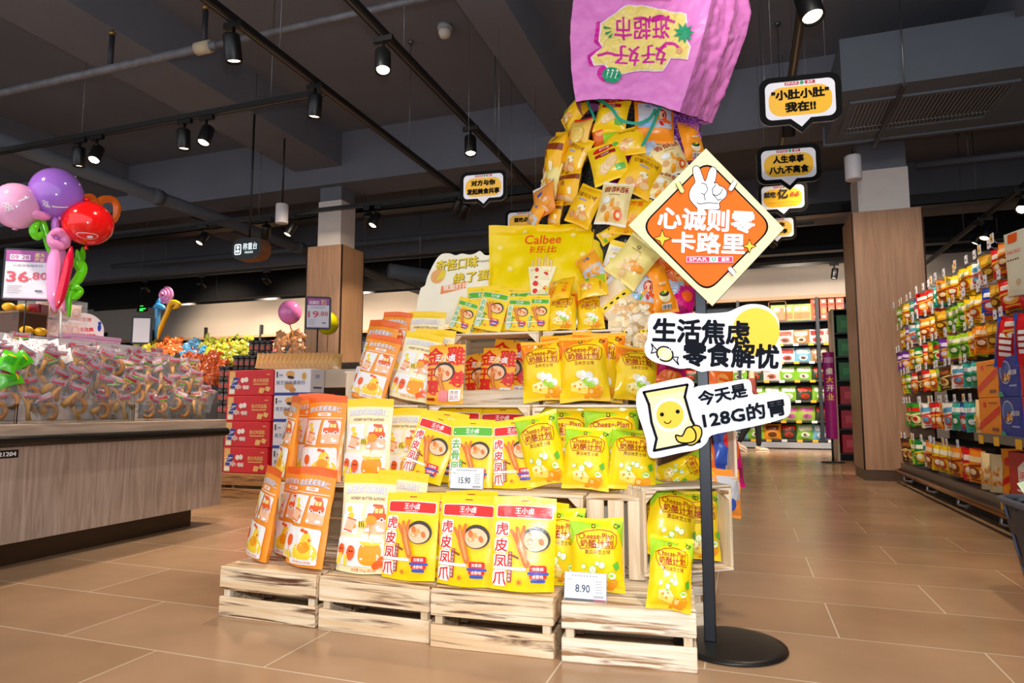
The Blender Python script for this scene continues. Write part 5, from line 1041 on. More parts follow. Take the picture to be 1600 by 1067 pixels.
# things standing at the back of the heap
PED = thing('pink_tray', 'pale pink display tray on the heap under the round sign card', 'tray', at_x(130, 531, -4.45)); pk_ = mat('e3a9cc', .45)
m = MB(); m.box((-.14, -.19, -.02), (.14, .19, 0), pk_, bev=.006); m.build('tray_base', PED)
m = MB()
for a, b in (((-.14, -.19, 0), (.14, -.18, .025)), ((-.14, .18, 0), (.14, .19, .025)), ((-.14, -.18, 0), (-.13, .18, .025)), ((.13, -.18, 0), (.14, .18, .025))): m.box(a, b, pk_)
m.build('tray_rim', PED)
pz_ = PED.location.z-.02
m = MB(); m.box((-4.72, 1.5, .735), (-4.30, YE-.06, pz_-.001), mat('d9cfd0', .6)); tag(m.build('riser_block'), 'plain pale riser block under the pink tray behind the heap', 'display riser')
m = MB()
for j in range(40): m.ball((q.uniform(-.11, .11), q.uniform(-.16, .16), .012), .011, (FOOD[0], mat('e9c6b4', .5), mat('f0dcd0', .4))[j % 3], 6, 4)
o = m.build('snack_crumbs'); tag(o, 'loose small wrapped snacks lying in the pink tray', 'snacks', kind='stuff'); o.location = PED.location
def face_x(art, m, X, lift=.0008): m.art(art, lambda a, b: (Vector((X, a, b)), Vector((1, 0, 0))), lift, step=.0004); return m
t = thing('round_sign_card', 'white round-topped sign card with red lettering behind the pink tray', 'sign', at_x(132, 527, -4.52)); sc = fwd(t.location)/F
pts = [(-27*sc, 0), (27*sc, 0)]+[(27*sc*math.cos(a), 12*sc+26*sc*math.sin(a)) for a in [pi*i/16 for i in range(17)]]
SX = lambda a, b: Vector((0, a, b)); m = MB(); m.prism(pts, mat('f3f1f4', .5), SX, Vector((-.006, 0, 0)))
A = Art(); A.text('亿家馋', -2*sc, 28*sc, 6.5*sc, RED, .01, w=20*sc); A.text('麻辣脆爽', -2*sc, 12*sc, 7*sc, RED, .03, w=28*sc, rot=.1); A.text('越吃越香', 2*sc, 3.5*sc, 6*sc, RED, .03, w=28*sc); A.circ(20*sc, 17*sc, 2.6*sc, BLU, 6*sc); A.circ(20*sc, 24*sc, 2.6*sc, BLU)
t.rotation_euler = (0, 0, rad(-18)); face_x(A, m, 0, .001); m.build('card', t)
m = MB(); m.box((-.06, -.08, -.004), (0.0, .08, 0), mat('e8e8ec', .4)); m.build('foot', t)
# price stands
def price_stand(label, u, v, X, wpx, hpx, price, big, polev, Y=None, back=False, rz=-30):
    p = at_x(u, v, X) if Y is None else at_y(u, v, Y); sc = fwd(p)/F; t = thing('price_stand', label, 'price sign', (p.x, p.y, p.z-(polev-v)*sc), (0, 0, rad(rz)))
    z0 = (polev-v)*sc; w_, h_ = wpx*sc/2, hpx*sc/2; m = MB(); fr = mat('1b1d2a', .4); m.prism(rrect(-w_-3*sc, -h_-3*sc, w_+3*sc, h_+3*sc, 4*sc), fr, lambda a, b: Vector((a, 0, z0+b)), Vector((0, .012, 0))); m.build('frame', t)
    A = Art(); Wp = mat('e6e4f2', .4); PU = mat('b05aa8', .5); A.rect(-w_, -h_, w_, h_, Wp)
    if price:
        A.rect(-w_, h_*.52, w_, h_, PU); A.rect(-w_, -h_, w_, -h_*.95, mat('d8a8d0', .5)); Wt = mat('f4ecf6', .5); A.rect(-w_*.82, h_*.6, w_*.08, h_*.82, Wt); A.text('09 28', -w_*.37, h_*.71, h_*.16, PU, .03, w=w_*.8); A.text('盛大', w_*.5, h_*.83, h_*.17, mat('f6d8a0', .5), .04); A.text('开业', w_*.5, h_*.63, h_*.17, mat('f6d8a0', .5), .04)
        A.text('亿家馋香辣系列', 0, h_*.37, h_*.1, mat('8a8a98', .5), 0, w=w_*1.3); PR = mat('d8586a', .5); a, b = price.split('.'); A.text(a, -w_*.42, -h_*.1, h_*.42, PR, .045, w=w_*.95); A.text('.'+b, w_*.5, -h_*.05, h_*.3, PR, .03, w=w_*.8)
        for i in range(4): A.rect(-w_*.85, -h_*(.5+.1*i), -w_*(.2+.12*(i % 2)), -h_*(.5+.1*i)+h_*.025, mat('a8a8b4', .5))
        A.rect(w_*.4, -h_*.72, w_*.72, -h_*.64, mat('707080', .5))
    m = MB(); m.art(A, lambda a, b: (Vector((a, 0, z0+b)), Vector((0, -1, 0))), .001, step=.0005); tag(m.build('price_card', t), 'printed price card' if price else 'plain pale back of a card', None)
    m = MB(); m.tube([(0, .006, 0), (0, .006, z0-h_)], .005 if Y is None else .008, fr, 8); m.build('pole', t)
    m = MB(); m.lathe([(.045, 0), (.045, .006), (.015, .012), (.014, .04), (.004, .041)], mat('15161a', .4), n=16); m.build('foot', t)
price_stand('black-framed price sign reading 36.80 standing in the counter heap', 43, 429, -4.30, 62, 76, '36.80', True, 530, rz=32)
price_stand('black-framed price sign reading 19.80 in front of the left column', 497, 489, 0, 33, 46, '19.80', False, 566, Y=5.9, rz=30)
price_stand('dark-framed sign seen from its grey back beside the lollipop balloon', 221, 516, 0, 24, 38, None, False, 545, Y=6.3, rz=30)
# clear box of pink wafer packs and brown box with lemons at the far left
t = thing('acrylic_box', 'clear box filled with pink wafer packs behind the 36.80 sign', 'box', at_x(80, 527, -4.5)); t.rotation_euler = (0, 0, 0)
m = MB(); m.box((-.12, -.16, 0), (.12, .16, .26), mat('e8eef2', .05, var=0, alpha=.2, spec=.8)); m.build('clear_case', t)
for i in range(8):
    m = MB(); b = Bag(.075, .11, .04, 'chip', 80+i, wr=.006); m.grid(lambda a, c: b.S(a, c), 6, 6, mat('f2d9d2', .3)); m.grid(lambda a, c: b.S(a, c, 1), 6, 6, mat('f2d9d2', .3), flip=True); A = Art(); A.circ(.5, .7, .34, mat('e9a06a', .4), .4, n=12); m.art(A, lambda x, y: b.SN(x, y*.68), .0012); o = m.build('wafer_pack'); o.matrix_basis = Matrix.Translation(t.location+Vector((.06, -.12+.08*(i % 4), .005+.125*(i//4)))) @ Matrix.Rotation(rad(70), 4, 'Z')
    tag(o, 'pink wafer pack in the clear box, %s row, %s from the left' % (('lower', 'upper')[i//4], ('first', 'second', 'third', 'fourth')[i % 4]), 'snack pack', 'pink wafer packs')
t = thing('display_box', 'dark brown open box under yellow lemons at the far left edge', 'box', at_x(28, 526, -4.5))
m = MB(); m.box((-.13, -.09, 0), (.13, .09, .15), mat('4a2f20', .5)); m.build('box_body', t); m = MB(); m.box((-.135, -.095, .145), (.135, .095, .16), mat('7a5a3a', .5)); m.build('box_rim', t)
for i, (dx, dy) in enumerate(((0, -.07), (.02, 0), (-.01, .07), (.09, -.06), (.1, .03))):
    m = MB(); zz = .188 if i < 3 else .03; m.ball((0, 0, 0), .032, mat('f0b41c', .35, bump=.2), 12, 8, (1, 1.3, .9)); m.ball((0, .042, 0), .008, mat('d89a18', .4), 8, 5); o = m.build('lemon'); o.location = t.location+Vector((dx if i < 3 else .165, dy, zz)); tag(o, 'yellow lemon %s' % ('on the brown box, leftmost', 'on the brown box, middle', 'on the brown box, right', 'in front of the brown box, left', 'in front of the brown box, right')[i], 'lemon', 'yellow lemons')
t = thing('wine_red_box', 'narrow wine-red upright box beside the clear wafer box', 'box', at_x(57, 527, -4.44)); m = MB(); m.box((-.05, -.035, 0), (.05, .035, .22), mat('8e1226', .4), bev=.003); m.build('box_body', t); A = Art(); A.text('or', 0, .09, .035, mat('d8b060', .4), .01); m = MB(); face_x(A, m, .05); m.build('gold_lettering', t)
# ================================================================ BALLOONS
def bal(h): return mat(h, .12, var=.02, spec=.7)
def balloon(t, part, u, v, rpx, X, m, sc=(1, 1, 1.08), label=None, art=None, Y=None):
    p = (at_x(u, v, X) if Y is None else at_y(u, v, Y)); r = rpx*fwd(p)/F; q = MB(); q.ball((0, 0, 0), r, m, 28, 18, sc); q.lathe([(.001, -r*1.16), (.016, -r*1.15), (.008, -r*1.07), (.012, -r*1.0)], m, n=10)
    if art:
        d = (EYE-p).normalized(); rt = Vector((-d.y, d.x, 0)).normalized(); up = d.cross(rt)
        def S(a, b): n = (d+rt*a*1.2+up*b*1.2).normalized(); return Vector((n.x*r*sc[0], n.y*r*sc[1], n.z*r*sc[2])), n
        q.art(art, S, .0012, cell=.15)
    o = q.build(part, t); o.location = p-t.location
    if label: o['label'] = label
    return o
def twist(t, part, pts, rpx, X, m, label=None, Y=None):
    P = [(at_x(u, v, X+(w_[0] if w_ else 0)) if Y is None else at_y(u, v, Y))-t.location for u, v, *w_ in pts]; P2 = []
    n = len(P)
    for i in range(n-1):
        p0, p1, p2, p3 = P[max(i-1, 0)], P[i], P[i+1], P[min(i+2, n-1)]
        for j in range(5): f = j/5; P2.append(.5*((2*p1)+(-p0+p2)*f+(2*p0-5*p1+4*p2-p3)*f*f+(-p0+3*p1-3*p2+p3)*f**3))
    P2.append(P[-1]); r = rpx*fwd(P[0]+t.location)/F; k = len(P2); rs = [r*min(1, .25+1.6*min(i, k-1-i)/k*2.2) for i in range(k)]; q = MB(); q.tube(P2, rs, m, 12); o = q.build(part, t)
    if label: o['label'] = label
    return o
XB = -4.12
t = thing('balloon_bouquet', 'balloon bouquet of purple, pink and red round balloons with twisted stems over the counter', 'balloons', at_x(95, 500, XB))
VI, PKB, RDB, GRB, ORB, PNB = bal('a06ad8'), bal('e9a8d8'), bal('ee1414'), bal('62d40e'), bal('f9731a'), bal('f49ad6')
HY = Art(); Wb = mat('efe8f4', .4); HY.text('泓', -.32, -.42, .28, Wb, .03); HY.line([(-.1, -.45), (.42, -.43)], .06, Wb)
HY2 = Art(); HY2.text('泓', -.3, -.05, .34, Wb, .03, rot=.5); HY2.line([(.05, .2), (.45, .5)], .06, Wb)
balloon(t, 'round_balloon', 26, 322, 33, XB-.12, PKB, label='pale pink round balloon', art=HY2); balloon(t, 'round_balloon', 88, 303, 37, XB-.02, VI, label='purple round balloon with white lettering', art=HY)
FI = Art(); FI.line(ell(.02, -.6, .42, .2, 0, 20)+[(.44, -.6)], .03, Wb); FI.circ(.12, -.62, .12, Wb, .1); balloon(t, 'round_balloon', 137, 349, 36, XB+.10, RDB, sc=(1, 1, .95), label='red round balloon with white outline print', art=FI)
q = MB(); p = at_x(135, 312, XB+.10)-t.location; q.ball(p, .02, RDB, 10, 8); q.build('balloon_tip', t)
twist(t, 'twisted_balloon', [(120, 335), (128, 314), (142, 308), (152, 320), (160, 312), (176, 312), (183, 325), (178, 345), (168, 345)], 6, XB-.04, ORB, 'orange twisted loops')
twist(t, 'twisted_balloon', [(44, 330), (60, 336), (80, 338)], 8, XB-.02, PNB, 'pink twisted petal'); twist(t, 'twisted_balloon', [(92, 342), (104, 338), (112, 332)], 7, XB+.02, PNB, 'pink twisted petal')
twist(t, 'twisted_balloon', [(86, 338), (87, 360), (88, 385)], 6, XB, bal('c77ad8'), 'violet stem')
twist(t, 'twisted_balloon', [(76, 368), (88, 362), (100, 368), (101, 380), (92, 384), (80, 378), (76, 366)], 8, XB+.03, PNB, 'pink twisted petal')
twist(t, 'twisted_balloon', [(86, 380), (84, 420), (84, 455), (87, 487)], 9.5, XB+.02, PNB, 'pink long stem'); twist(t, 'twisted_balloon', [(98, 385), (97, 420), (103, 460), (100, 486)], 8, XB-.02, PNB, 'pink long stem')
twist(t, 'twisted_balloon', [(112, 385), (105, 420), (97, 455), (89, 482)], 6.5, XB+.08, bal('d6103c'), 'crimson stem')
twist(t, 'twisted_balloon', [(37, 348), (50, 342), (64, 344), (70, 360), (80, 392), (96, 412), (103, 440)], 6, XB-.05, GRB, 'green twisted leaf'); twist(t, 'twisted_balloon', [(60, 346), (52, 360), (58, 370), (66, 362)], 6, XB-.03, GRB, 'green twisted leaf')
twist(t, 'twisted_balloon', [(130, 386), (128, 400), (120, 410), (126, 425), (116, 445), (108, 465), (108, 495)], 6.5, XB+.04, GRB, 'green twisted stem'); twist(t, 'twisted_balloon', [(120, 390), (124, 405), (130, 420), (122, 438), (112, 446)], 6, XB+.05, GRB, 'green twisted stem'); twist(t, 'twisted_balloon', [(110, 452), (118, 450), (125, 455), (118, 464), (111, 468)], 5.5, XB+.06, GRB, 'green twisted leaf')
q = MB(); a, b = at_x(78, 448, XB+.03)-t.location, at_x(121, 446, XB+.06)-t.location; q.tube([a, b], .003, mat('b01838', .4), 6); q.tube([at_x(95, 486, XB)-t.location, at_x(95, 530, XB)-t.location], .006, mat('e8e8ea', .4), 6); q.build('tie_stick', t)
t = thing('lollipop_balloons', 'pink spiral lollipop balloon with blue and yellow twisted stems', 'balloons', at_y(245, 515, 6.5))
p = at_y(254, 461, 6.5)-t.location; sc = fwd(p+t.location)/F; pts = [p+Vector((math.cos(a)*(2+a*.62)*sc*.88, -.02+.004*a, math.sin(a)*(2+a*.62)*sc*.88)) for a in [i*.35 for i in range(60)]]; q = MB(); q.tube(pts, 2.6*sc, PNB, 8); q.build('spiral_balloon', t)
twist(t, 'twisted_balloon', [(249, 466), (246, 480), (246, 500), (243, 530)], 4, 0, bal('3f9be0'), 'blue stem', Y=6.45); twist(t, 'twisted_balloon', [(240, 482), (248, 478), (258, 483)], 4.5, 0, bal('3f9be0'), 'blue twisted bow', Y=6.44); twist(t, 'twisted_balloon', [(276, 474), (266, 476), (262, 488), (252, 510), (246, 530)], 4, 0, bal('f9b80e'), 'yellow stem', Y=6.4); twist(t, 'twisted_balloon', [(261, 478), (270, 472), (279, 476), (270, 483)], 4, 0, bal('f9b80e'), 'yellow twisted bow', Y=6.4)
def single(label, u, v, r, Y, col, base):
    t = thing('balloon', label, 'balloon', at_y(base[0], base[1], Y)); o = balloon(t, 'round_balloon', u, v, r, 0, bal(col), Y=Y)
    q = MB(); q.tube([(0, 0, 0), at_y(u, v+r*1.1, Y)-t.location], .006, bal('e8a020'), 6); q.build('stick', t)
single('pink balloon on a yellow stick left of the left column', 453, 488, 17.5, 6.2, 'ee82c8', (462, 540)); single('yellow balloon half behind the 19.80 price sign', 512, 505, 17, 6.6, 'e8e010', (510, 573))
# ================================================================ ISLAND OF LOOSE SWEETS BEHIND
t = thing('sweets_island', 'dark brown island stand under the heaps of coloured sweets', 'display stand', (-6, 6, 0)); 
for nm_, a_, b_ in (('island_body', (-3.0, -.64, 0), (1.66, -.35, .98)), ('middle_step', (-3.0, -.35, 0), (2.3, -.15, 1.18)), ('upper_step', (-3.0, -.15, 0), (2.4, .9, 1.28)), ('rear_step', (-3.0, .32, 1.28), (.3, .9, 1.5))):
    m = MB(); m.box(a_, b_, mat('4a3a30', .5), bev=.01); m.build(nm_, t)
def sweets(code, col, cols, seed): kind(code, Bag(.13, .15, .06, 'chip', seed, wr=.012), _art(12, cols, .09, seed), col, 'sweets_packet', nu=6, nv=7)
sweets('sY', pl('e8d020'), (pl('b8a010'), pl('f4e45a')), 81); sweets('sO', pl('f07a1e'), (DORG, pl('ffb060'), RED), 82); sweets('sB', pl('4aa8e0'), (WHT, BLU), 83); sweets('sG', pl('c8cf3a'), (RED, GRN, BRN), 84); sweets('sR', pl('c8501e'), (RED, BRN, AMB), 85); sweets('sT', pl('d99a6a'), (BRN, CHIP), 86)
q = random.Random(5)
def heap(code, label, grp, us, vs, n, Y0, Y1, s=1.0):
    n = int(n*1.8); s *= .66
    for i in range(n):
        f = i/n; v = vs[0]+(vs[1]-vs[0])*f+q.uniform(-2, 2); u = q.uniform(*us); Y = Y1+(Y0-Y1)*f; p = at_y(u, v, Y)
        K[code][0].put(label, group=grp, loc=p-Vector((0, 0, .05)), rot=(rad(q.uniform(-60, -5)), rad(q.uniform(-60, 60)), rad(q.uniform(-10, 60))), scale=(s,)*3)
heap('sY', 'yellow sweets packet in the heap beside the grey-backed sign', 'yellow sweets packets', (214, 246), (532, 545), 14, 6.2, 6.6, .8)
heap('sO', 'orange sweets packet in the heap under the lollipop balloons', 'orange sweets packets', (248, 282), (526, 550), 20, 6.0, 6.6, .8)
heap('sB', 'blue sweets packet in the middle of the coloured heaps', 'blue sweets packets', (282, 318), (530, 556), 20, 5.9, 6.5, .85)
heap('sG', 'green and red sweets packet in the heap right of the blue packets', 'green and red sweets packets', (318, 392), (526, 566), 48, 5.7, 6.6, .95)
heap('sR', 'red-brown sweets packet in the lower heap behind the counter', 'red-brown sweets packets', (316, 350), (556, 592), 26, 5.42, 5.7, .85)
heap('sR', 'red-brown sweets packet behind the right end of the counter heap', 'red-brown sweets packets at the counter end', (286, 345), (548, 598), 34, 5.42, 5.75, .9)
heap('sT', 'tan bread packet in the heap left of the left column', 'tan bread packets', (430, 476), (520, 548), 24, 5.7, 6.3, .95)
# dark jars
JAR = mat('2a2320', .25); t0 = thing('snack_jar', '', 'jar'); m = MB(); m.box((-.028, -.028, 0), (.028, .028, .085), mat('4a2e1e', .15), bev=.008); m.build('jar_body', t0); m = MB(); m.box((-.03, -.03, .085), (.03, .03, .115), mat('161616', .4), bev=.004); m.build('lid', t0); m = MB(); m.box((-.022, -.0295, .02), (.022, -.0285, .06), mat('b0402a', .4)); m.build('jar_label', t0)
JP = Proto(t0); JP.o['category'] = 'jar'
for nm, us, v, Y, rows in (('upper group behind the red cartons', (394, 428), 549, 5.75, 2), ('lower group above the red cartons', (370, 404), 573, 5.55, 2), ('stack left of the red cartons', (348, 360), 590, 5.3, 4)):
    k = int((us[1]-us[0])/9)+1
    for r in range(rows):
        for i in range(k):
            p = at_y(us[0]+9*i, v, Y); JP.put('small dark square jar with black lid, %s' % nm, 'dark snack jars, '+nm, loc=(p.x, p.y, p.z-.12*r if rows < 4 else p.z-.118*r), scale=(1.0,)*3)
# orange biscuit packs leaning in a row
mkp('bis', .12, .16, .035, 87, Art().circ(.5, .6, .36, pl('e8a24a'), .42).circ(.5, .6, .3, pl('f6c878'), .34), pl('f8bf7a', .25), 'biscuit_pack')
for i in range(17):
    p = at_y(408+7.2*i, 573, 5.3); K['bis'][0].put('clear biscuit pack in the row behind the cartons, number counted from left: %s' % ('first second third fourth fifth sixth seventh eighth ninth tenth eleventh twelfth thirteenth fourteenth fifteenth sixteenth seventeenth'.split()[i]), group='biscuit packs in a row', loc=p-Vector((0, 0, .02)), rot=(rad(-16), rad(8), rad(40)), scale=(1, 1, 1))
m = MB(); p = at_y(470, 576, 5.3); m.box((-4.3, 5.2, 1.0), (-3.2, 5.42, p.z-.02), mat('c9b8a4', .5)); tag(m.build('shelf_ledge'), 'pale ledge under the row of biscuit packs', 'shelf')
# ---------------------------------------------------------------- cartons
def carton(label, x0, x1, y0, y1, z0, z1, kind_, group):
    w_, h_ = x1-x0, z1-z0; t = thing('carton', label, 'carton', ((x0+x1)/2, (y0+y1)/2, z0), group=group); base = mat('d21420', .45) if kind_ == 'r' else mat('e6e8f4', .5); hx, hy = w_/2, (y1-y0)/2
    m = MB(); m.box((-hx, -hy, 0), (hx, hy, h_), base, bev=.006)
    A = Art(); B = Art(); GO = mat('e8b86a', .45); Wc = mat('f4f0ea', .5); NB = mat('2a3f9a', .5); RD = mat('d21420', .45)
    if kind_ == 'r':
        A.rect(.04, .05, .17, .95, GO); A.poly([(.06, .3), (.18, .25), (.26, .7), (.14, .72)], NB); A.text('乙', .16, .5, .2, Wc, .0); A.rect(.05, .08, .17, .24, Wc, .02)
        for x, y in ((.34, .6), (.42, .62)): A.circ(x, y, .045, Wc, .1)
        A.text('早餐', .33, .32, .16, Wc, .02); A.text('港式鸡蛋糕', .74, .58, .16, GO, .02, w=.34); A.rect(.58, .42, .9, .46, GO)
        A.poly([(.7, .1), (.8, .08), (.84, .28), (.72, .3)], GO); A.poly([(.84, .2), (.92, .14), (.96, .3), (.86, .36)], GO); A.rect(.86, .8, .94, .83, GO)
    else:
        A.rect(0, .0, 1, .1, NB); A.circ(.44, .8, .12, mat('e0a458', .45), .13); A.circ(.46, .68, .1, mat('3a2420', .5), .06, -.3); A.circ(.42, .35, .13, mat('d99a50', .45), .15); A.circ(.52, .2, .09, mat('c88a48', .45), .1); A.text('黑芝麻麻薯面包', .46, .48, .15, mat('6a6f9a', .5), .01, w=.8); A.circ(.83, .72, .06, mat('d8a838', .4), .14); A.rect(.06, .68, .1, .9, BLK); A.rect(.14, .74, .24, .8, mat('9aa0b8', .5))
        B.rect(0, 0, 1, .1, NB); B.rect(.2, .25, .8, .32, mat('55597a', .5)); B.text('面包', .5, .72, .14, mat('55597a', .5), .01)
    m.art(A, lambda a, b: (Vector((-hx+a*w_, -hy, b*h_)), Vector((0, -1, 0))), .001, step=.0004); m.art(B, lambda a, b: (Vector((hx, -hy+a*2*hy, b*h_)), Vector((1, 0, 0))), .001, step=.0004); m.build('carton_box', t)
    m = MB(); m.box((-hx+.012, -.03, h_), (hx-.012, .03, h_+.0012), mat('d8c8a8', .25)); m.build('sealing_tape', t)
pz0 = .215; hh = .236
for i in range(4): carton('red carton of egg cakes, %s of the stack of four' % ('lowest', 'second from the bottom', 'third from the bottom', 'topmost')[i], -4.58-.012*(3-i)*.6, -4.06-.012*(3-i), 5.0, 5.19, pz0+i*(hh+.0015), pz0+i*(hh+.0015)+hh, 'r', 'red egg-cake cartons')
for i in range(4): carton('pale blue-white bread carton, %s of the stack beside the red cartons' % ('lowest', 'second from the bottom', 'third from the bottom', 'topmost')[i], -4.03, -3.64, 4.98, 5.19, pz0+i*(hh+.0015), pz0+i*(hh+.0015)+hh, 'b', 'pale bread cartons')
crate('long wooden crate under the red and pale cartons', -4.13, 4.92, 0, 1.06, .3, .213, 'plinth', 0, wood('c89458', 'a06a34', '5a2f12', stretch=(1, 14, 14), scale=2.4, name='dark_pine'))
# ================================================================ BACK SHELVES LEFT
def shelf_run(label, x0, x1, Y, zs, bays, col='26282c'):
    t = thing('shelving_unit', label, 'shelving', (x0, Y, 0)); mm = mat(col, .5, .2); W = x1-x0
    for z in zs: m = MB(); m.box((0, 0, z-.03), (W, .5, z), mat('4a4c50', .5, .3)); m.build('shelf_board', t)
    for k in range(bays+1): m = MB(); x = W*k/bays; m.box((x-.03, -.02, 0), (x+.03, .5, 3.0 if zs[-1] < 3 else zs[-1]), mm); m.build('upright', t)
    m = MB(); m.box((0, .5, 0), (W, .53, 2.95), mat('2a3440', .6)); m.build('back_panel', t); return t
shelf_run('dark wall shelving along the far left wall', -17.6, -4.6, 14.25, (.3, .8, 1.3, 1.8, 2.28), 7)
NB2 = [('orange box', 'f08a2a'), ('amber box', 'f2a63a'), ('red bag', 'c8281c'), ('pink box', 'e0556a'), ('lime box', 'b8c83a')]
PB = {}
def pbox(code, col, w_, h_, d_, kindname='product_box', art=None):
    m = MB(); m.box((-w_/2, -d_/2, 0), (w_/2, d_/2, h_), mat(col, .4), bev=.006); A = art or Art()
    if not art: A.rect(.12, .55, .88, .85, mat('f6ead8', .4), .05); A.circ(.5, .3, .22, mat('e8c070', .4), .14)
    m.art(A, lambda a, b: (Vector((-w_/2+a*w_, -d_/2, b*h_)), Vector((0, -1, 0))), .0015, step=.0006); o = m.build(kindname); o['category'] = 'box' if 'box' in kindname else 'snack bag'; PB[code] = Proto(o)
for n_, c_ in NB2: pbox(n_, c_, .3, .3, .22, 'product_box')
q = random.Random(3)
for us, code, lab in (((160, 205), 'amber box', 'amber box on the far left wall shelf beside the lollipop balloons'), ((275, 330), 'red bag', 'red pack on the far wall shelf right of the lollipop balloons'), ((340, 372), 'orange box', 'orange box on the far wall shelf, middle bay'), ((374, 400), 'lime box', 'yellow-green box on the far wall shelf above the jars'), ((412, 446), 'pink box', 'pink box on the far wall shelf left of the pink balloon')):
    u = us[0]
    while u < us[1]:
        for r in (0, 1, 2):
            p = at_y(u, 540, 14.45); PB[code].put(lab, lab.replace(' on', 's on', 1), loc=(p.x, 14.43, (1.803, 2.106, 2.283)[r]), scale=(1, 1, (1, .45, 1)[r]))
        u += 18
# ================================================================ BACK SHELVES RIGHT
ZS = (.18, .55, .95, 1.35, 1.72, 2.08, 2.55)
shelf_run('brightly lit wall shelving behind the sign stand, full of snack bags', -3.0, 2.95, 14.25, ZS, 4, '2c3138')
m = MB(); m.box((-2.95, 14.2, .02), (2.9, 14.24, .13), mat('b8bcc4', .35, .3)); tag(m.build('shelf_plinth'), 'pale metal plinth strip under the lit wall shelving', 'plinth')
LC = [('green bag with white panel', '8cc63a', 'f4f8e8'), ('pale pink-white bag', 'ecd6d8', 'c86a5a'), ('brown and clear bag', 'b98a5a', 'f2e6d0'), ('light blue bag', '7ab8d8', 'f4f4f4'), ('orange bag', 'f29a2a', '7a3a14'), ('dark bag with red top', '3a4a30', 'd83020'), ('magenta-topped green bag', 'a8c850', 'd060b0'), ('white bag with red print', 'f0ece8', 'd84a4a')]
for n_, a_, b_ in LC:
    bg = Bag(.34, .3, .1, 'chip', hash(a_) % 50, wr=.012); A = Art(); A.rect(.12, .5, .88, .78, pl(b_), .08); A.circ(.5, .25, .26, pl(b_), .15); A.circ(.5, .25, .14, pl('6a4a2a'), .09)
    o = bg.make('shelf_snack_bag', A, pl(a_), nu=8, nv=8); PB[n_] = Proto(o)
pbox('green-orange carton', '9ab83a', .3, .34, .2, 'product_box', Art().rect(.1, .1, .9, .5, mat('e07a2a', .4)).rect(.2, .6, .8, .85, mat('f4e8c8', .4))); pbox('orange-red carton', 'f0501e', .32, .3, .24, 'product_box', Art().circ(.5, .6, .25, mat('f8a04a', .4), .2).rect(.3, .12, .7, .3, mat('fbe0c0', .4)))
def shelf_fill(z, us, names, rowname, step):
    u = us[0]; i = 0
    while u <= us[1]:
        p = at_y(u, 600, 14.42); nm = names[i % len(names)]
        lab = '%s on the lit wall shelving, %s row' % (nm, rowname); PB[nm].put(lab, 'bags on the lit wall shelving', loc=(p.x, 14.45, z+.003), rot=(rad(-5) if 'carton' not in nm else 0, 0, rad(q.uniform(-6, 6))), scale=(1, 1, 1)); u += step; i += 1
RN = ('lowest', 'second lowest', 'third lowest', 'middle', 'third highest', 'second highest', 'top')
shelf_fill(ZS[0], (1000, 1306), ('green bag with white panel', 'light blue bag', 'green bag with white panel', 'orange bag', 'dark bag with red top'), RN[0], 25.5)
shelf_fill(ZS[1], (1004, 1306), ('magenta-topped green bag', 'magenta-topped green bag', 'dark bag with red top'), RN[1], 25.5)
shelf_fill(ZS[2], (1002, 1306), ('green bag with white panel', 'green bag with white panel', 'dark bag with red top', 'green bag with white panel'), RN[2], 25.5)
shelf_fill(ZS[3], (1002, 1306), ('pale pink-white bag', 'green bag with white panel', 'green bag with white panel', 'dark bag with red top'), RN[3], 25.5)
shelf_fill(ZS[4], (1002, 1306), ('light blue bag', 'brown and clear bag', 'brown and clear bag', 'dark bag with red top', 'white bag with red print'), RN[4], 25.5)
shelf_fill(ZS[5], (1000, 1306), ('pale pink-white bag', 'brown and clear bag', 'white bag with red print'), RN[5], 25.5)
shelf_fill(ZS[6], (1220, 1268), ('green-orange carton',), RN[6], 13.5)
for i in range(8):
    r = i//4; p = at_y(1279+12.4*(i % 4), 600, 14.42); PB['orange-red carton'].put('orange-red carton on the top shelf beside the right column, %s layer' % ('lower', 'upper')[r], 'orange-red cartons', loc=(p.x, 14.45, ZS[6]+.003+.302*r), scale=(.5, 1, 1) if False else (.54, 1, 1))
for u in (1215, 1060, 1085): 
    p = at_y(u, 500, 14.42); t = thing('display_crate', 'small wooden display crate on the top wall shelf %s' % {1215: 'right of the cloud sign', 1060: 'left of the sign pole', 1085: 'right of the sign pole'}[u], 'crate', (p.x, 14.45, ZS[6]+.002)); m = MB(); BX = mat('8a5a34', .6); m.box((-.17, -.12, 0), (.17, .12, .03), BX); m.box((-.17, -.12, .03), (-.15, .12, .42), BX); m.box((.15, -.12, .03), (.17, .12, .42), BX); m.box((-.17, -.12, .4), (.17, .12, .42), BX); m.build('crate_frame', t); m = MB(); m.box((-.12, -.1, .03), (.12, .08, .28), mat('c07a3a', .4)); m.build('packed_carton', t)
# little yellow and white price labels along the shelf edges
tp = MB(); tp.box((-.05, -.004, 0), (.05, 0, .05), mat('f2b81c', .4)); o = tp.build('shelf_label'); o['category'] = 'price label'; SL = Proto(o)
tp = MB(); tp.box((-.05, -.004, 0), (.05, 0, .05), mat('e8e8ee', .4)); o = tp.build('shelf_label'); o['category'] = 'price label'; SW = Proto(o)
for k, z in enumerate(ZS[:6]):
    for i in range(7): p = at_y(1150+24*i, 600, 14.24); (SL if (i+k) % 3 else SW).put('%s price label on the %s edge of the lit wall shelving' % ('yellow' if (i+k) % 3 else 'white', RN[k]), 'shelf-edge labels', loc=(p.x, 14.229, z-.045))
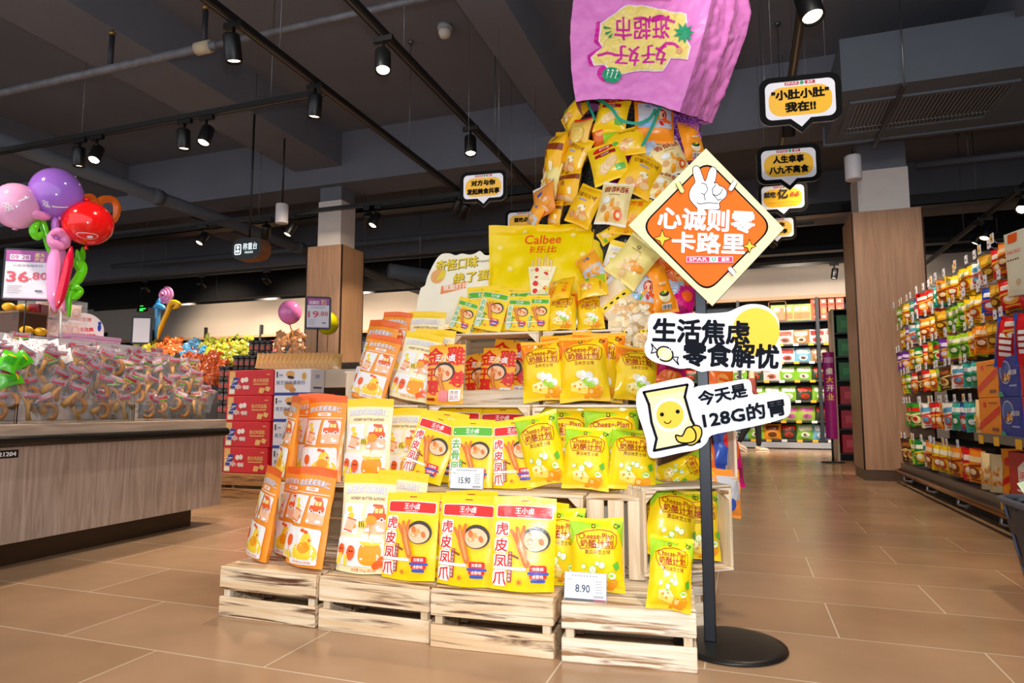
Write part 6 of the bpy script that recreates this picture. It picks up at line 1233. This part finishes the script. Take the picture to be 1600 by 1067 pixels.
# purple opening banner
t = thing('banner_stand', 'purple upright banner with yellow-white vertical lettering beside the right column', 'banner', at_y(1301, 705, 10.9)); t.location.z = 0; sc = fwd(t.location)/F
m = MB(); PB_ = mat('a0187a', .5); h0 = (701-664)*sc; h1 = (701-528)*sc
m.grid(lambda a, b: Vector(((a-.5)*17*sc, -.06*math.sin(pi*a), h0+(h1-h0)*b)), 10, 2, PB_); m.grid(lambda a, b: Vector(((a-.5)*17*sc, .06*math.sin(pi*a), h0+(h1-h0)*b)), 10, 2, PB_, flip=True)
A = Art(); 
for i, ch in enumerate('盛大开业'): A.text(ch, 0, h1-(30+13.5*i)*sc, 9.5*sc, mat(('f6f0e0', 'f2c83a')[i % 2], .5), .05)
A.rect(-6.5*sc, h1-17*sc, 6.5*sc, h1-8*sc, mat('d890c8', .5)); m.art(A, lambda a, b: (Vector((a, -.06*math.cos(pi*a/(17*sc)), b)), Vector((0, -1, 0))), .003, step=.001, cell=.06); m.build('banner_sleeve', t)
m = MB(); m.tube([(0, 0, .01), (0, 0, h0+.1)], .015, DARKSTEEL, 8); m.build('pole', t); m = MB(); m.lathe([(.16, 0), (.16, .012), (.02, .02)], DARKSTEEL, n=18); m.build('base_plate', t)
# dark cabinet with green and red boxes beside the column
p = at_y(1336, 708, 11.2); t = thing('side_cabinet', 'dark open cabinet of green and red boxes left of the right column', 'cabinet', (p.x, 11.3, 0)); mm = mat('2a2c30', .5, .2)
hx = .22
m = MB(); m.box((-hx, .0, 0), (-hx+.03, .5, 2.35), mat('b8a890', .5)); m.box((hx-.03, 0, 0), (hx, .5, 2.35), mm); m.box((-hx, .47, 0), (hx, .5, 2.35), mm); m.build('cabinet_sides', t)
for k in range(7): m = MB(); m.box((-hx+.03, 0, .1+.37*k), (hx-.03, .47, .12+.37*k), mm); m.build('shelf_board', t)
pbox('dark green box', '0f6a34', .3, .28, .3, 'product_box', Art().rect(.2, .3, .8, .7, mat('2a8a50', .4))); pbox('crimson box', 'a8142c', .3, .28, .3, 'product_box', Art().rect(.2, .3, .8, .7, mat('c8405a', .4)))
for k in range(6): PB['dark green box' if k > 2 else 'crimson box'].put('%s in the dark side cabinet, %s' % ('dark green box' if k > 2 else 'crimson box', ('on the lowest shelf', 'on the second shelf', 'on the third shelf', 'on the fourth shelf', 'on the fifth shelf', 'on the sixth shelf')[k]), 'boxes in the side cabinet', loc=(p.x, 11.3+.18, .122+.37*k), scale=(1, 1, 1))
# ================================================================ RIGHT GONDOLA
XG = 1.62; G0, G1 = 1.9, 8.25
gt = thing('snack_gondola', 'long hook gondola of hanging snack bags along the right side', 'gondola shelf', (XG, 0, 0)); GM = mat('3a3c40', .4, .5); GD = mat('1c1d20', .6, .2)
def gp(part, a, b, m, bev=0): qq = MB(); qq.box(a, b, m, bev=bev); return qq.build(part, gt)
gp('back_panel', (.5, G0, .1), (.53, G1, 1.98), mat('2c2a2c', .6)); gp('base_deck', (-.0, G0, .17), (.5, G1, .2), mat('6a6668', .35, .6)); gp('deck_front', (-.015, G0, .13), (.0, G1, .215), mat('7a7678', .3, .7)); gp('kick_plate', (.08, G0, 0), (.5, G1, .17), GD)
qq = MB(); qq.tube([(-.07, G0, .135), (-.07, G1-.05, .135), (-.03, G1+.02, .14), (.06, G1+.03, .14)], .018, mat('a8794a', .22, .9), 10); gt_r = qq.build('bumper_rail', gt)
for y in (2.4, 3.3, 4.2, 5.1, 6.0, 6.9, 7.8):
    qq = MB(); qq.tube([(-.07, y, .135), (-.08, y, .08), (-.03, y, .06), (.09, y, .10)], .014, STEEL, 8); qq.build('rail_bracket', gt)
gp('shelf_board', (.0, G0, .60), (.5, 5.76, .625), mat('6a6668', .35, .6)); gp('shelf_front', (-.012, G0, .575), (0, 5.76, .635), mat('8a8688', .3, .7))
for y in (G0+.02, 3.6, 5.78, 6.9, G1-.02): gp('upright', (.46, y-.02, .0), (.5, y+.02, 2.0), GD)
# hooks, each with a price ticket; bags hang from them
TW = mat('dcdce6', .4); TY = mat('f2b21c', .4); TK = mat('3a3a40', .5)
HB = {}
HC = [('red', 'd81e1e', 'f6e8d8', 'f0b040'), ('yellow', 'f2c814', 'f8f0d0', 'c84a1a'), ('orange', 'f28a1e', 'f6d8a8', '8a3a14'), ('lime green', '9ac828', 'f4f4d8', '3a7a1e'), ('dark green', '14843c', 'e8f0d8', 'f0c030'), ('blue', '1e4ab0', 'f0f0f8', 'e04a2a'), ('purple', '6a2aa8', 'e8d8f4', 'f0b030'), ('white', 'eeeae4', '5aa8d0', 'd84a3a'), ('teal and white', '3ab0a8', 'f4f8f6', '1a8a4a'), ('mustard', 'c8921a', 'e8b840', '6a3a10'), ('dark brown', '4a2a1a', 'a8602a', 'e8c878'), ('green and red', '3a9a2a', 'd82a1e', 'f4e8b0')]
for i, (n_, a_, b_, c_) in enumerate(HC):
    bg = Bag(.16, .24, .05, 'chip', 90+i, wr=.007, pinch=.03); A = Art(); A.rect(.12, .95, .88, 1.2, pl(b_), .06); A.circ(.5, .45, .32, pl(c_), .26); A.circ(.46, .5, .2, pl(b_), .14); A.rect(.2, .08, .8, .16, pl(c_), .03); A.poly([(0, .75), (1, .9), (1, .8), (0, .65)], pl(c_))
    o = bg.make('hanging_snack_bag', A, pl(a_), seal=pl(a_), sealv=.94, nu=7, nv=9); HB[n_] = Proto(o)
HR = [1.90, 1.655, 1.41, 1.165, .86, .49]
RW = ('top', 'second', 'third', 'fourth', 'fifth', 'lowest'); ORD = 'first second third fourth fifth sixth seventh eighth ninth tenth eleventh twelfth thirteenth fourteenth fifteenth sixteenth seventeenth eighteenth nineteenth twentieth'.split()
PAL = [['lime green', 'yellow', 'yellow', 'teal and white', 'blue', 'orange', 'red', 'red', 'teal and white', 'teal and white', 'orange', 'yellow', 'yellow', 'yellow', 'white', 'white', 'mustard', 'red', 'orange'],
       ['yellow', 'yellow', 'purple', 'white', 'dark green', 'teal and white', 'orange', 'yellow', 'orange', 'mustard', 'lime green', 'lime green', 'lime green', 'yellow', 'yellow', 'orange', 'blue', 'mustard', 'red'],
       ['purple', 'purple', 'yellow', 'yellow', 'dark green', 'dark green', 'red', 'mustard', 'green and red', 'purple', 'orange', 'lime green', 'lime green', 'yellow', 'orange', 'orange', 'mustard', 'mustard', 'red'],
       ['yellow', 'lime green', 'blue', 'red', 'dark brown', 'dark brown', 'red', 'yellow', 'lime green', 'dark brown', 'mustard', 'white', 'teal and white', 'teal and white', 'lime green', 'lime green'],
       ['red', 'green and red', 'dark green', 'green and red', 'yellow', 'white', 'red', 'red', 'orange', 'white', 'teal and white', 'blue', 'teal and white', 'dark green', 'blue', 'orange'],
       ['dark brown', 'dark brown', 'lime green', 'dark green', 'white', 'orange', 'orange', 'yellow', 'yellow', 'yellow', 'orange', 'red', 'red', 'orange', 'yellow', 'mustard']]
q = random.Random(21); ticket = None; nh = 0
for r, z in enumerate(HR):
    y = G1-.08; i = 0
    while i < len(PAL[r]):
        step = .17 if r < 5 else .165; y = G1-.1-i*step
        if r >= 3 and y < 5.86: break
        depth = q.uniform(.0, .06)
        if nh < 97:
            qq = MB(); qq.tube([(.5, y, z), (depth, y, z), (depth-.02, y, z+.02)], .004, STEEL, 6); hk = qq.build('hook', gt)
            qq = MB(); qq.box((depth-.03, y-.026, z+.0), (depth-.024, y+.026, z+.065), TW); qq.box((depth-.0305, y-.02, z+.01), (depth-.0301, y+.02, z+.055), TY if q.random() < .35 else TW); qq.box((depth-.031, y-.012, z+.022), (depth-.0306, y+.012, z+.034), TK); qq.build('price_ticket', hk); nh += 1
        c = PAL[r][i]; sc_ = (1, 1.0, .82) if r not in (4, 5) else (1.05, 1.1, 1.0 if r == 4 else 1.05)
        for k in range(2 if r < 5 else 1):
            zz = z-.24*sc_[2]+.005
            lab = '%s snack bag, %s hook row, %s from the column%s' % (c, RW[r], ORD[i], ', behind the front one' if k else '')
            HB[c].put(lab, 'snack bags hanging on the gondola', loc=(XG+depth+.045+.085*k, y, zz), rot=(rad(q.uniform(-3, 3)), rad(q.uniform(-7, 7)), rad(-62+q.uniform(-14, 14))), scale=sc_)
        i += 1
# larger bags and boxes at the near end
def near_bag(code, label, X, Y, z, s, rz=-70, roll=0, col=None): return PBN[code].put(label, 'large packs at the near end of the gondola', loc=(X, Y, z), rot=(0, rad(roll), rad(rz)), scale=(s, s, s))
PBN = {}
A = Art(); A.rect(.55, 0, 1, 1.4, pl('f2781e')); A.text('DAILY NUTS', .26, .92, .06, DORG, .01, w=.36); A.rect(.08, .88, .44, .89, DORG); A.rect(.1, 1.1, .34, 1.3, DORG, .03); blobs(A, .76, .6, .18, .2, 8, (RED, GRN, AMB, LEM), .1, 3); A.circ(.42, .25, .07, pl('d8b890'))
for i in range(5): A.circ(.12+.07*i, .74, .022, BRN, n=8)
PBN['nuts'] = Proto(Bag(.30, .40, .07, 'pouch', 130, wr=.005).make('nut_bag', A, pl('e9e4c8'), cat='snack bag'))
A = Art(); A.rect(.12, .4, .88, .9, pl('b01424')); [A.rect(.2, .3+.16*i, .6, .4+.16*i, WHT, .02) for i in range(4)]; A.rect(.0, 0, .12, 1.3, BLU); PBN['redbig'] = Proto(Bag(.26, .34, .08, 'chip', 131, wr=.006).make('nut_bag', A, pl('e0202c'), cat='snack bag'))
A = Art(); A.poly([(0, .5), (0, .3), (1, .8), (1, 1.05)], RED); A.circ(.3, 1.15, .14, RED); A.rect(.5, 1.05, .85, 1.1, BRN); blobs(A, .7, .22, .25, .14, 8, (AMB, BRN, CHIP), .08); PBN['orangebag'] = Proto(Bag(.2, .31, .09, 'pouch', 132, wr=.006).make('nut_bag', A, pl('f9961a'), cat='snack bag'))
near_bag('nuts', 'large cream and orange nut bag hanging at the near end of the top hook row', XG+.03, 4.72, 1.50, 1.0, -66)
near_bag('redbig', 'large red nut bag hanging under the cream nut bag', XG+.05, 5.15, 1.07, 1.0, -62, 10)
near_bag('redbig', 'second large red nut bag at the near end edge', XG+.05, 4.8, 1.07, .95, -62, 4)
def gbox(label, y0, y1, z0, h, col, art, d=.22):
    t = thing('gift_box', label, 'box', (XG+.02, (y0+y1)/2, z0)); hy = (y1-y0)/2; m = MB(); m.box((0, -hy, 0), (d, hy, h), mat(col, .4), bev=.003)
    m.art(art, lambda a, b: (Vector((0, hy-a*2*hy, b*h)), Vector((-1, 0, 0))), .001, step=.0004)
    m.art(art, lambda a, b: (Vector((a*d, -hy, b*h)), Vector((0, -1, 0))), .001, step=.0004); m.build('box_body', t)
    m = MB(); m.box((0.002, -hy+.002, h), (d-.002, hy-.002, h+.0015), mat(col, .35)); m.build('lid_flap', t)
def a_or(): A = Art(); A.circ(.3, .82, .09, RED, .08); A.poly([(0, .3), (0, .1), (1, .6), (1, .8)], RED); A.rect(.5, .85, .9, .88, BRN); A.rect(.6, .12, .9, .2, BRN); return A
def a_bl(): A = Art(); A.circ(.36, .62, .27, SILV, .3); A.circ(.36, .62, .24, BLU, .27); blobs(A, .36, .45, .2, .14, 9, (CHIP, BRN, AMB), .07); A.text('每日坚果', .74, .6, .12, WHT, .02, w=.36); A.rect(.56, .25, .9, .29, LBL); A.poly([(0, 0), (.3, 0), (.2, .12), (0, .16)], TEAL); return A
def a_rd(): A = Art(); A.poly([(.25, .4), (.25, .72), (.42, .86), (.6, .72), (.6, .4)], WHT); A.text('沃隆', .425, .58, .14, RED, .03); A.rect(.2, .26, .7, .3, WHT); A.rect(.2, .16, .6, .19, pl('f0a0a0')); A.circ(.85, .3, .08, CHIP, .1); return A
for r in (0, 1):
    gbox('orange gift box with red diagonal band on the gondola shelf, %s layer' % ('lower', 'upper')[r], 5.3, 5.72, .626+.262*r, .258, 'f7941c', a_or()); gbox('blue gift box with nut picture on the gondola shelf, %s layer' % ('lower', 'upper')[r], 4.93, 5.29, .626+.262*r, .258, '2236a0', a_bl()); gbox('red gift box with white house print on the gondola shelf, %s layer' % ('lower', 'upper')[r], 4.45, 4.92, .626+.262*r, .258+.03*r, 'c81a24', a_rd())
near_bag('orangebag', 'orange handled bag with red band on the bottom deck of the gondola', XG+.10, 5.36, .203, 1.08, -66)
gbox('large red nut gift box on the bottom deck of the gondola', 4.60, 5.22, .202, .33, 'c01622', a_rd(), .26)
kind('clearO', Bag(.19, .27, .08, 'chip', 140, wr=.008), _art(18, (pl('e8862a'), pl('f6b04a'), pl('fbe3b0')), .09, 7), pl('fbe0a8', .2), 'hanging_snack_bag', nu=8, nv=9)
for i, (y, z) in enumerate(((5.62, .21), (5.8, .21), (5.84, .6))): K['clearO'][0].put('clear bag of orange sweets %s' % ('on the bottom deck beside the orange handled bag', 'on the bottom deck, farther from the camera', 'hanging at the end of the gondola shelf')[i], loc=(XG+.09, y, z), rot=(0, rad(3), rad(-64)), scale=(1, 1, 1))
for i, (y, z) in enumerate(((5.6, .56), (5.3, .56), (4.92, .56), (5.25, .145), (4.9, .145))):
    SL.put('yellow price label on the near gondola %s' % ('shelf edge, first below the orange box', 'shelf edge, second', 'shelf edge, third', 'bottom deck edge, first', 'bottom deck edge, second')[i], 'gondola price labels', loc=(XG-.013, y, z), rot=(0, 0, rad(-90)), scale=(.9, 1, 1.2))
# ================================================================ BASKET at the lower right
bl_ = at_z(1600, 1000, 0); Yb = 3.05; pL = at_y(1574, 792, Yb)
t = thing('shopping_basket', 'dark slate plastic basket bin with blue slots at the lower right edge', 'basket', (pL.x+.35, Yb+.1, 0)); SLT = mat('2b2f3a', .5); SBL = mat('2f6aa8', .45); zt = pL.z
m = MB(); m.box((-.22, -.18, .0), (.22, .18, .015), SLT, bev=.004); m.build('basket_floor', t)
m = MB(); n_ = 28
def bk(a, b):
    q_ = 2*pi*a; f = .22+.075*b; ex = lambda v: math.copysign(abs(v)**.35, v); return Vector((ex(math.cos(q_))*f, ex(math.sin(q_))*(f*.82), b*zt))
m.grid(bk, 40, 6, SLT); m.build('basket_wall', t)
m = MB(); m.tube([bk(i/40, 1.0) for i in range(40)], .014, mat('4a4f5c', .4), 8, closed=True); m.build('rim', t)
for i in range(40):
    for b0, b1 in ((.15, .42), (.5, .7), (.84, .96)):
        if i % 2: 
            P = [bk(i/40, b0), bk((i+.55)/40, b0), bk((i+.55)/40, b1), bk(i/40, b1)]; c = [Vector((p.x*1.012, p.y*1.012, p.z)) for p in P]; m = MB(); m.add([p[:] for p in c], [(0, 1, 2, 3)], SBL); m.build('wall_slot', t)
m = MB(); m.tube([(-.30, 0, zt-.02), (-.28, -.02, zt+.02), (0, -.05, zt+.05), (.28, -.02, zt+.02), (.30, 0, zt-.02)], .012, SLT, 8); m.build('handle', t)
kind('greenbag', Bag(.22, .3, .06, 'chip', 150, wr=.012), _art(6, (pl('f2f4ea'), pl('bcd080')), .12, 3), pl('cfe0b8', .3), 'pale_green_bag', nu=9, nv=10)
K['greenbag'][0].put('pale green bag sticking out of the dark basket at the lower right', loc=(t.location.x-.05, Yb+.1, .28), rot=(rad(-8), rad(-24), rad(-20)), scale=(1, 1, 1))
# ================================================================ PERSON walking in the far aisle
def person():
    px0, py0 = .16, 13.05; t = thing('person', 'person in black top with red-brown sleeves, black trousers and pale shoes walking behind the sign', 'person', (px0, py0, 0)); SK = mat('d9a98a', .5)
    def skin_mesh(name, joints, edges, m, sub=2):
        me = bpy.data.meshes.new(name); me.from_pydata([j[0] for j in joints], edges, []); o = bpy.data.objects.new(name, me); COL.objects.link(o); o.parent = t; md = o.modifiers.new('skin', 'SKIN'); md.use_smooth_shade = True
        for v, j in zip(me.skin_vertices[0].data, joints): v.radius = j[1] if isinstance(j[1], tuple) else (j[1], j[1])
        me.skin_vertices[0].data[0].use_root = True; s = o.modifiers.new('sub', 'SUBSURF'); s.levels = s.render_levels = sub; me.materials.append(m); return o
    J = [((0, 0, .92), (.10, .14)), ((.0, 0, 1.12), (.09, .13)), ((.02, 0, 1.34), (.09, .16)), ((.02, 0, 1.44), (.06, .08)), ((.03, 0, 1.50), (.045, .045)), ((.045, 0, 1.57), (.07, .06)), ((.05, 0, 1.66), (.085, .07)), ((.045, 0, 1.72), (.06, .05)),
         ((.0, -.08, .86), (.08, .08)), ((.10, -.09, .50), (.055, .055)), ((.10, -.09, .10), (.038, .038)), ((.0, .08, .86), (.08, .08)), ((-.06, .09, .50), (.055, .055)), ((-.25, .09, .16), (.038, .038)),
         ((.02, -.19, 1.36), (.05, .05)), ((.04, -.23, 1.10), (.04, .04)), ((.16, -.21, .94), (.03, .03)), ((.19, -.2, .88), (.032, .022)), ((.02, .19, 1.36), (.05, .05)), ((-.06, .23, 1.10), (.04, .04)), ((-.02, .22, .88), (.03, .03)), ((-.01, .21, .82), (.032, .022))]
    E_ = [(0, 1), (1, 2), (2, 3), (3, 4), (4, 5), (5, 6), (6, 7), (0, 8), (8, 9), (9, 10), (0, 11), (11, 12), (12, 13), (2, 14), (14, 15), (15, 16), (16, 17), (2, 18), (18, 19), (19, 20), (20, 21)]
    skin_mesh('body', J, E_, SK)
    cl = lambda idx, k, dz=0: [(J[i][0], tuple(r*k for r in J[i][1])) for i in idx]
    skin_mesh('black_top', cl((0, 1, 2, 3), 1.16), [(0, 1), (1, 2), (2, 3)], mat('17171a', .8))
    for s, ids in ((0, (14, 15, 16)), (1, (18, 19, 20))): skin_mesh('sleeve', cl(ids, 1.4), [(0, 1), (1, 2)], mat('8a3a34', .8))
    skin_mesh('trousers', cl((0, 8, 9, 10, 11, 12, 13), 1.25), [(0, 1), (1, 2), (2, 3), (0, 4), (4, 5), (5, 6)], mat('141418', .8))
    for x, y, z, a in ((.10, -.09, .0, 0), (-.27, .09, .07, .5)):
        m = MB(); m.M = Matrix.Translation((x, y, z)) @ Matrix.Rotation(a, 4, 'Y'); m.ball((.06, 0, .045), .06, mat('d8c0a8', .6), 14, 8, (2.0, .75, .7)); m.box((-.06, -.045, 0), (.18, .045, .02), mat('efe6da', .6), bev=.008); m.ball((-.02, 0, .07), .05, mat('d8c0a8', .6), 12, 8, (1, .85, 1)); m.build('shoe', t)
    m = MB(); m.ball((.02, 0, 1.69), .1, mat('1c1614', .6, bump=.5, bscale=60), 16, 10, (1, .9, .95)); m.ball((-.05, 0, 1.60), .06, mat('1c1614', .6, bump=.5, bscale=60), 12, 8, (.8, 1.1, 1.5)); m.build('hair', t)
    m = MB()
    for s in (-1, 1): m.ball((.128, s*.033, 1.645), .010, mat('1a1410', .3), 8, 6)
    m.build('eyes', t); m = MB(); m.ball((.138, 0, 1.62), .014, SK, 8, 6, (1, .8, 1.3)); m.build('nose', t); m = MB(); m.ball((.122, 0, 1.583), .018, mat('b0605a', .5), 10, 6, (.5, 1.2, .35)); m.build('mouth', t)
    for y in (-.2, .215):
        hx = .2 if y < 0 else -.01; hz = .84 if y < 0 else .78
        for k in range(4): m = MB(); m.tube([(hx-.02+.013*k, y, hz+.02), (hx-.018+.014*k, y*.985, hz-.03), (hx-.02+.013*k, y*.95, hz-.065+.008*abs(k-1.5))], [.008, .0075, .005], SK, 7); m.build('finger', t)
        m = MB(); m.tube([(hx+.03, y, hz+.03), (hx+.042, y*.97, hz+.0), (hx+.04, y*.94, hz-.025)], [.010, .009, .006], SK, 7); m.build('thumb', t)
person()
